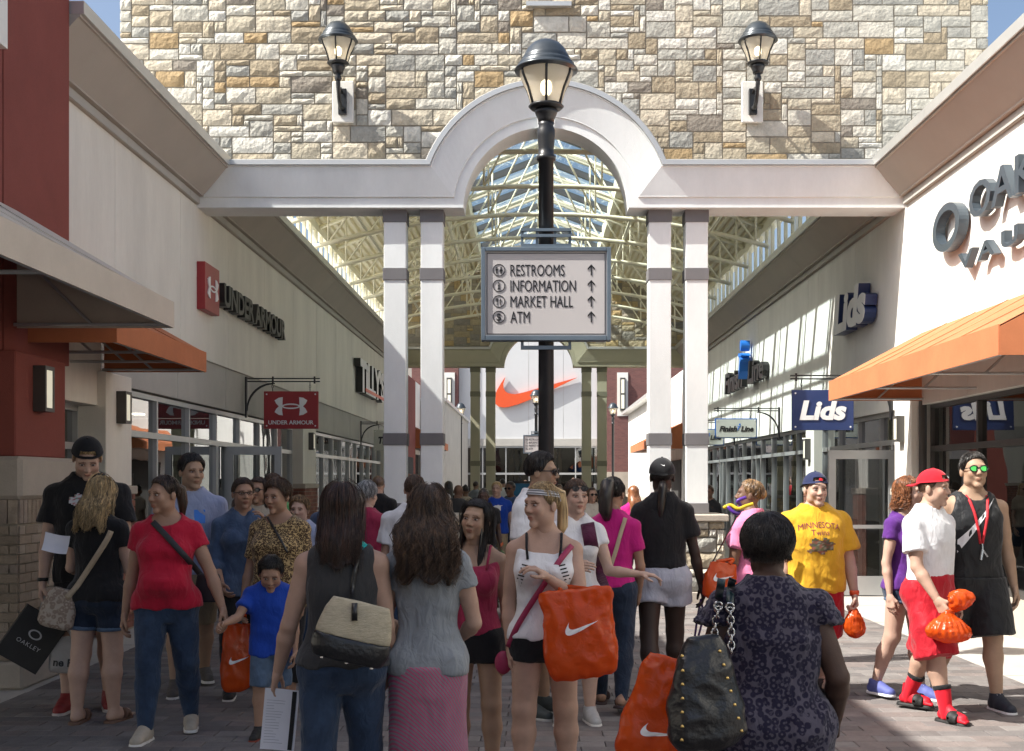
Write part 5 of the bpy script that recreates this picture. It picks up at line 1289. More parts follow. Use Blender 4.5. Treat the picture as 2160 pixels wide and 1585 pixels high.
    # body ---------------------------------------------------------------------
    f = Field(lo, hi, hv*1.1); f.loft(zr, hw, hd, xo_, yo_, .02)
    for s in (-1,1):
        leg(f, s, -.004*H if (bottom and bottom.get('t',2.0) >= 1.5 and bottom.get('kind','legs') == 'legs') else 0, 2.0, k=.025 if not (bottom and bottom.get('t',2.0) >= 1.5) else .012); f.ell(J[s][0]+np.array([0,.026*H,-.012*H]), (.05*H*w,.046*H*w,.052*H*w), .03)
        arm(f, s, 0, 2.0); f.ell(J[s][3], (ar[0]*1.05,)*3, .03)
        if fem and bust > .004: f.ell(up((s*.042*w**.5, -.052-bust*.5, .722)), (.034*H,.030*H,.034*H), .025)
    for s in (-1,1):
        sh,el,wr = J[s][3:6]; ub = sh+(el-sh)*.45; fw = np.array([0,-.006*H,0]); f.cap(sh+(el-sh)*.25+fw, sh+(el-sh)*.65+fw, ar[0]*.86, ar[0]*.80, .02); f.ell(el+np.array([0,.006*H,0]), (ar[1]*.82,)*3, .012); f.ell(J[s][1]+np.array([0,-.010*H,.004*H]), (lr[1]*.74,lr[1]*.72,lr[1]*.85), .015)
    nk0, nk1 = up((0,.012,.82)), up((0,-.004,.888)); f.cap(nk0, nk1, (.036 if M_ else .031)*H*w**.3, (.034 if M_ else .029)*H*w**.3, .025)
    V,F = f.mesh(); V = relax(V,F,1,.4); sk = np.array(SK[skin])*SKM; C = np.tile(sk, (len(V),1))
    pieces = [(V,F,C)]
    # head
    sc = .132*H*headk/.235; hc = up((0,-.012,0))*np.array([1,1,0])+np.array([0,0,H-.115*sc+dz]); hc[1] = nk1[1]-.012*H; hc[0] = nk1[0]
    Rh = rotz(radians(head[0]))@rotx(radians(head[1]))@roty(radians(head[2] if len(head) > 2 else 0)); piv = np.array([0,.015,-.085])
    g.sc, g.hc, g.Rh = sc, hc, Rh
    def hd2(V): return ((V-piv)@Rh.T+piv)*sc+hc
    g.hd2 = hd2
    HV,HF,HT,EV,EF,EC = head_geo(sex, .0058 if near else .011)
    pieces.append((hd2(HV),HF,HT*sk)); 
    if near: pieces.append((hd2(EV),EF,EC))
    # hands
    for i, s in enumerate((-1,1)):
        d = J[s][6]; cu = curl[i]; ref = np.array([0,-1.,0]) if abs(d[1]) < .75 else np.array([-s*.5,0,1.])
        tdir = ref-d*(ref@d); tdir /= np.linalg.norm(tdir); nrm = np.cross(d,tdir)
        inn = np.array([-s,0,0.])
        if nrm@inn < 0: nrm = -nrm
        HV2,HF2 = hand_geo(cu, .0052 if near else .009, point == s); B = np.stack([d,tdir,nrm],1); P = (HV2*(H/1.7)*(1.0 if M_ else .93))@B.T+J[s][5]+d*.004
        if np.linalg.det(B) < 0: HF2 = HF2[:,::-1]
        pieces.append((P,HF2,np.tile(sk,(len(P),1)))); J[s].append(J[s][5]+d*.085*H/1.7+nrm*.02)
    # feet
    feet = {}
    for s in (-1,1):
        an = J[s][2]; lift = an[2]-.045*H; pit = math.asin(min(.95, max(0,lift)/(.12*H))) if lift > .02*H else 0
        Rf = rotz(radians(s*9))@rotx(pit); feet[s] = (lambda V, Rf=Rf, an=an: (V*H-np.array([0,0,.045*H]))@Rf.T+an)
    shoes = shoes or dict(kind='sneaker', col=(.05,.05,.05)); sk_kind = shoes['kind']
    if sk_kind in ('sandal','slide'):
        for s in (-1,1):
            P,Q = foot_geo('bare'); c = sk if sk_kind == 'sandal' else np.array(shoes['sock']); pieces.append((feet[s](P+np.array([0,0,.011])),Q,np.tile(c,(len(P),1))))
    Vb = []; Fb = []; Cb = []; o_ = 0
    for V,F,C in pieces: Vb.append(V); Fb.append(F+o_); Cb.append(C); o_ += len(V)
    body = add_obj('body', mesh_from('body', world(np.concatenate(Vb)), np.concatenate(Fb), M_skin, True, np.concatenate(Cb)), root); g.body = body
    def garment(name, f, m, amp, it=1, parent=root, sc_=(13,13,6)):
        V,F = f.mesh(); V = relax(V,F,it,.4); V = folds(V,F,amp*1.7,seed,sc_) if near else V
        return add_obj(name, mesh_from(name, world(V), F, m, True), parent)
    g.garment = garment
    # bottom ---------------------------------------------------------------------
    if bottom:
        e = max(.006, bottom.get('ease',.006))*H; t = bottom.get('t',2.0); fl = bottom.get('flare',0)*H; wz = bottom.get('waist',.60)*H+dz; wz = min(wz, top.get('hem',.5)*H+dz+.03*H) if (top and not top.get('tuck')) else wz; kind = bottom.get('kind','legs'); f = Field((lo[0],lo[1]-.1,0), (hi[0],hi[1]+.1,wz+.05), hv)
        if kind == 'skirt':
            hz_ = bottom.get('hem',.07)*H; zz = np.array([hz_,.2*H,.35*H,.45*H,.51*H+dz,.56*H+dz,.62*H+dz]); fl2 = bottom.get('flare',.105)
            f.loft(zz, np.array([fl2*1.06,fl2,.104*w,.108*w,.112*w,.105*w,.086*w])*H, np.array([fl2*.8,.075,.074,.078,.080*w,.074*w,.06*w])*H, 0*zz, np.array([.0,.0,.002,.008,.010,.006,0])*H-lean*(zz-.5*H-dz)*(zz > .5*H), .01, 2.1)
        else:
            f.loft(zr, hw+e, hd+e, xo_, yo_, .02)
            for s in (-1,1): leg(f, s, e, t, fl, k=.02, eb=bottom.get('eb')); f.ell(J[s][0]+np.array([0,.026*H,-.012*H]), (.05*H*w+e,.046*H*w+e,.052*H*w+e), .025)
            f.cut(lambda X_,Y_,Z_: (.43*H+dz-Z_ if t < .2 else -1.)+0*X_+0*Y_+0*Z_)
        f.cut(lambda X_,Y_,Z_: Z_-wz+0*X_+0*Y_)
        bt = garment(bottom.get('name','trousers'), f, bottom['mat'], bottom.get('amp',.006)); g.bottom = bt
        if bottom.get('cuff') and t < 1.9:
            for s in (-1,1):
                a, b_ = J[s][0], J[s][1]; q = a+(b_-a)*(t-.07); e_ = a+(b_-a)*(t+.004); f2 = Field(np.minimum(q,e_)-.16, np.maximum(q,e_)+.16, hv*.8); rr = lr[0]+(lr[1]-lr[0])*t+e+fl+.006; f2.cap(q, e_, rr, rr, .004, flat=True); dd = (e_-q); L_ = np.linalg.norm(dd); f2.cut(lambda X_,Y_,Z_: -((X_-q[0])*dd[0]+(Y_-q[1])*dd[1]+(Z_-q[2])*dd[2])/L_); garment('cuff', f2, bottom['cuff'], .002, parent=bt)
    # top -----------------------------------------------------------------------
    if top:
        e = top.get('ease',.008)*H; hem = top.get('hem',.50)*H+dz; sl = top.get('sleeve',.5); bx = top.get('boxy',.0); fl = top.get('flare',.006)*H
        f = Field((lo[0],lo[1],hem-.06), (hi[0],hi[1],.88*H+dz), hv); W2, D2 = hw+e, hd+e
        mxw = np.maximum.accumulate(np.where(RING_Z < .74, W2, 0)[::-1])[::-1]; low = RING_Z < .72
        W3 = np.where(low, W2+(max(W2[8],W2[9])*1.0-W2)*bx*(W2 < W2[8]), W2); D3 = np.where(low, D2+(D2[8]-D2)*bx*(D2 < D2[8]), D2)
        z3, W3, D3, x3, y3 = zr, W3, D3, xo_, yo_
        if top.get('hem',.5) < .445:
            hh_ = top['hem']*H+dz-.02; z3 = np.concatenate([[hh_, .40*H+dz], zr[1:]]); W3 = np.concatenate([[W3[2]*1.04, W3[2]*1.03], W3[1:]]); D3 = np.concatenate([[D3[2]*1.05, D3[2]*1.03], D3[1:]]); x3 = np.concatenate([[0,0],x3[1:]]); y3 = np.concatenate([[0,.005*H],y3[1:]])
        else: W3 = W3.copy(); W3[0] = W3[1]; D3 = D3.copy(); D3[0] = D3[1]
        f.loft(z3, W3, D3, x3, y3, .02)
        for s in (-1,1):
            if fem and bust > .004: f.ell(up((s*.042*w**.5, -.052-bust*.5, .722)), (.034*H+e,.030*H+e,.034*H+e), .035)
            if sl > 0: arm(f, s, e*.8, sl, fl, k=.02); f.ell(J[s][3], (ar[0]*1.02+e*.7,)*3, .03)
        if top.get('hem',.5) < .53:
            for s in (-1,1): f.ell(J[s][0]+np.array([0,.026*H,-.012*H]), (.05*H*w+e*1.6,.046*H*w+e*1.6,.052*H*w+e*1.6), .025); f.cap(J[s][0], J[s][0]+(J[s][1]-J[s][0])*.3, lr[0]+e*1.5, lr[0]*.93+e*1.5, .02)
        nk = top.get('neck','crew'); nc = up((0,.0,.862))
        if nk == 'crew': f.ell(up((0,-.006,.882)), np.array([.046,.052,.040])*H, .004, True)
        elif nk == 'v': f.ell(up((0,-.006,.882)), np.array([.046,.052,.040])*H, .004, True); f.cap(up((0,-.06,.85)), up((0,-.09,.775)), .036*H, .006*H, .004, sub=True)
        elif nk == 'scoop': f.ell(up((0,-.026,.872)), np.array([.064,.080,.062])*H, .004, True)
        elif nk == 'tank': f.ell(up((0,-.004,.868)), np.array([.056,.09,.058])*H, .004, True)
        elif nk == 'back': f.ell(up((0,.01,.872)), np.array([.070,.10,.094])*H, .004, True)
        if sl <= 0:
            ah = top.get('armhole',.080)*H*w**.45
            for s in (-1,1):
                c0 = up((s*1., 0, .83)); c0[0] = s*(ah+.055*H)+up((0,0,.8))[0]; f.ell(c0, np.array([.058,.11,top.get('ahz',.085)])*H, .004, True)
        if nk == 'cami':
            zc_ = top.get('line',.772)*H+dz; f.cut(lambda X_,Y_,Z_: Z_-zc_-.25*np.maximum(0,np.abs(X_)-.03*H)*(np.abs(X_) < .09*H)+0*Y_)
        f.cut(lambda X_,Y_,Z_: hem+.006*np.sin(X_*40)-Z_+0*Y_)
        g.top = garment(top.get('name','shirt'), f, top['mat'], top.get('amp',.007))
        if nk == 'cami' and 'strap' in top:
            for s in (-1,1):
                m_ = MB(); pts_ = [up((s*.050,-.066-bust,.765)), up((s*.054,-.060,.80)), up((s*.056,-.02,.843)), up((s*.054,.03,.838)), up((s*.045,.058,.80)), up((s*.04,.062,.76))]; m_.tube([tuple(p) for p in pts_], .007, 6); add_obj('strap', mesh_from('strap', world(np.array(m_.V)), m_.F, top['strap'], True), g.top)
    # shoes -----------------------------------------------------------------------
    sm = shoes.get('mat') or mat('shoe_%d_%d_%d' % tuple(int(255*c) for c in shoes.get('col',(.1,.1,.1))), shoes.get('col',(.1,.1,.1)), .6, .12, 20, .2, 200)
    so = mat('sole_%d_%d_%d' % tuple(int(255*c) for c in shoes.get('sole',(.7,.68,.64))), shoes.get('sole',(.7,.68,.64)), .7, .1, 20)
    for s in (-1,1):
        if sk_kind == 'sneaker':
            P,Q = foot_geo('upper'); u = add_obj('shoe', mesh_from('shoe', world(feet[s](P)), Q, sm, True), root)
        else:
            P,Q = foot_geo('strap'); u = add_obj('sandal_strap', mesh_from('sandal_strap', world(feet[s](P+np.array([0,0,.010]))), Q, sm, True), root)
        if near:
            P,Q = foot_geo('sole'); add_obj('sole', mesh_from('sole', world(feet[s](P)), Q, so if sk_kind == 'sneaker' else sm, True), u)
            if shoes.get('lace'):
                m_ = MB()
                for q in range(4): y_ = -.018-.013*q; z_ = .0655-.0088*q; m_.tube([tuple(p) for p in feet[s](np.array([(-.013,y_,z_-.003),(0,y_-.002,z_+.0005),(.013,y_,z_-.003)]))], .0035*H, 5)
                add_obj('lace', mesh_from('lace', world(np.array(m_.V)), m_.F, mat('lace_%d' % int(255*shoes['lace'][1]), shoes['lace'], .8, .1, 20), True), u)
    if hair: hair_build(g, dict(hair, capped=bool(cap)), seed)
    if cap: cap_build(g, cap)
    if glasses: glasses_build(g, glasses)
    if extra: extra(g)
    return g

# ------------------------------------------------------------------ hair, caps, glasses
SKC = np.array([0,.012,.03]); SKR = np.array([.073,.092,.085])
def shell_pt(a, ph, off): r = SKR+off; return SKC+np.array([r[0]*sin(ph)*sin(a), r[1]*sin(ph)*cos(a), r[2]*cos(ph)])
def hairline(a):                                # a = 0 back of the head, pi = face
    a = abs((a+pi) % (2*pi)-pi); return radians(np.interp(degrees_(a), [0,60,95,112,128,150,180], [128,122,112,98,70,58,55]))
def degrees_(a): return a*180/pi
def strip_mesh(paths, r, n=3):
    """tapered strands as one mesh"""
    V = []; F = []; b = 0
    for P in paths:
        P = np.asarray(P); m = len(P); T = np.gradient(P, axis=0); T /= np.maximum(1e-9,np.linalg.norm(T,axis=1))[:,None]; A = np.cross(T, np.array([.31,.83,.47])); A /= np.maximum(1e-9,np.linalg.norm(A,axis=1))[:,None]; B = np.cross(T,A)
        rr = r*np.interp(np.linspace(0,1,m), [0,.15,.7,1], [.6,1,.8,.15])
        ring = np.stack([P+(A*cos(2*pi*k/n)+B*sin(2*pi*k/n))*rr[:,None] for k in range(n)],1).reshape(-1,3); V.append(ring)
        i = np.arange(m-1)[:,None]*n; k = np.arange(n)[None,:]; f = np.stack([i+k, i+(k+1)%n, i+n+(k+1)%n, i+n+k],-1).reshape(-1,4)+b; F.append(f); b += m*n
    return np.concatenate(V), np.concatenate(F)
def hair_build(g, hr, seed):
    rr = random.Random(seed*17); st = hr['style']; m = hr['mat']; off = hr.get('off',.010); capped = hr.get('capped'); off = .005 if capped else off; near = g.near; na = 48 if near else 20; nt = 14 if near else 7
    curly = st in ('afro','curly'); long_ = st == 'long'; L = hr.get('len',.25)/g.sc; amax = radians(hr.get('wrap',118))
    wide = hr.get('wide',.105); bk = hr.get('back',.085); wav = hr.get('wave',.004)
    def surf(a, t, o=0.):
        """t 0..1 crown to hairline; 1..2 hanging"""
        lim = hairline(a)
        if long_ and abs((a+pi)%(2*pi)-pi) < amax: lim = radians(96)
        elif long_: lim = min(lim, radians(60))
        ph = min(t,1)*lim; nzv = mnoise.noise((cos(a)*3+seed, sin(a)*3, ph*3))*(.018 if curly else .004)
        taper = 1 if (long_ or curly) else (1-.55*min(t,1)**4); P = shell_pt(a, ph, off*taper+nzv*taper+o)
        if t > 1:
            u = t-1; aa = (a+pi)%(2*pi)-pi; x = sin(aa)*(wide+o)*(1+.06*sin(u*9+aa*3)*hr.get('curl',0)*6); y = .03+cos(aa)*.055+bk*min(1,u*L/.16)*(.9 if abs(aa) < 1.6 else .15)+o*.5
            if abs(aa) > 1.45: y -= hr.get('fwd',.03)*min(1,u*2)
            e = min(1,u*L/.10); P = np.array([P[0]+(x-P[0])*e, P[1]+(y-P[1])*e, P[2]-u*L*(.94+.06*sin(aa*5+seed)) ])
        return P
    def inner(P): return np.array([P[0]*.86,(P[1]-.012)*.86+.012,P[2]])
    V = []; tm = 2 if long_ else 1; ntt = nt+ (nt if long_ else 0)
    ring = []
    for j in range(ntt+1):
        t = tm*j/ntt
        for i in range(na):
            a = -pi+2*pi*i/na; aa = abs(a); tt = t
            if long_ and aa >= amax: tt = min(t,1)
            V.append(surf(a,tt))
    V = np.array(V); F = [(j*na+i, j*na+(i+1)%na, (j+1)*na+(i+1)%na, (j+1)*na+i) for j in range(ntt) for i in range(na)]
    n0 = len(V); Vi = np.array([inner(p) for p in V]); V = np.concatenate([V,Vi]); F += [tuple(n0+q for q in f[::-1]) for f in F] + [(ntt*na+(i+1)%na, ntt*na+i, n0+ntt*na+i, n0+ntt*na+(i+1)%na) for i in range(na)]
    hb = add_obj('hair', mesh_from('hair', g.world(g.hd2(V)), np.array(F), m, True), g.root)
    tail = hr.get('tail'); paths = []
    if near:
        N = int(hr.get('n', 420 if long_ else 300)*(3.6 if g.org[1] < 6.5 else 1.6))
        for q in range(N):
            a = rr.uniform(-pi,pi)
            if curly:
                p = surf(a, rr.uniform(0,1)); P = [p]
                d = np.array([rr.gauss(0,1) for _ in range(3)]); d /= np.linalg.norm(d)
                for k in range(4): d = d+np.array([rr.gauss(0,.7) for _ in range(3)]); d /= np.linalg.norm(d); P.append(P[-1]+d*.010+.004*(P[-1]-SKC)/.1)
                paths.append(P); continue
            if long_ and abs(a) < amax:
                t0 = rr.uniform(.05,1.0); t1 = rr.uniform(1.75,2.06); k = 14; o = rr.uniform(.0,.009)+(rr.uniform(0,.02) if rr.random() < .06 else 0); ph = rr.uniform(0,6.28); fq = rr.uniform(.7,1.3)
                P = []
                for i in range(k):
                    t = t0+(t1-t0)*i/(k-1); p = surf(a+wav*6*sin(t*7*fq+ph)*(t > .8), t, o); P.append(p+np.array([wav*sin(t*16*fq+ph),wav*cos(t*13*fq+ph),0])*(t > .7)*(t-.6))
                paths.append(P)
            else:
                t0 = rr.uniform(.72,.85) if capped else rr.uniform(0,.8); t1 = min(1.0 if not hr.get('shag') else 1.08, t0+rr.uniform(.25,.5)); da = rr.uniform(-.35,.35); paths.append([surf(a+da*i/5, t0+(t1-t0)*i/5, rr.uniform(0,.006)+(.006 if hr.get('shag') else 0)*i/5) for i in range(6)])
    if tail:                                      # list of points in head space, radius
        tp = np.array(tail['pts'], float); tr = tail['r']; N = 60 if near else 8
        for q in range(N):
            a = rr.uniform(0,2*pi); ro = sqrt(rr.random())*tr; P = []
            tl = rr.uniform(.82,1.05)
            for i in range(12):
                u = tl*i/11*(len(tp)-1); u = min(u, len(tp)-1.001); j = int(u); p = tp[j]+(tp[j+1]-tp[j])*(u-j); s_ = ro*np.interp(i/11., [0,.15,.6,1], [.5,1,1.05,.6]); P.append(p+np.array([cos(a)*s_, sin(a)*s_*.7, .0])+np.array([.004*sin(i*.9+q),0,0]))
            paths.append(P)
        mb = MB(); mb.tube([tuple(p) for p in tp], [tr*.75]+[tr*.95]*(len(tp)-2)+[tr*.4], 10); add_obj('ponytail', mesh_from('ponytail', g.world(g.hd2(np.array(mb.V))), mb.F, m, True), hb)
    if hr.get('bun'):
        f = Field((-.07,-.07,-.07),(.07,.07,.07),.008); f.ell((0,0,0),(.042,.036,.042),.0)
        Vb,Fb = f.mesh(); Vb = folds(Vb,Fb,.008,seed,(60,60,60)); add_obj('hair_bun', mesh_from('hair_bun', g.world(g.hd2(Vb+np.array(hr['bun']))), Fb, m, True), hb)
    if paths:
        Vs,Fs = strip_mesh(paths, hr.get('sr',.0042 if long_ else .0034)*(.45 if g.org[1] < 6.5 else .75)); add_obj('hair_strands', mesh_from('hair_strands', g.world(g.hd2(Vs)), Fs, m, True), hb)
def cap_build(g, c):
    """baseball cap; back = peak turned to the rear"""
    na, nt = (40, 9) if g.near else (20, 6); V = []
    for j in range(nt+1):
        for i in range(na):
            a = -pi+2*pi*i/na; lim = radians(np.interp(abs(a), [0,pi], [102,80] if not c.get('back') else [92,74])); ph = lim*j/nt; V.append(shell_pt(a, ph, .020+.004*(1-j/nt)))
    def hole(i, j):
        a = -pi+2*pi*(i+.5)/na; q = abs(abs(a)-pi); return bool(c.get('back')) and g.near and q < .62 and nt*.62 <= j+.5 < nt*.9 and (q/.62)**2+((nt*.9-j-.5)/(nt*.34))**2 < 1.1
    F = [(j*na+i, j*na+(i+1)%na, (j+1)*na+(i+1)%na, (j+1)*na+i) for j in range(nt) for i in range(na) if not hole(i,j)]; V = np.array(V); n0 = len(V); Vi = SKC+(V-SKC)*.95; F += [tuple(n0+q for q in f[::-1]) for f in F]+[(nt*na+(i+1)%na, nt*na+i, n0+nt*na+i, n0+nt*na+(i+1)%na) for i in range(na)]
    o = add_obj('cap', mesh_from('cap', g.world(g.hd2(np.concatenate([V,Vi]))), np.array(F), c['mat'], True), g.root)
    base = 0 if c.get('back') else pi; V = []; nb = 14; nr = 4
    for lay in (0,1):
        for r in range(nr+1):
            for i in range(nb+1):
                a = base+radians(-58+116*i/nb); lim = radians(np.interp(abs((a+pi)%(2*pi)-pi), [0,pi], [102,80] if not c.get('back') else [92,74])); p = shell_pt(a, lim, .020); u = r/nr*cos(radians(-58+116*i/nb)*.95)**.5 if abs(-58+116*i/nb) < 90 else 0
                out = np.array([0,1. if c.get('back') else -1.,0]); V.append(p+out*.070*u+np.array([0,0,-.012*u*u-(.02*(abs(i-nb/2)/(nb/2))**2*u)-lay*.005]))
    q = (nr+1)*(nb+1); F = []
    for r in range(nr):
        for i in range(nb): k = r*(nb+1)+i; F += [(k,k+1,k+nb+2,k+nb+1), (q+k+nb+1,q+k+nb+2,q+k+1,q+k)]
    for i in range(nb): k = nr*(nb+1)+i; F.append((k,k+1,q+k+1,q+k))
    add_obj('cap_peak', mesh_from('cap_peak', g.world(g.hd2(np.array(V))), np.array(F), c.get('peak',c['mat']), True), o)
    b = MB(); b.lathe([(.008,0),(.006,.006)], tuple(SKC+np.array([0,0,.085+.022])), 8); add_obj('cap_button', mesh_from('cap_button', g.world(g.hd2(np.array(b.V))), b.F, c['mat'], True), o)
    if c.get('logo'):
        lm, size, where = c['logo']; a = 0 if where == 'back' else pi; V,F = swoosh_geo() if c.get('swoosh') else (np.array([(-.5,-.3,0),(.5,-.3,0),(.6,.1,0),(.2,.35,0),(-.4,.3,0)]), [(0,1,2,3,4)])
        P = []
        for v in V: aa = a+(-v[0] if where == 'back' else v[0])*size/.095*(-1 if where != 'back' else -1); ph = radians(62)-v[1]*size/.1; P.append(shell_pt(aa, ph, .027))
        add_obj('cap_logo', mesh_from('cap_logo', g.world(g.hd2(np.array(P))), F, lm), o)
def glasses_build(g, k):
    """k: dict(lens material or None, up = worn on the hair)"""
    dz, dy = (.055,.012) if k.get('up') else (0,0); b = MB(); lens = MB()
    for s in (-1,1):
        c = np.array([s*.033,-.098+dy,.007+dz]); n = 18; rx, rz_ = k.get('size',(.026,.018)); P = [(c[0]+rx*cos(2*pi*i/n)*(1-.12*(sin(2*pi*i/n) < 0)), c[1]+.004*abs(cos(2*pi*i/n)), c[2]+rz_*sin(2*pi*i/n)) for i in range(n)]
        b.tube(P+[P[0]], k.get('rim',.0028), 5, False)
        if k.get('lens'): lens.add([tuple(p) for p in P], [tuple(range(n))])
        b.tube([(s*.058,-.096+dy,.012+dz),(s*.074,-.07+dy,.012+dz),(s*.081,.0+dy,.010+dz),(s*.080,.03+dy,.0+dz)], .003, 5)
    b.tube([(-.010,-.100+dy,.012+dz),(0,-.102+dy,.014+dz),(.010,-.100+dy,.012+dz)], .003, 5)
    o = add_obj('glasses', mesh_from('glasses', g.world(g.hd2(np.array(b.V))), b.F, k.get('frame',M_frame), True), g.root)
    if lens.V: add_obj('lens', mesh_from('lens', g.world(g.hd2(np.array(lens.V))), lens.F, k['lens']), o)
from mathutils.bvhtree import BVHTree
def project(g, target, V, F, name, m, dirv, lift=.004):
    """lay flat print V (x right, y up, local metres about origin point) on a garment along dirv (local)"""
    me = target.data; bv = BVHTree.FromPolygons([v.co[:] for v in me.vertices], [tuple(p.vertices) for p in me.polygons]); d = Vector(g.world(np.array([dirv]))[0]).normalized()
    P = g.world(V); out = []
    for p in P:
        h = bv.ray_cast(Vector(p)-d*.6, d); out.append(tuple(h[0]-d*lift) if h[0] else tuple(p))
    return add_obj(name, mesh_from(name, np.array(out), F, m), target)
def strap(g, pts, name, m, width=.02, parent=None, lift=.006, target=None):
    """flat band following points given in root-relative world coords"""
    b = MB(); b.tube([tuple(p) for p in pts], width, 8, sx=.28); return add_obj(name, mesh_from(name, np.array(b.V), b.F, m, True), parent or g.root)
# ------------------------------------------------------------------ the crowd
def Pw(px, py, Y): return np.array([UX(px,Y), Y, VZ(py,Y)])
H_black = hair_mat('hair_black', (.012,.010,.009), (.035,.028,.024)); H_dkbrown = hair_mat('hair_dark_brown', (.035,.019,.012), (.085,.048,.030)); H_brown = hair_mat('hair_brown', (.065,.035,.020), (.15,.085,.05)); H_blond = hair_mat('hair_blond', (.32,.21,.09), (.60,.43,.22)); H_grey = hair_mat('hair_grey', (.22,.22,.22), (.48,.48,.48)); H_auburn = hair_mat('hair_auburn', (.14,.05,.022), (.30,.12,.05)); H_dkblond = hair_mat('hair_dark_blond', (.20,.11,.05), (.38,.23,.11))
C_black = cloth('black_cotton', (.014,.014,.016)); C_white = cloth('white_cotton', (.74,.74,.76), fold=.45); C_denim = cloth('blue_denim', (.026,.045,.085), pattern='denim', fold=.6); C_dkdenim = cloth('dark_denim', (.018,.028,.05), pattern='denim', fold=.6); C_ltdenim = cloth('light_denim', (.085,.13,.20), pattern='denim')
C_red = cloth('red_jersey', (.42,.010,.035)); C_crim = cloth('crimson_cotton', (.33,.03,.075)); C_mag = cloth('magenta_cotton', (.50,.015,.19)); C_pink = cloth('pink_cotton', (.72,.22,.38)); C_yel = cloth('yellow_cotton', (.66,.36,.025)); C_blue = cloth('blue_pique', (.012,.055,.36)); C_grey = cloth('heather_grey', (.27,.29,.31), fold=.75); C_ltgrey = cloth('light_grey_jersey', (.42,.43,.50)); C_char = cloth('charcoal_cotton', (.045,.045,.047)); C_lav = cloth('pale_blue_cotton', (.33,.37,.52)); C_dshirt = cloth('denim_shirt', (.055,.085,.15), pattern='denim'); C_purple = cloth('purple_cotton', (.10,.025,.20)); C_teal = cloth('teal_cotton', (.02,.42,.40)); C_shred = cloth('red_mesh', (.42,.008,.02), rough=.6); C_tan = cloth('khaki_cotton', (.32,.25,.16)); C_cream = cloth('cream_knit', (.55,.50,.42)); C_green = cloth('green_tee', (.10,.30,.10)); C_navy = cloth('navy_cotton', (.02,.03,.09)); C_sand = cloth('sand_cotton', (.42,.36,.28)); C_shinyblack = cloth('black_mesh', (.016,.017,.019), rough=.5)
C_leo = cloth('leopard_knit', (.48,.34,.16), pattern='leopard', col2=(.06,.035,.02), sc=62); C_leod = cloth('dark_leopard', (.080,.072,.100), pattern='leopard', col2=(.014,.012,.032), sc=42, fold=.6); C_skirt = cloth('striped_skirt', (.26,.24,.27), pattern='stripes', col2=(.50,.10,.20), sc=34, fold=.3)
M_cap_k = cloth('black_cap', (.012,.012,.014), fold=.1); M_cap_n = cloth('navy_cap', (.018,.025,.075), fold=.1); M_cap_r = cloth('red_cap', (.55,.012,.025), fold=.1)
M_leather = mat('black_leather', (.012,.012,.013), .3, .2, 14, .35, 60, spec=.6); M_strapt = mat('tan_strap', (.46,.37,.26), .6, .1, 20, .1, 80); M_silver = mat('silver_metal', (.6,.6,.6), .25, 0, metal=1); M_gold = mat('gold_metal', (.75,.52,.18), .3, 0, metal=1)
M_paper = mat('white_paper', (.74,.74,.80), .7, .04, 6)
def bvh(*objs):
    V = []; F = []
    for o in objs:
        b = len(V); off = worg(o); V += [tuple(np.array(v.co)+off) for v in o.data.vertices]; F += [tuple(i+b for i in p.vertices) for p in o.data.polygons]
    return BVHTree.FromPolygons(V, F)
CAMP = Vector((0,0,CAMH))
def onto(bv, px, py, Yf, lift=.008):
    """where the line of sight meets a garment; else the given depth"""
    d = Vector(((px-VPX)/FP, 1, (VPY-py)/FP)).normalized(); h = bv.ray_cast(CAMP, d)
    if h[0]: return np.array(h[0]+h[1]*lift if h[1].dot(d) < 0 else h[0]-d*lift)
    return Pw(px, py, Yf)
def band(pts, width, m, parent, name='strap', thick=.004, normal=None):
    """flat strap through world points, lying against the wearer"""
    P = [np.array(p, float) for p in pts]; V = []
    for i, p in enumerate(P):
        t = P[min(i+1,len(P)-1)]-P[max(0,i-1)]; t /= np.linalg.norm(t); n = np.array(CAMP)-p if normal is None else np.array(normal); n = n-t*(n@t); n /= np.linalg.norm(n); c = np.cross(t,n)*width/2
        V += [p-c-n*thick/2, p+c-n*thick/2, p+c+n*thick/2, p-c+n*thick/2]
    F = [(i*4+k, i*4+(k+1)%4, i*4+4+(k+1)%4, i*4+4+k) for i in range(len(P)-1) for k in range(4)]+[(3,2,1,0), tuple(len(V)-4+k for k in range(4))]
    b = MB(); b.add(V, F); return b.build(name, m, parent, True, fix=False)
def smooth_path(P, n=20):
    P = np.array(P, float); t = np.linspace(0,len(P)-1,n); out = []
    for q in t:
        i = min(int(q),len(P)-2); u = q-i; p0,p1,p2,p3 = P[max(i-1,0)],P[i],P[i+1],P[min(i+2,len(P)-1)]
        out.append(.5*((2*p1)+(-p0+p2)*u+(2*p0-5*p1+4*p2-p3)*u*u+(-p0+3*p1-3*p2+p3)*u**3))
    return out
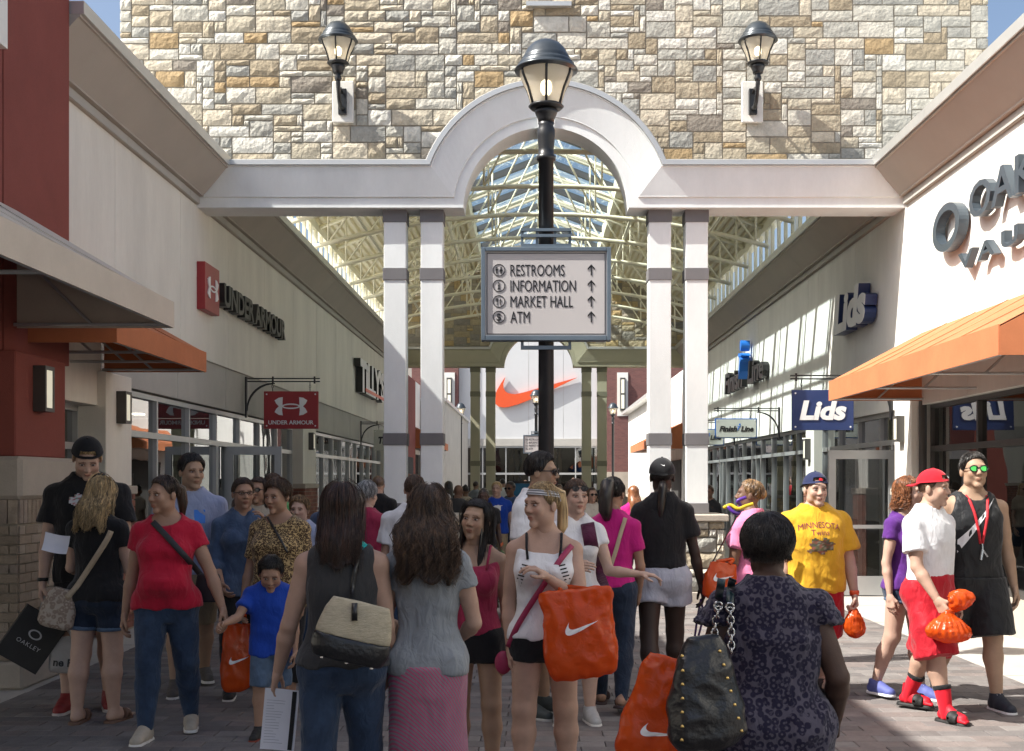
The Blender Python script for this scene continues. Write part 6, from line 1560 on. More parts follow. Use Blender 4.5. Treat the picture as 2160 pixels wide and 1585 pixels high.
def chest_print(g, x0, x1, z0, z1, cols, seed, name='print', n=14):
    """irregular printed patch on the chest, in local metres"""
    rr = random.Random(seed); V = []; F = []; C = []
    for i in range(n+1):
        for j in range(n+1): V.append((x0+(x1-x0)*i/n, 0, z0+(z1-z0)*j/n)); 
    for i in range(n):
        for j in range(n):
            u = (i+.5)/n*2-1; v = (j+.5)/n*2-1
            if mnoise.noise((u*2.2+seed, v*2.2, seed))*.6+.75 > math.hypot(u,v): F.append((i*(n+1)+j,(i+1)*(n+1)+j,(i+1)*(n+1)+j+1,i*(n+1)+j+1))
    for p in V: k = mnoise.noise((p[0]*26+seed,p[2]*26,seed*2.)); C.append(cols[int(abs(k)*9.9+seed) % len(cols)])
    if not F: return
    o = project(g, g.top, np.array(V), F, name, attr_mat('print_ink', .8, 0), (0,1,0), .003)
    a = o.data.color_attributes.new('Col','FLOAT_COLOR','POINT'); c = np.ones((len(V),4),np.float32); c[:,:3] = C; a.data.foreach_set('color', c.ravel()); return o
def chest_text(g, s, z, size, m, width, arc=0., x=0., name='lettering'):
    V,F = text_geo(s, size, .0, bold=.0); V = V.copy(); V[:,0] *= width/(V[:,0].max()-V[:,0].min()); P = np.stack([V[:,0]+x, 0*V[:,0], V[:,1]+z-arc*(V[:,0]/(width/2))**2],1); return project(g, g.top, P, F, name, m, (0,1,0), .003)
walk = lambda a=1: {-1:(16*a,2,4 if a > 0 else 14),1:(-13*a,2,12 if a > 0 else 3)}
PPL = {}
S_ = lambda **k: k
def hs(style, m, **k): return dict(style=style, mat=m, **k)

# --- nearest group on the shaded side
def x1(g):
    chest_print(g, -.13, .10, 1.38, 1.50, [(.7,.7,.7),(.5,.03,.05),(.05,.3,.15),(.7,.7,.7)], 3)
    f = g.J[-1][5]; b = MB(); b.lathe([(.034,-.012),(.036,0),(.034,.012)], (0,0,0), 14); add_obj('watch', mesh_from('watch', g.world(np.array(b.V)+f-np.array([0,0,-.02])), b.F, M_frame, True), g.root)
PPL[1] = person('man in black tee and backward cap looking down beside the maroon pier', 185, 8.16, 1.88, 12, 'm', 'fair', 1.0, lean=.02, arms={-1:(2,9,12,4),1:(6,8,65,-20)}, head=(10,34), hair=hs('short',H_blond,off=.016,shag=1), cap=dict(mat=M_cap_k,back=1), top=S_(mat=C_black,boxy=.8,sleeve=.62,ease=.012,flare=.012,hem=.47), bottom=S_(mat=C_black,t=.95,ease=.012,flare=.012,name='shorts'), shoes=dict(kind='sneaker',col=(.22,.02,.02),sole=(.5,.45,.42),lace=(.3,.05,.05)), legs={-1:(2,3,2),1:(-2,4,2)}, extra=x1)
PPL[2] = person('blond woman seen from behind in black tee and denim shorts, reading a sheet', 207, 7.73, 1.60, 172, 'f', 'fair', 1.08, arms={1:(14,14,78,6),-1:(10,10,70,-10)}, head=(0,16), hair=hs('long',H_blond,len=.30,wide=.098,wave=.008,n=520,wrap=128), top=S_(mat=C_black,sleeve=.42,hem=.50,ease=.009), bottom=S_(mat=C_dkdenim,t=.60,ease=.008,name='shorts',cuff=C_ltdenim), shoes=dict(kind='sandal',col=(.16,.09,.06)), legs={-1:(2,2,2),1:(-4,3,2)})
PPL[3] = person('woman in red top and jeans walking hand in hand with the small boy', 352, 7.3, 1.61, 6, 'f', 'tan', 1.12, belly=.068, bust=.016, arms={-1:(-6,13,2,10),1:(6,24,14,20)}, head=(-42,4), hair=hs('short',H_dkbrown,off=.010,tail=dict(pts=[(0,.10,.05),(0,.135,.03),(0,.145,-.06),(.01,.13,-.15)],r=.036)), top=S_(mat=C_red,sleeve=.40,neck='scoop',hem=.50,ease=.011,amp=.006), bottom=S_(mat=C_denim,ease=.003), shoes=dict(kind='sneaker',col=(.42,.37,.30),lace=(.75,.18,.17)), legs={-1:(11,2,3),1:(-9,3,10)})
def x4(g):
    V = np.array([(.02,0,1.26),(.10,0,1.26),(.10,0,1.36),(.02,0,1.36)]); project(g, g.top, V, [(0,1,2,3)], 'chest_patch', M_blue, (0,1,0))
PPL[4] = person('young man with glasses in a pale blue tee looking aside, behind the woman in red', 402, 8.93, 1.79, 18, 'm', 'olive', 1.02, head=(22,4), hair=hs('short',H_black,off=.020), glasses=dict(), top=S_(mat=C_lav,boxy=.7,sleeve=.6,ease=.012,flare=.01), bottom=S_(mat=C_tan,t=.98,ease=.012,name='shorts'), shoes=dict(kind='sneaker',col=(.10,.09,.08)), legs=walk(), extra=x4)
PPL[5] = person('woman with glasses in an open denim shirt, hand raised to her cheek', 512, 8.8, 1.61, 18, 'f', 'tan', 1.12, arms={-1:(8,12,48,-12),1:(46,10,152,-16)}, head=(8,0), hair=hs('short',H_dkbrown,off=.012,tail=dict(pts=[(0,.10,.0),(-.03,.12,-.06),(-.06,.08,-.16)],r=.03)), glasses=dict(size=(.022,.014),rim=.002), top=S_(mat=C_dshirt,sleeve=1.35,neck='v',hem=.47,ease=.012), bottom=S_(mat=C_black), shoes=dict(kind='sneaker',col=(.02,.02,.02)), legs=walk())
PPL[6] = person('older woman in a leopard print top with a dark bag strap', 590, 8.05, 1.58, -12, 'f', 'tan', 1.16, belly=.02, bust=.02, arms={-1:(4,12,14,6),1:(4,10,20,0)}, head=(-12,6), hair=hs('short',H_brown,off=.024,shag=1), top=S_(mat=C_leo,sleeve=.75,neck='scoop',hem=.46,ease=.012,boxy=.5), bottom=S_(mat=C_black,t=1.6,ease=.01), shoes=dict(kind='sandal',col=(.03,.025,.02)), legs=walk(-.6))
def x7(g):
    f = Field(g.up((-.06,-.06,.80)), g.up((.06,.06,.90))+.02, .010); f.cap(g.up((0,.0,.838)), g.up((0,-.004,.868)), .052*g.H*1.15, .046*g.H*1.15, .0, flat=True); g.garment('collar', f, C_blue, .001, parent=g.top)
PPL[7] = person('small boy in a bright blue polo shirt and torn denim shorts', 572, 7.32, 1.12, 4, 'm', 'tan', .92, arms={-1:(42,20,82,20),1:(2,8,12,2)}, head=(6,26), headk=1.36, hair=hs('short',H_black,off=.016,shag=1), top=S_(mat=C_blue,sleeve=.62,boxy=.8,hem=.45,ease=.012,flare=.012), bottom=S_(mat=C_ltdenim,t=1.02,ease=.012,flare=.010,name='shorts'), shoes=dict(kind='sneaker',col=(.02,.02,.02),sole=(.25,.05,.03)), legs=walk(.6), extra=x7)
# --- the four women in the foreground and their neighbours
def x8(g):
    f = Field(g.up((-.14,-.1,.70)), g.up((.14,.1,.86)), .009); f.loft(g.zr, g.hw+.003, g.hd+.002, 0*g.zr, RYO*g.H, .01); f.ell(g.up((0,.02,.885)), np.array([.052,.075,.055])*g.H, .004, True)
    for s in (-1,1): f.ell(g.up((s*.145,0,.84)), np.array([.062,.11,.08])*g.H, .004, True)
    f.cut(lambda X_,Y_,Z_: .765*g.H+g.dz-Z_+0*X_+0*Y_); g.garment('undershirt', f, C_teal, .002)
PPL[8] = person('woman from behind with straight brown hair, dark sleeveless top over teal, jeans', 722, 5.0, 1.565, 186, 'f', 'light', 1.10, arms={1:(6,16,20,14),-1:(4,8,30,0)}, head=(-6,4), hair=hs('long',hair_mat('hair_deep_brown',(.028,.013,.009),(.075,.036,.024)),len=.27,wide=.088,wave=.003,n=620,wrap=120,back=.07), top=S_(mat=C_char,sleeve=0,neck='back',armhole=.083,hem=.52,ease=.008,boxy=.2), bottom=S_(mat=C_denim,ease=.004), shoes=dict(kind='sneaker',col=(.05,.05,.05)), legs=walk(.7), extra=x8)
PPL[9] = person('woman from behind with long wavy brown hair, grey tee and pink striped long skirt', 903, 5.1, 1.545, 176, 'f', 'light', 1.02, arms={1:(8,12,62,-24),-1:(8,12,62,-24)}, head=(4,8), hair=hs('long',hair_mat('hair_wavy_brown',(.032,.019,.012),(.13,.075,.042)),len=.34,wide=.125,wave=.020,curl=.3,n=760,wrap=128,sr=.005), top=S_(mat=C_grey,sleeve=.40,hem=.485,ease=.006,amp=.009), bottom=S_(mat=C_skirt,kind='skirt',name='skirt',flare=.115), shoes=dict(kind='sandal',col=(.1,.07,.05)))
PPL[10] = person('young woman with straight black hair in a crimson top and black shorts', 1003, 6.14, 1.47, -6, 'f', 'olive', .92, bust=.010, arms={-1:(10,8,50,-18),1:(-4,6,4,2)}, head=(-14,-4,6), hair=hs('long',H_black,len=.42,wide=.075,wave=.003,n=520,wrap=122,back=.05,fwd=.05), top=S_(mat=C_crim,sleeve=0,neck='cami',line=.775,hem=.53,ease=.008,strap=C_crim,name='camisole'), bottom=S_(mat=C_black,t=.35,ease=.006,flare=.006,name='shorts',waist=.58), shoes=dict(kind='sandal',col=(.1,.06,.04)))
def x11(g):
    V = []; na = 40
    for j, ph in enumerate(np.linspace(52,70,5)):
        for i in range(na): a = -pi+2*pi*i/na; tilt = radians(ph+18*(1+cos(a))/2.+ (12 if abs(a) < 1 else 0)); V.append(shell_pt(a, tilt, .014))
    cols = [(.6,.6,.62),(.02,.02,.025),(.6,.6,.62),(.02,.02,.025),(.6,.6,.62)]; C = [cols[j] for j in range(5) for i in range(na)]; F = [(j*na+i,j*na+(i+1)%na,(j+1)*na+(i+1)%na,(j+1)*na+i) for j in range(4) for i in range(na)]
    add_obj('headband', mesh_from('headband', g.world(g.hd2(np.array(V))), np.array(F), attr_mat('headband_cloth',.8,0), True, np.array(C)), g.root)
    for s in (-1,1):
        for k in range(7):
            z = .742-.011*k; x = s*(.062+.004*k); V = np.array([(x-s*.014,0,z),(x+s*.006,0,z+.004),(x+s*.006,0,z+.0085),(x-s*.014,0,z+.0045)])*g.H; project(g, g.top, V, [(0,1,2,3)], 'stripe', C_black, (0,1,0), .003)
PPL[11] = person('blond ponytailed woman with striped headband in a white strappy top and black shorts', 1148, 5.9, 1.56, -2, 'f', 'light', 1.05, bust=.012, arms={-1:(-2,7,6,-2),1:(24,8,142,-46)}, head=(-46,2), hair=hs('short',H_blond,off=.010,tail=dict(pts=[(0,.10,.075),(.0,.14,.06),(.0,.155,-.03),(.0,.15,-.12),(.0,.13,-.17)],r=.032)), top=S_(mat=C_white,sleeve=0,neck='cami',line=.782,hem=.51,ease=.007,strap=C_black,name='strappy_top'), bottom=S_(mat=C_black,t=.36,ease=.005,name='shorts',waist=.58), shoes=dict(kind='sandal',col=(.05,.04,.03)), legs={-1:(2,3,2),1:(-3,4,2)}, extra=x11)
PPL[12] = person('dark haired man in sunglasses and white tee turned towards the hat shop', 1135, 7.95, 1.75, 62, 'm', 'olive', 1.0, head=(12,2), hair=hs('short',H_black,off=.022), glasses=dict(lens=M_lens,rim=.005,size=(.027,.020)), top=S_(mat=C_white,sleeve=.65,boxy=.7,ease=.014,flare=.014,hem=.46), bottom=S_(mat=C_char,t=1.0,ease=.012,name='shorts'), shoes=dict(kind='sneaker',col=(.04,.05,.05),sole=(.4,.4,.38)), arms={-1:(4,8,20,0),1:(6,8,30,0)})
PPL[13] = person('woman in a white V-neck tee pointing, sunglasses pushed up on her hair', 1214, 7.72, 1.575, 4, 'f', 'fair', 1.0, arms={-1:(26,10,100,-40),1:(18,14,84,58)}, point=1, head=(12,0), hair=hs('short',H_brown,off=.012,tail=dict(pts=[(0,.10,.0),(0,.12,-.07),(-.04,.08,-.16)],r=.03)), glasses=dict(lens=M_lens,up=1), top=S_(mat=C_white,sleeve=.35,neck='v',hem=.48,ease=.008), bottom=S_(mat=C_ltdenim,t=.4,name='shorts'), shoes=dict(kind='sneaker',col=(.4,.4,.4)))
PPL[14] = person('woman from behind with a thick black ponytail, magenta tee and dark leggings', 1292, 8.25, 1.60, 168, 'f', 'tan', .98, arms={-1:(6,10,30,-6),1:(6,10,30,-6)}, head=(-10,0), hair=hs('short',H_black,off=.012,tail=dict(pts=[(0,.09,.09),(0,.13,.08),(.01,.15,-.02),(.015,.14,-.12),(.01,.12,-.19)],r=.055)), top=S_(mat=C_mag,sleeve=.6,boxy=.3,ease=.008,hem=.53), bottom=S_(mat=C_dkdenim,ease=.003), shoes=dict(kind='sandal',col=(.05,.03,.03)), legs=walk(-.8))
PPL[15] = person('tall woman from behind in black cap, black tee and pale grey shorts', 1397, 8.5, 1.735, 180, 'f', 'deep', 1.02, bust=.006, arms={1:(-4,15,2,10),-1:(2,14,8,12)}, head=(-4,0), hair=hs('short',H_black,off=.012,tail=dict(pts=[(0,.105,-.03),(0,.12,-.08),(.01,.13,-.2),(.02,.13,-.32)],r=.028)), cap=dict(mat=M_cap_k,logo=(M_wprint,.03,'back'),swoosh=1), top=S_(mat=C_black,sleeve=.62,boxy=.7,ease=.011,hem=.56,flare=.012), bottom=S_(mat=C_ltgrey,t=.46,ease=.012,flare=.014,name='shorts',waist=.60), shoes=dict(kind='sneaker',col=(.1,.1,.1)), legs=walk(.8))
def x16(g):
    for s in (-1,1):
        f = Field(g.J[s][3]-.13, g.J[s][3]+.13, .011)
        for k in range(3): c = g.J[s][3]+np.array([s*(.012+.014*k),0,.02-.028*k]); f.ell(c, (.058+.006*k,.075,.022), .01)
        g.garment('ruffle', f, C_leod, .012, parent=g.top, sc_=(40,40,30))
PPL[16] = person('broad woman from behind with short thick black hair in a dark leopard dress', 1622, 4.1, 1.435, 182, 'f', 'dark', 1.36, arms={1:(-6,18,8,20),-1:(-12,18,38,8)}, head=(-4,6), headk=1.08, curl=(.5,.8), hair=hs('short',H_black,off=.034,n=1100,shag=1,sr=.0042), top=S_(mat=C_leod,sleeve=.16,neck='crew',hem=.36,ease=.014,boxy=.25,amp=.010,name='dress'), bottom=S_(mat=C_black,t=1.9,ease=.006,name='leggings'), shoes=dict(kind='sneaker',col=(.02,.02,.02)), extra=x16)
# --- sunlit side
PPL[17] = person('woman with a honey blond bun in a pink tee, half turned away', 1585, 8.7, 1.575, 228, 'f', 'brown', 1.18, arms={1:(10,8,66,-4),-1:(10,8,40,0)}, head=(28,-6), hair=hs('short',H_dkblond,off=.010,bun=(0,.10,.02)), top=S_(mat=C_pink,sleeve=.6,hem=.48,ease=.009), bottom=S_(mat=C_denim), shoes=dict(kind='sneaker',col=(.4,.4,.4)))
def x18(g):
    k = cloth('maroon_print',(.20,.03,.06),fold=0); chest_text(g, 'MINNESOTA', 1.262, .042, k, .30, .022); chest_text(g, 'Twins', 1.208, .04, k, .13); chest_print(g, -.11, .11, 1.04, 1.18, [(.10,.09,.04),(.22,.07,.05),(.06,.07,.05),(.25,.22,.16)], 8)
    f = g.J[1][5]; b = MB(); b.lathe([(.033,-.018),(.036,0),(.033,.018)], (0,0,0), 14); add_obj('wristband', mesh_from('wristband', g.world(np.array(b.V)+f+np.array([0,0,.01])), b.F, M_nike, True), g.root)
PPL[18] = person('heavy young man in a yellow MINNESOTA tee, navy backward cap and red shorts', 1718, 8.6, 1.645, 2, 'm', 'fair', 1.12, arms={-1:(0,8,14,0),1:(2,13,10,6)}, head=(6,2), curl=(.3,.8), hair=hs('short',H_brown,off=.010), cap=dict(mat=M_cap_n,back=1,logo=(M_cap_r,.03,'front')), top=S_(mat=C_yel,sleeve=.75,boxy=.8,ease=.018,flare=.016,hem=.485,amp=.011), bottom=S_(mat=C_shred,t=1.0,ease=.02,flare=.02,name='shorts'), shoes=dict(kind='sandal',col=(.03,.02,.02)), legs=walk(), extra=x18)
PPL[19] = person('woman with curly auburn hair in a purple top and denim shorts', 1910, 8.55, 1.60, 38, 'f', 'fair', .98, arms={-1:(-4,9,10,4),1:(4,9,20,0)}, head=(20,0), hair=hs('long',H_auburn,len=.15,wide=.095,wave=.018,n=420,wrap=122,back=.04), top=S_(mat=C_purple,sleeve=.38,neck='scoop',hem=.50,ease=.007), bottom=S_(mat=C_denim,t=.32,name='shorts',cuff=C_ltdenim), shoes=dict(kind='sneaker',col=(.10,.12,.35),sole=(.75,.75,.78),lace=(.8,.8,.8)), legs=walk(-.45))
def x20(g):
    for s in (-1,1):
        an, kn = g.J[s][2], g.J[s][1]; f = Field(np.minimum(an,kn)-.09, np.maximum(an,kn)+.09, .010); q = an+(kn-an)*.42; f.cap(q, an, g.lr[2]*.92, g.lr[3]+.006, .01); f.cap(an, an-np.array([0,0,.03]), g.lr[3]+.006, g.lr[3]+.004, .01); dd = (q-an)/np.linalg.norm(q-an); f.cut(lambda X_,Y_,Z_: (X_-q[0])*dd[0]+(Y_-q[1])*dd[1]+(Z_-q[2])*dd[2]); so = g.garment('sock', f, C_sock, .002)
        f = Field(q-.09, q+.09, .008); f.cap(q-dd*.03, q+dd*.002, g.lr[2]*.95, g.lr[2]*.97, .0, flat=True); f.cut(lambda X_,Y_,Z_: -((X_-q[0])*dd[0]+(Y_-q[1])*dd[1]+(Z_-q[2])*dd[2])-.03); g.garment('sock_band', f, C_black, .0, parent=so)
C_sock = cloth('red_sock', (.62,.01,.025), fold=.2)
PPL[20] = person('man in white tee, red backward cap, long red shorts and red socks', 1962, 7.95, 1.66, 38, 'm', 'light', .98, arms={-1:(12,8,34,-4),1:(-10,10,16,8)}, head=(14,2), curl=(.85,.3), hair=hs('short',H_brown,off=.010), cap=dict(mat=M_cap_r,back=1,logo=(M_wprint,.025,'front')), top=S_(mat=C_white,sleeve=.66,boxy=.7,ease=.011,flare=.014,hem=.56), bottom=S_(mat=C_shred,t=1.12,ease=.020,flare=.034,name='shorts',amp=.012), shoes=dict(kind='slide',col=(.02,.02,.022),sock=(.62,.01,.025)), legs={-1:(16,3,4),1:(-10,2,16)}, extra=x20)
def x21(g):
    V = np.array([(-.15,0,1.08),(-.15,0,1.17),(.05,0,1.37),(.12,0,1.46),(.13,0,1.44),(.0,0,1.24)]); V = np.array([(a[0]+(b[0]-a[0])*t,0,a[2]+(b[2]-a[2])*t) for a,b in ((V[0],V[3]),(V[1],V[3])) for t in np.linspace(0,1,10)]); F = [(i,i+1,11+i,10+i) for i in range(9)]; project(g, g.top, V, F, 'diagonal_stripe', C_white, (0,1,0), .003)
    bv_ = BVHTree.FromPolygons([v.co[:] for v in g.top.data.vertices]+[v.co[:] for v in g.body.data.vertices], [tuple(p.vertices) for p in g.top.data.polygons]+[tuple(i+len(g.top.data.vertices) for i in p.vertices) for p in g.body.data.polygons]); d = Vector(g.world(np.array([[0,1.,0]]))[0]); m = mat('lanyard_red',(.5,.02,.03),.6,.2,60)
    for s in (-1,1):
        pts = []
        for t in np.linspace(0,1,10): p = g.world(np.array([[s*(.075-.068*t**.8),0,1.475-.33*t]]))[0]; h = bv_.ray_cast(Vector(p)-d*.6, d); pts.append(np.array(h[0])-np.array(d)*.006 if h[0] else p)
        P = [np.array(p)+g.org for p in pts]; band(P, .018, m, g.root, 'lanyard')
    b = MB(); k = P[-1]; b.tube([tuple(k),tuple(k+np.array([.0,-.004,-.04]))], .006, 6); b.tube([tuple(k+np.array([0,-.004,-.04])),tuple(k+np.array([.03,-.012,-.09]))], .008, 6); b.tube([tuple(k+np.array([0,-.004,-.04])),tuple(k+np.array([-.015,-.012,-.11]))], .010, 6); b.build('keys', M_silver, g.root)
PPL[21] = person('man in black tank top with mirrored green sunglasses and red lanyard', 2052, 8.25, 1.77, 2, 'm', 'olive', .98, arms={-1:(6,10,14,2),1:(-8,13,8,8)}, head=(-2,-6), hair=hs('short',H_black,off=.016), glasses=dict(lens=M_lensg,size=(.028,.020),rim=.004), top=S_(mat=C_shinyblack,sleeve=0,neck='tank',boxy=.7,armhole=.082,ease=.011,hem=.49,name='tank_top'), bottom=S_(mat=C_shinyblack,t=.98,ease=.024,flare=.026,name='shorts'), shoes=dict(kind='sneaker',col=(.02,.025,.04),sole=(.75,.75,.76),lace=(.8,.8,.82)), legs={1:(10,3,3),-1:(-14,2,26)}, extra=x21)
# --- second rank
PPL[22] = person('man from behind with cropped brown hair in a plain white tee', 874, 9.2, 1.64, 176, 'm', 'light', 1.04, hair=hs('short',H_brown,off=.007), top=S_(mat=C_white,sleeve=.65,boxy=.8,ease=.015,flare=.014), bottom=S_(mat=C_denim,ease=.01), legs=walk())
PPL[23] = person('grey haired woman from behind in a crimson tee', 772, 9.8, 1.56, 158, 'f', 'fair', 1.25, hair=hs('short',H_grey,off=.020,shag=1), top=S_(mat=C_crim,sleeve=.7,boxy=.7,ease=.014), bottom=S_(mat=C_sand,ease=.01))
far = [  # label, px, head-top py, Y, yaw, sex, skin, w, hair, top, bottom, extras
 ('woman in dark sunglasses behind the woman in denim', 546, 1008, 10.6, 10, 'f', 'tan', 1., hs('long',H_dkbrown,len=.2,wide=.09), C_sand, C_denim, dict(glasses=dict(lens=M_lens))),
 ('man in a green and blue tee behind the older woman in leopard print', 577, 1001, 10.9, -5, 'm', 'light', 1.05, hs('short',H_brown,off=.02), C_green, C_tan, {}),
 ('fair child in a blue tee behind the older woman in leopard print', 634, 1048, 9.9, -20, 'm', 'fair', 1., hs('short',H_dkblond,off=.02,shag=1), C_lav, C_denim, dict(headk=1.12)),
 ('woman from behind with pinned brown hair in a slate tee', 704, 1017, 10.6, 165, 'f', 'light', 1.2, hs('short',H_brown,off=.014,bun=(0,.09,.05)), C_dshirt, C_char, {}),
 ('man from behind in black near the white columns on the surf shop side', 797, 1004, 15.0, 170, 'm', 'light', 1.05, hs('short',H_brown,off=.012), C_black, C_denim, {}),
 ('black haired person from behind in black by the surf shop doors', 776, 1010, 17.5, 185, 'f', 'tan', 1., hs('long',H_black,len=.2), C_black, C_char, {}),
 ('auburn haired person passing between the white columns', 861, 1000, 19.0, 150, 'm', 'fair', 1., hs('short',H_auburn,off=.012), C_mag, C_char, {}),
 ('grey haired woman in cream beside the stone pedestal', 938, 1042, 16.6, 140, 'f', 'fair', 1.1, hs('short',H_grey,off=.02), C_cream, C_sand, {}),
 ('bald man from behind in a dark grey tee carrying a white cord bag', 966, 1022, 17.6, 172, 'm', 'brown', 1.1, None, C_char, C_denim, {}),
 ('dark haired person from behind in black beyond the bald man', 946, 1014, 21.0, 180, 'f', 'tan', 1., hs('long',H_black,len=.25), C_black, C_denim, {}),
 ('person with a black bun beyond the bald man', 982, 1024, 23.0, 200, 'f', 'brown', 1., hs('short',H_black,off=.014,bun=(0,.07,.09)), C_sand, C_char, {}),
 ('boy in a black tee with a bright green print', 1020, 1029, 15.5, 14, 'm', 'dark', 1., hs('short',H_black,off=.010), C_black, C_denim, dict(extra=lambda g: chest_print(g,-.09,.09,1.02,1.17,[(.25,.7,.05),(.15,.5,.05)],5))),
 ('blond boy in a royal blue tee with white letters', 1048, 1017, 18.0, 6, 'm', 'fair', 1., hs('short',H_blond,off=.02), C_blue, C_tan, dict(extra=lambda g: chest_print(g,-.09,.09,1.12,1.22,[(.7,.7,.7)],4))),
 ('woman in sunglasses and a denim shirt with a tan bag', 1077, 1016, 18.5, -8, 'f', 'brown', 1.05, hs('short',H_black,off=.016), C_dshirt, C_dkdenim, dict(glasses=dict(lens=M_lens))),
 ('woman in sunglasses and a pale knit top, walking towards us', 1248, 1026, 17.0, 2, 'f', 'light', .98, hs('long',H_dkbrown,len=.15,wide=.085), C_cream, C_char, dict(glasses=dict(lens=M_lens),legs=walk())),
 ('blond woman in sunglasses with a black cord necklace', 1310, 1018, 20.5, -10, 'f', 'fair', 1., hs('long',H_blond,len=.15,wide=.085), C_sand, C_denim, dict(glasses=dict(lens=M_lens))),
 ('woman from behind with long auburn hair in a pink tee', 1337, 1024, 15.2, 182, 'f', 'light', .98, hs('long',H_auburn,len=.28,wide=.09), C_mag, C_denim, {}),
 ('tanned woman in a grey tank top by the running shop doors', 1497, 1024, 19.0, -40, 'f', 'tan', 1., hs('short',H_brown,off=.02), C_char, C_denim, {}),
 ('man in navy under the far gateway', 1180, 1022, 27.0, 0, 'm', 'light', 1.05, hs('short',H_brown,off=.014), C_navy, C_tan, {}),
 ('woman in black under the far gateway', 1228, 1020, 26.0, 15, 'f', 'brown', 1., hs('long',H_black,len=.2), C_black, C_denim, {}),
 ('woman in pale blue under the far gateway', 1095, 1018, 29.0, 170, 'f', 'light', 1., hs('long',H_dkbrown,len=.25), C_lav, C_char, {}),
 ('man in white under the far gateway', 1060, 1010, 31.0, 180, 'm', 'tan', 1., hs('short',H_black,off=.012), C_white, C_denim, {}),
 ('man in red beyond the far gateway', 1210, 1008, 40.0, 0, 'm', 'light', 1., hs('short',H_brown,off=.012), C_shred, C_tan, {}),
 ('woman in teal beyond the far gateway', 1108, 1013, 42.0, 20, 'f', 'light', 1., hs('long',H_brown,len=.2), C_teal, C_denim, {}),
 ('woman in grey by the far pedestal on the surf shop side', 1003, 1016, 33.0, 160, 'f', 'tan', 1., hs('short',H_dkbrown,off=.014), C_grey, C_char, {}),
 ('man in charcoal by the far pedestal on the running shop side', 1275, 1012, 32.0, 10, 'm', 'light', 1., hs('short',H_black,off=.012), C_char, C_denim, {}),
]
for k, (lb, px, py, Y, yaw, sx, sk, w, hr, tp, bt, ex) in enumerate(far):
    ex = dict(ex); lg = ex.pop('legs', walk(.7 if k % 2 else -.7))
    person(lb, px, Y, VZ(py,Y)-LIFT, yaw, sx, sk, w, arms={-1:(4,9,20+8*(k%3),2),1:(-3,9,12+10*(k%2),4)}, head=((k*37)%40-20, (k*13)%12), hair=hr, top=S_(mat=tp,sleeve=.6 if k % 4 else .45,boxy=.6 if sx == 'm' else .2,ease=.012), bottom=S_(mat=bt,ease=.008,t=2.0 if k % 3 else 1.0), shoes=dict(kind='sneaker',col=[(.05,.05,.05),(.35,.33,.3),(.12,.08,.06)][k%3]), legs=lg, group='shoppers further down the street' if Y > 11 else None, **ex)
# ------------------------------------------------------------------ bags, papers and small things carried
def plastic(name, col, rough=.28, tr=.35):
    m = bpy.data.materials.new(name); m.use_nodes = True; n = m.node_tree.nodes; l = m.node_tree.links; b = n['Principled BSDF']; b.inputs['Roughness'].default_value = rough; b.inputs['Specular IOR Level'].default_value = .55
    tc = n.new('ShaderNodeTexCoord'); nz = n.new('ShaderNodeTexNoise'); nz.inputs['Scale'].default_value = 5; nz.inputs['Detail'].default_value = 5; l.new(tc.outputs['Object'], nz.inputs['Vector'])
    rp = n.new('ShaderNodeValToRGB'); rp.color_ramp.elements[0].color = tuple(c*.75 for c in col)+(1,); rp.color_ramp.elements[1].color = tuple(min(1,c*1.15) for c in col)+(1,); l.new(nz.outputs['Fac'], rp.inputs['Fac']); l.new(rp.outputs['Color'], b.inputs['Base Color'])
    v = n.new('ShaderNodeTexVoronoi'); v.inputs['Scale'].default_value = 13; mp = n.new('ShaderNodeMapping'); mp.inputs['Rotation'].default_value = (.5,.7,.3); mp.inputs['Scale'].default_value = (1,1,.5); l.new(tc.outputs['Object'], mp.inputs['Vector']); l.new(mp.outputs['Vector'], v.inputs['Vector'])
    n2 = n.new('ShaderNodeTexNoise'); n2.inputs['Scale'].default_value = 26; n2.inputs['Detail'].default_value = 4; n2.inputs['Distortion'].default_value = 1.5; l.new(tc.outputs['Object'], n2.inputs['Vector'])
    ad = n.new('ShaderNodeMath'); ad.operation = 'ADD'; l.new(v.outputs['Distance'], ad.inputs[0]); l.new(n2.outputs['Fac'], ad.inputs[1])
    bp = n.new('ShaderNodeBump'); bp.inputs['Strength'].default_value = .3; bp.inputs['Distance'].default_value = .012; l.new(ad.outputs[0], bp.inputs['Height']); l.new(bp.outputs['Normal'], b.inputs['Normal'])
    t = n.new('ShaderNodeBsdfTranslucent'); l.new(rp.outputs['Color'], t.inputs['Color']); mx = n.new('ShaderNodeMixShader'); mx.inputs['Fac'].default_value = tr; l.new(b.outputs[0], mx.inputs[1]); l.new(t.outputs[0], mx.inputs[2]); l.new(mx.outputs[0], n['Material Output'].inputs['Surface'])
    MATS[name] = m; return m
M_obag = plastic('orange_plastic', (.78,.115,.014), .22, .42); M_wbag = plastic('white_plastic', (.62,.60,.58)); M_wswoosh = mat('white_bag_print', (.82,.80,.78), .35, .04, 8)
def wmesh(name, V, F, m, parent, smooth=True): return add_obj(name, mesh_from(name, np.asarray(V)-worg(parent), F, m, smooth), parent)
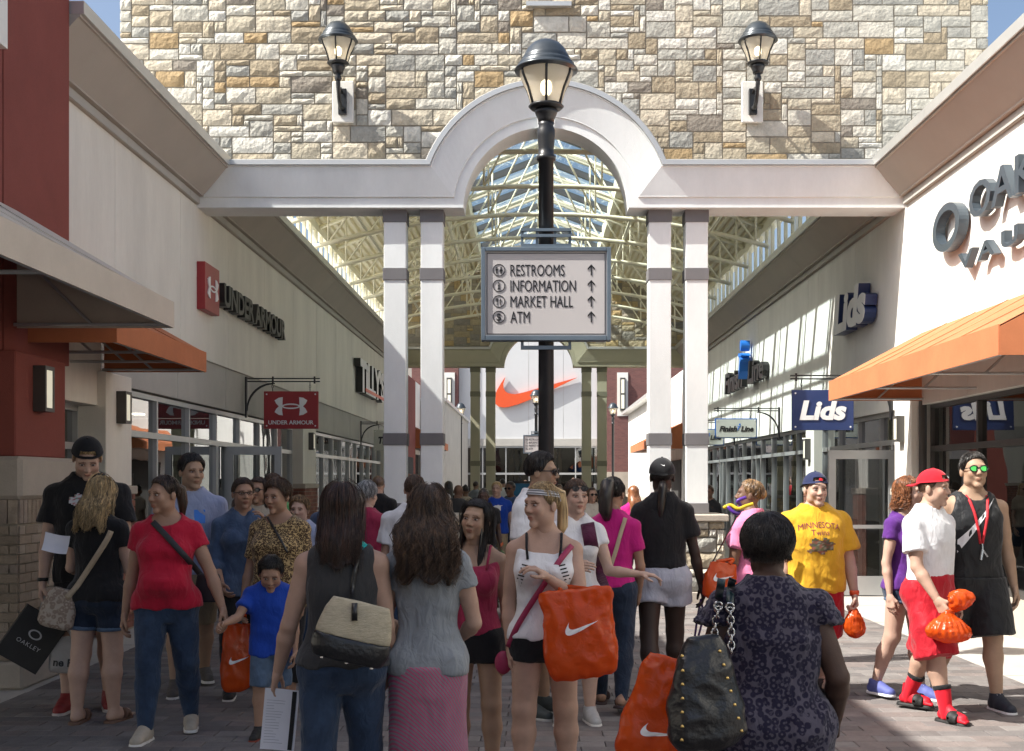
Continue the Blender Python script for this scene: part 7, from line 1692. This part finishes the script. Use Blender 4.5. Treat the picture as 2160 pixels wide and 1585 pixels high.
def shop_bag(label, c, w, h, d, rot, m, hand, seed, mark=None, marktext=None, amp=.014, side=None, top=.8, name='shopping_bag'):
    """soft carrier bag: body, two handle loops to the hand, printed mark on the face towards the viewer"""
    c = np.array(c, float); t = empty(name, tuple(c-np.array([0,0,h/2])), label, 'bag'); Rm = rotz(rot[0])@roty(rot[1])@rotx(rot[2] if len(rot) > 2 else 0)
    f = Field((-w*.62,-d*.8,-h*.55), (w*.62,d*.8,h*.55), .010); zz = np.array([-.5,-.44,-.3,0,.25,.42,.5])*h
    f.loft(zz, np.array([.40,.48,.51,.50,.48,.45*top/.8,.43*top/.8])*w, np.array([.30,.42,.46,.38,.24,.12,.07])*d, 0*zz, 0*zz, .01, 4.0); V,F = f.mesh(); V = relax(V,F,1,.4); V = folds(V,F,amp*1.2,seed,(9,9,3.0)); V = folds(V,F,amp*.8,seed+3,(22,22,9))
    W_ = V@Rm.T+c; wmesh('bag_body', W_, F, m, t)
    hand = np.array(hand, float)
    for s in (-1,1):
        a = np.array([-w*.20,s*d*.08,h*.48])@Rm.T+c; b_ = np.array([w*.20,s*d*.08,h*.48])@Rm.T+c; band(smooth_path([a,(a+hand)/2+np.array([-.01,0,0]),hand+np.array([0,s*.006,0]),(b_+hand)/2+np.array([.01,0,0]),b_],16), .022, m, t, 'handle', .003)
    if mark is not None or marktext:
        bv_ = BVHTree.FromPolygons([tuple(v) for v in W_], [tuple(q) for q in F]); n_ = Vector(np.array([0,-1.,0])@Rm.T)
        if mark: sv,sf = swoosh_geo(); sx, sz, sz_ = mark; P = [np.array([sx+v[0]*sz_, 0, sz+v[1]*sz_]) for v in sv]
        else: tv,sf = text_geo(marktext[0], marktext[1], 0., bold=.03); P = [np.array([marktext[2]+v[0], 0, marktext[3]+v[1]]) for v in tv]
        out = []
        for p in P:
            q = Vector(p@Rm.T+c); hh = bv_.ray_cast(q+n_*.6, -n_); out.append(np.array((hh[0] if hh[0] else q+n_*d*.5)+n_*.006))
        wmesh('printed_mark', out, sf, M_wswoosh if mark else M_lettk, t, False)
    return t
def tied_bag(label, top, w, h, m, seed, tuft=False):
    """small knotted bag hanging from a fist"""
    top = np.array(top, float); t = empty('knotted_bag', tuple(top-np.array([0,0,h])), label, 'bag'); f = Field((-w*.7,-w*.6,-h*1.05), (w*.7,w*.6,.2 if tuft else .05), .009)
    f.cap((0,0,0), (0,0,-h*.3), .012, w*.22, .02); f.ell((0,0,-h*.62), (w*.5,w*.36,h*.36), .06); f.ell((w*.12,0,-h*.74), (w*.34,w*.3,h*.24), .03)
    if tuft: f.cap((.02,0,.0), (.06,-.01,.05), .012, .05, .02); f.ell((.085,-.01,.085), (.085,.05,.055), .03)
    V,F = f.mesh(); V = relax(V,F,1,.4); N = vnormals(V,F); ang = np.arctan2(V[:,1],V[:,0]); V = V+N*(np.sin(ang*17+seed)*.006*np.clip(1+V[:,2]/h*.7,0.15,1))[:,None]; V = folds(V,F,.010,seed,(26,26,20)); wmesh('bag_body', V+top, F, m, t); return t
hp = lambda k, s: PPL[k].world(PPL[k].J[s][7][None,:])[0]+PPL[k].org       # palm of a figure
TOP = lambda k: bvh(PPL[k].top, PPL[k].body)
# black paper bag with the steel sign's oval logo, slung at an angle
def paper_bag():
    h1 = hp(1,-1); c = np.array([UX(66,7.95),7.95,VZ(1348,7.95)]); w,h,d = .30,.36,.13; Rm = rotz(radians(24))@roty(radians(34)); t = empty('paper_shopping_bag', tuple(c-np.array([0,0,.2])), 'black paper bag with white oval logo tilting beside the tan brick pier', 'bag')
    b = MB(); th = .004
    for x0,x1_,y0,y1 in ((-w/2,w/2,-d/2,-d/2+th),(-w/2,w/2,d/2-th,d/2),(-w/2,-w/2+th,-d/2+th,d/2-th),(w/2-th,w/2,-d/2+th,d/2-th)): b.box(x0,x1_,y0,y1,-h/2,h/2)
    b.box(-w/2+th,w/2-th,-d/2+th,d/2-th,-h/2,-h/2+th); b.V = [tuple(np.array(v)@Rm.T+c) for v in b.V]; b.build('bag_body', mat('black_paper',(.022,.021,.02),.6,.2,8,.1,40), t)
    m = mat('grey_print',(.45,.45,.45),.6,0)
    b = MB()
    for p in ring_poly(.045,.032,.012,.009,28): b.prism([(u,v+.04) for u,v in p], (0,-d/2-.001,0), (1,0,0), (0,0,1), (0,-.002,0))
    b.V = [tuple(np.array(v)@Rm.T+c) for v in b.V]; b.build('logo', m, t)
    V,F = text_geo('OAKLEY', .028, 0., sp=1.2); V = np.array([(v[0],-d/2-.003,v[1]-.035) for v in V])@Rm.T+c; wmesh('lettering', V, F, m, t, False)
    for s in (-1,1): a = np.array([-.06,s*d*.45,h/2])@Rm.T+c; e_ = np.array([.06,s*d*.45,h/2])@Rm.T+c; bb = MB(); bb.tube([tuple(q) for q in smooth_path([a,(a+h1)/2,h1,(e_+h1)/2,e_],14)], .005, 6); bb.build('handle', mat('grey_cord',(.3,.3,.3),.8,.1,30), t, True)
paper_bag()
shop_bag('white plastic bag with black letters under the black paper bag', Pw(137,1380,8.0), .20, .25, .10, (.2,.1), M_wbag, hp(1,-1), 4, None, ('ne F',.05,0.,-.05))
b2 = TOP(2)
t = empty('shoulder_bag', tuple(Pw(122,1325,7.6)), 'beige patterned shoulder bag on a cream strap at the blond woman\'s hip', 'bag')
f = Field((-.13,-.09,-.16),(.13,.09,.16),.010); f.loft(np.array([-.13,-.10,0,.09,.13]), np.array([.09,.115,.11,.09,.06]), np.array([.04,.06,.05,.03,.02]), np.zeros(5), np.zeros(5), .01, 3); V,F = f.mesh(); V = folds(relax(V,F,1),F,.006,2); wmesh('bag_body', V@roty(.25).T+Pw(124,1283,7.62), F, cloth('signature_canvas',(.42,.36,.30),pattern='leopard',col2=(.26,.20,.16),sc=34,fold=.2), t)
band(smooth_path([Pw(140,1262,7.58),onto(b2,162,1240,7.5),onto(b2,185,1205,7.5),onto(b2,208,1168,7.5),onto(b2,226,1138,7.5),onto(b2,235,1120,7.5)],18), .035, M_strapt, t)
# sheet of paper read by the blond woman
def sheet(label, c, w, h, rot, m, seed, bar=False, bend=.02, name='paper_sheet'):
    t = empty(name, tuple(c), label, 'paper'); n = 8; V = []; Rm = rotz(rot[0])@rotx(rot[1])@roty(rot[2])
    for lay in (0,1):
        for j in range(n+1):
            for i in range(n+1): u,v = i/n-.5, j/n-.5; V.append((u*w, bend*sin(u*3+seed)+bend*.6*cos(v*4)+lay*.0012, v*h))
    q = (n+1)**2; F = [(j*(n+1)+i,j*(n+1)+i+1,(j+1)*(n+1)+i+1,(j+1)*(n+1)+i) for j in range(n) for i in range(n)]; F += [tuple(q+k for k in f_[::-1]) for f_ in F]
    V = np.array(V); wmesh('sheet', V@Rm.T+c, F, m, t)
    if bar:
        Vb = np.array([(w*(.30+.13*k), bend*sin((.30+.13*k)*3+seed)+bend*.6*cos(v*4)-.002, v*h) for v in np.linspace(-.48,.48,9) for k in (0,1)]); wmesh('printed_bar', Vb@Rm.T+c, [(2*i,2*i+1,2*i+3,2*i+2) for i in range(8)], M_ink, t, False)
        lines = MB(); rr = random.Random(seed)
        for k in range(16):
            v = .30-.046*k; L = rr.uniform(.2,.55); Vl = [(w*(-.42+L*u), bend*sin((-.42+L*u)*3+seed)+bend*.6*cos(vv*4)-.0025, vv*h) for vv in (v,v+.008) for u in (0,.33,.66,1)]; lines.add(np.array(Vl)@Rm.T+c, [(0,1,5,4),(1,2,6,5),(2,3,7,6)])
        lines.build('printed_lines', mat('grey_ink',(.42,.42,.48),.7,0), t, fix=False)
    return t
sheet('white sheet of paper held by the blond woman', Pw(118,1146,7.62), .15, .13, (.3,-.5,.15), M_paper, 1)
h8 = hp(8,1)
sheet('white brochure with a black side bar held low by the woman with the straw tote', h8+np.array([.01,-.02,-.125]), .145, .27, (.1,.12,.10), M_paper, 2, True, .008, 'brochure')
# straw tote
def tote():
    Y = 4.74; c = Pw(748,1330,Y); t = empty('straw_tote', tuple(c-np.array([0,0,.15])), 'woven straw tote with black leather base on a dark sleeveless back', 'bag'); Rm = roty(radians(14))@rotz(radians(6))
    ms = mat('straw_weave',(.48,.42,.30),.85,.18,30,.5,90,stretch=(1,1,5))
    for nm, z0, z1, m, gw in (('straw_body',-.03,.115,ms,0),('leather_base',-.125,-.029,M_leather,.004)):
        f = Field((-.19,-.09,-.16),(.19,.09,.16),.009); zz = np.array([-.125,-.08,0,.07,.115]); f.loft(zz, np.array([.135,.155,.15,.135,.115])+gw, np.array([.055,.065,.058,.042,.028])+gw, 0*zz, 0*zz, .0, 3.0); f.cut(lambda X_,Y_,Z_: np.maximum(z0-Z_,Z_-z1)+0*X_+0*Y_); V,F = f.mesh(); V = folds(relax(V,F,1,.3),F,.004,3,(10,10,10)); wmesh(nm, V@Rm.T+c, F, m, t)
    bb = TOP(8); ring = np.array([-.02,-.05,.095])@Rm.T+c
    b = MB(); b.tube([tuple(ring+np.array([0,-.006,.02])),tuple(ring+np.array([.0,-.012,-.05]))], .012, 8, sx=.5); b.build('handle_tab', M_leather, t, True)
    band(smooth_path([ring,onto(bb,742,1250,4.8,.02),onto(bb,748,1205,4.8,.015),onto(bb,755,1172,4.8,.012),onto(bb,760,1155,4.8,.01)],14), .018, M_leather, t)
    for dx in (-.10,.0,.10): b = MB(); b.lathe([(.008,-.006),(.008,.0)], tuple(np.array([dx,-.045,-.122])@Rm.T+c), 8); b.build('stud', M_silver, t)
tote()
# big orange bag of the blond ponytailed woman
e11 = PPL[11].world(((PPL[11].J[1][4]+PPL[11].J[1][5])/2)[None,:])[0]+PPL[11].org
shop_bag('big orange plastic bag with white swoosh on the arm of the ponytailed woman', Pw(1222,1336,5.62), .335, .42, .15, (-.12,-.10), M_obag, e11+np.array([0,0,.01]), 6, (.02,.03,.16), top=.95)
b11 = TOP(11); t = empty('crossbody_purse', tuple(Pw(1062,1420,5.9)), 'raspberry crossbody purse behind the hip of the ponytailed woman', 'bag'); m = mat('raspberry_leather',(.33,.03,.09),.5,.1,20,.1,80)
f = Field((-.06,-.04,-.07),(.06,.04,.07),.008); f.ell((0,0,0),(.045,.025,.06),0); V,F = f.mesh(); wmesh('purse_body', V+Pw(1062,1398,5.95), F, m, t)
band(smooth_path([onto(b11,1206,1152,5.8),onto(b11,1180,1185,5.8,.012),onto(b11,1150,1228,5.8,.012),onto(b11,1120,1275,5.8,.012),onto(b11,1092,1325,5.8,.012),Pw(1072,1365,5.86)],20), .028, m, t)
# orange bags further back
shop_bag('tall orange plastic bag with swoosh carried by the older woman in leopard print', Pw(500,1385,8.1), .20, .46, .14, (.5,.03), M_obag, hp(6,-1), 9, (.0,-.02,.14))
shop_bag('orange plastic bag on the arm of the woman in the pink tee', Pw(1520,1225,8.45), .24, .27, .12, (.3,.15), M_obag, Pw(1545,1180,8.5), 12, (.0,.02,.16))
shop_bag('orange plastic bag with white swoosh in the hand of the woman in the leopard dress', Pw(1392,1500,3.92), .22, .36, .13, (-.15,.32), M_obag, hp(16,1), 15, (.02,-.06,.12))
tied_bag('small round orange knotted bag of the man in yellow', hp(18,1)+np.array([0,-.02,-.01]), .15, .22, M_obag, 3)
tied_bag('orange knotted bag with a puffed top of the man in white and red', hp(20,-1)+np.array([0,-.03,0]), .28, .20, M_obag, 5, True)
# black studded purse with chain handles
def purse():
    Y = 3.74; c = Pw(1488,1455,Y); t = empty('studded_purse', tuple(c-np.array([0,0,.2])), 'black glossy purse with studs and silver chain handles', 'bag'); Rm = rotz(.15)@roty(-.12)
    f = Field((-.16,-.1,-.22),(.16,.1,.2),.009); zz = np.array([-.18,-.14,-.05,.06,.14,.17]); f.loft(zz, np.array([.10,.125,.12,.095,.07,.05]), np.array([.05,.07,.065,.05,.03,.02]), np.array([-.012,-.012,-.006,.0,.008,.012]), 0*zz, .01, 2.8); V,F = f.mesh(); V = folds(relax(V,F,1),F,.014,7,(16,16,10)); Wm = V@Rm.T+c; wmesh('purse_body', Wm, F, M_leather, t)
    bv_ = BVHTree.FromPolygons([tuple(v) for v in Wm],[tuple(q) for q in F]); n_ = Vector((0,-1,0))
    for k in range(7):
        for sx in (-1,1):
            p = Vector(np.array([sx*(.06+.006*k)-.004,0,.12-.042*k])@Rm.T+c); h_ = bv_.ray_cast(p+n_*.5, -n_)
            if h_[0]: b = MB(); b.lathe([(.007,-.004),(.005,.002),(.001,.005)], tuple(h_[0]), 8); b.build('stud', M_gold, t, True)
    b16 = TOP(16)
    for px0, px1 in ((1510,1516),(1547,1540)):
        P = smooth_path([onto(b16,px0,1375,Y,.02),onto(b16,px0+1,1330,Y,.018),onto(b16,px1,1282,Y,.018)],9); b = MB()
        for k in range(len(P)-1): d_ = P[k+1]-P[k]; m_ = (P[k]+P[k+1])/2; u = d_/np.linalg.norm(d_); v = np.array([1,0,0]) if k % 2 else np.array([0,-1.,0]); L_ = np.linalg.norm(d_)*.72; b.tube([tuple(m_+u*L_*cos(a)+v*.011*sin(a)) for a in np.linspace(0,2*pi,11)], .0038, 6)
        b.build('chain', M_silver, t, True)
        band(smooth_path([onto(b16,px1,1285,Y,.012),onto(b16,px1+2,1260,Y,.012),onto(b16,px1+4,1238,Y,.010),onto(b16,px1+6,1222,Y,.008)],8), .026, mat('dark_teal_leather',(.016,.035,.042),.35,.1,20,.1,60), t, 'strap')
        r = MB(); p = onto(b16,px1,1280,Y,.02); r.tube([tuple(p+np.array([.014*cos(a),-.002,.014*sin(a)])) for a in np.linspace(0,2*pi,13)], .004, 6); r.build('ring', M_silver, t, True)
purse()
# straps and slung things of the others
def sling(k, label, pts, width, m, name='shoulder_strap_bag', pouch=None, Yf=8.):
    bb = TOP(k); t = empty(name, tuple(PPL[k].org+np.array([.0,0,.75])), label, 'bag'); band(smooth_path([onto(bb,x,y,Yf,.010) for x,y in pts],18), width, m, t)
    if pouch is not None: f = Field((-.11,-.06,-.11),(.11,.06,.11),.011); zz = np.array([-.09,0,.09]); f.loft(zz, np.array([.09,.085,.07]), np.array([.035,.035,.02]), 0*zz, 0*zz, .0, 3); V,F = f.mesh(); wmesh('bag_body', relax(V,F,1)+pouch, F, m, t)
sling(3, 'dark shoulder bag slung across the woman in red', [(322,1103),(345,1125),(372,1155),(400,1188),(425,1215)], .036, mat('dark_webbing',(.03,.03,.035),.6,.1,40), pouch=Pw(440,1240,7.45))
sling(6, 'slim black bag slung across the leopard print top', [(566,1092),(578,1115),(592,1140),(606,1165)], .016, M_leather, pouch=Pw(640,1225,8.15))
sling(14, 'khaki striped bag slung across the magenta tee', [(1318,1094),(1308,1130),(1298,1165),(1284,1208)], .028, M_strapt, pouch=Pw(1268,1235,8.2))
sling(13, 'plum tote hanging from the shoulder of the pointing woman', [(1238,1105),(1246,1150),(1258,1200),(1270,1245)], .09, cloth('plum_canvas',(.085,.015,.045)), pouch=Pw(1262,1262,8.45))
b = MB(); h15 = hp(15,-1); b.tube([tuple(q) for q in smooth_path([h15,h15+np.array([-.03,-.01,-.16]),h15+np.array([-.07,-.02,-.44])],8)], .008, 6); b.tube([tuple(q) for q in smooth_path([h15,h15+np.array([.01,-.02,-.14]),h15+np.array([-.05,-.02,-.36])],8)], .008, 6)
tag(b.build('cord_strap', mat('purple_cord',(.06,.02,.10),.6,.1,20), None, True), 'purple cord dangling from the hand of the woman in the black cap', 'cord')
def toy():
    c = Pw(1556,1072,8.35); t = empty('balloon_toy', tuple(c), 'twisted purple and yellow balloon toy held above the pink shoulder', 'toy')
    for m, P in ((mat('purple_balloon',(.09,.03,.26),.3,.05,4), [(-.07,0,.01),(-.03,-.02,-.03),(.01,0,-.035),(.02,.01,.02),(.0,0,.05),(.06,0,.075)]), (mat('yellow_balloon',(.65,.45,.03),.3,.05,4), [(-.10,0,-.0),(-.05,0,.02),(.0,-.02,-.005),(.06,0,.015),(.11,0,.03)])): b = MB(); b.tube([tuple(np.array(q)+c) for q in smooth_path(P,22)], .013, 10); b.build('balloon', m, t, True)
    b = MB(); b.tube([tuple(c+np.array([.01,.0,-.03])),tuple(hp(17,1))], .006, 6); b.build('stick', M_silver, t)
toy()
t = empty('tan_handbag', tuple(Pw(1063,1095,18.3)), 'tan bag carried by the woman in the denim shirt far down the street', 'bag'); f = Field((-.2,-.1,-.2),(.2,.1,.2),.02); zz = np.array([-.17,-.05,.08,.16]); f.loft(zz, np.array([.13,.16,.12,.05]), np.array([.06,.07,.05,.02]), 0*zz, 0*zz, .0, 3); V,F = f.mesh(); wmesh('bag_body', V+Pw(1063,1080,18.3), F, mat('tan_leather',(.34,.20,.09),.55,.1,10), t)
# planter with shrub behind the crowd, blue stand under the canopy
def planter(px, Y, label, seed):
    X = UX(px,Y); t = empty('planter', (X,Y,0), label, 'planter'); b = MB(); b.lathe([(.24,.026),(.26,.06),(.33,.42),(.37,.44),(.37,.50),(.32,.50),(.31,.44)], (X,Y,0), 24); b.build('pot', M_caststone, t, True)
    rr = random.Random(seed); st = MB(); lf = MB(); fl = MB()
    for k in range(16):
        a = rr.uniform(0,6.28); r = rr.uniform(.05,.3); top = np.array([X+r*cos(a)*1.2, Y+r*sin(a)*1.2, rr.uniform(.75,1.15)]); st.tube([(X+r*.3*cos(a),Y+r*.3*sin(a),.45),tuple(top)], [.008,.003], 5)
    for k in range(420):
        a = rr.uniform(0,6.28); r = .36*sqrt(rr.random()); z = .5+rr.random()*.62*(1-r*.9); p = Vector((X+r*cos(a),Y+r*sin(a),z)); d = Vector((cos(a)+rr.gauss(0,.5),sin(a)+rr.gauss(0,.5),rr.uniform(-.2,1))).normalized(); s = d.cross(Vector((rr.gauss(0,1),rr.gauss(0,1),rr.gauss(0,1)))).normalized(); L = rr.uniform(.05,.11)
        tgt = fl if (k % 11 == 0 and z > .75) else lf; wv = .35 if tgt is lf else .55; tgt.add([tuple(p),tuple(p+d*L*.5+s*L*wv*.5),tuple(p+d*L),tuple(p+d*L*.5-s*L*wv*.5)], [(0,1,2,3)])
    st.build('stems', mat('stem',(.06,.05,.03),.8,.1,10), t); tag(lf.build('foliage', mat('leaf',(.05,.10,.03),.6,.35,9), t, fix=False), kind='stuff'); tag(fl.build('flowers', mat('flower_orange',(.55,.12,.03),.6,.2,9), t, fix=False), kind='stuff')
planter(1056, 10.6, 'stone pot of leafy shrub and orange flowers behind the crowd near the lamp post', 4)
t = empty('blue_info_stand', (UX(1102,24),24,0), 'blue framed information stand under the canopy', 'sign'); X_ = UX(1102,24); part('panel', mat('stand_blue',(.02,.14,.28),.4,.08,4), t, (X_-.26,X_+.26,23.97,24.03,.75,1.55)); part('frame', M_black, t, (X_-.30,X_-.262,23.96,24.04,.026,1.6), (X_+.262,X_+.30,23.96,24.04,.026,1.6), (X_-.26,X_+.26,23.96,24.04,1.552,1.6))
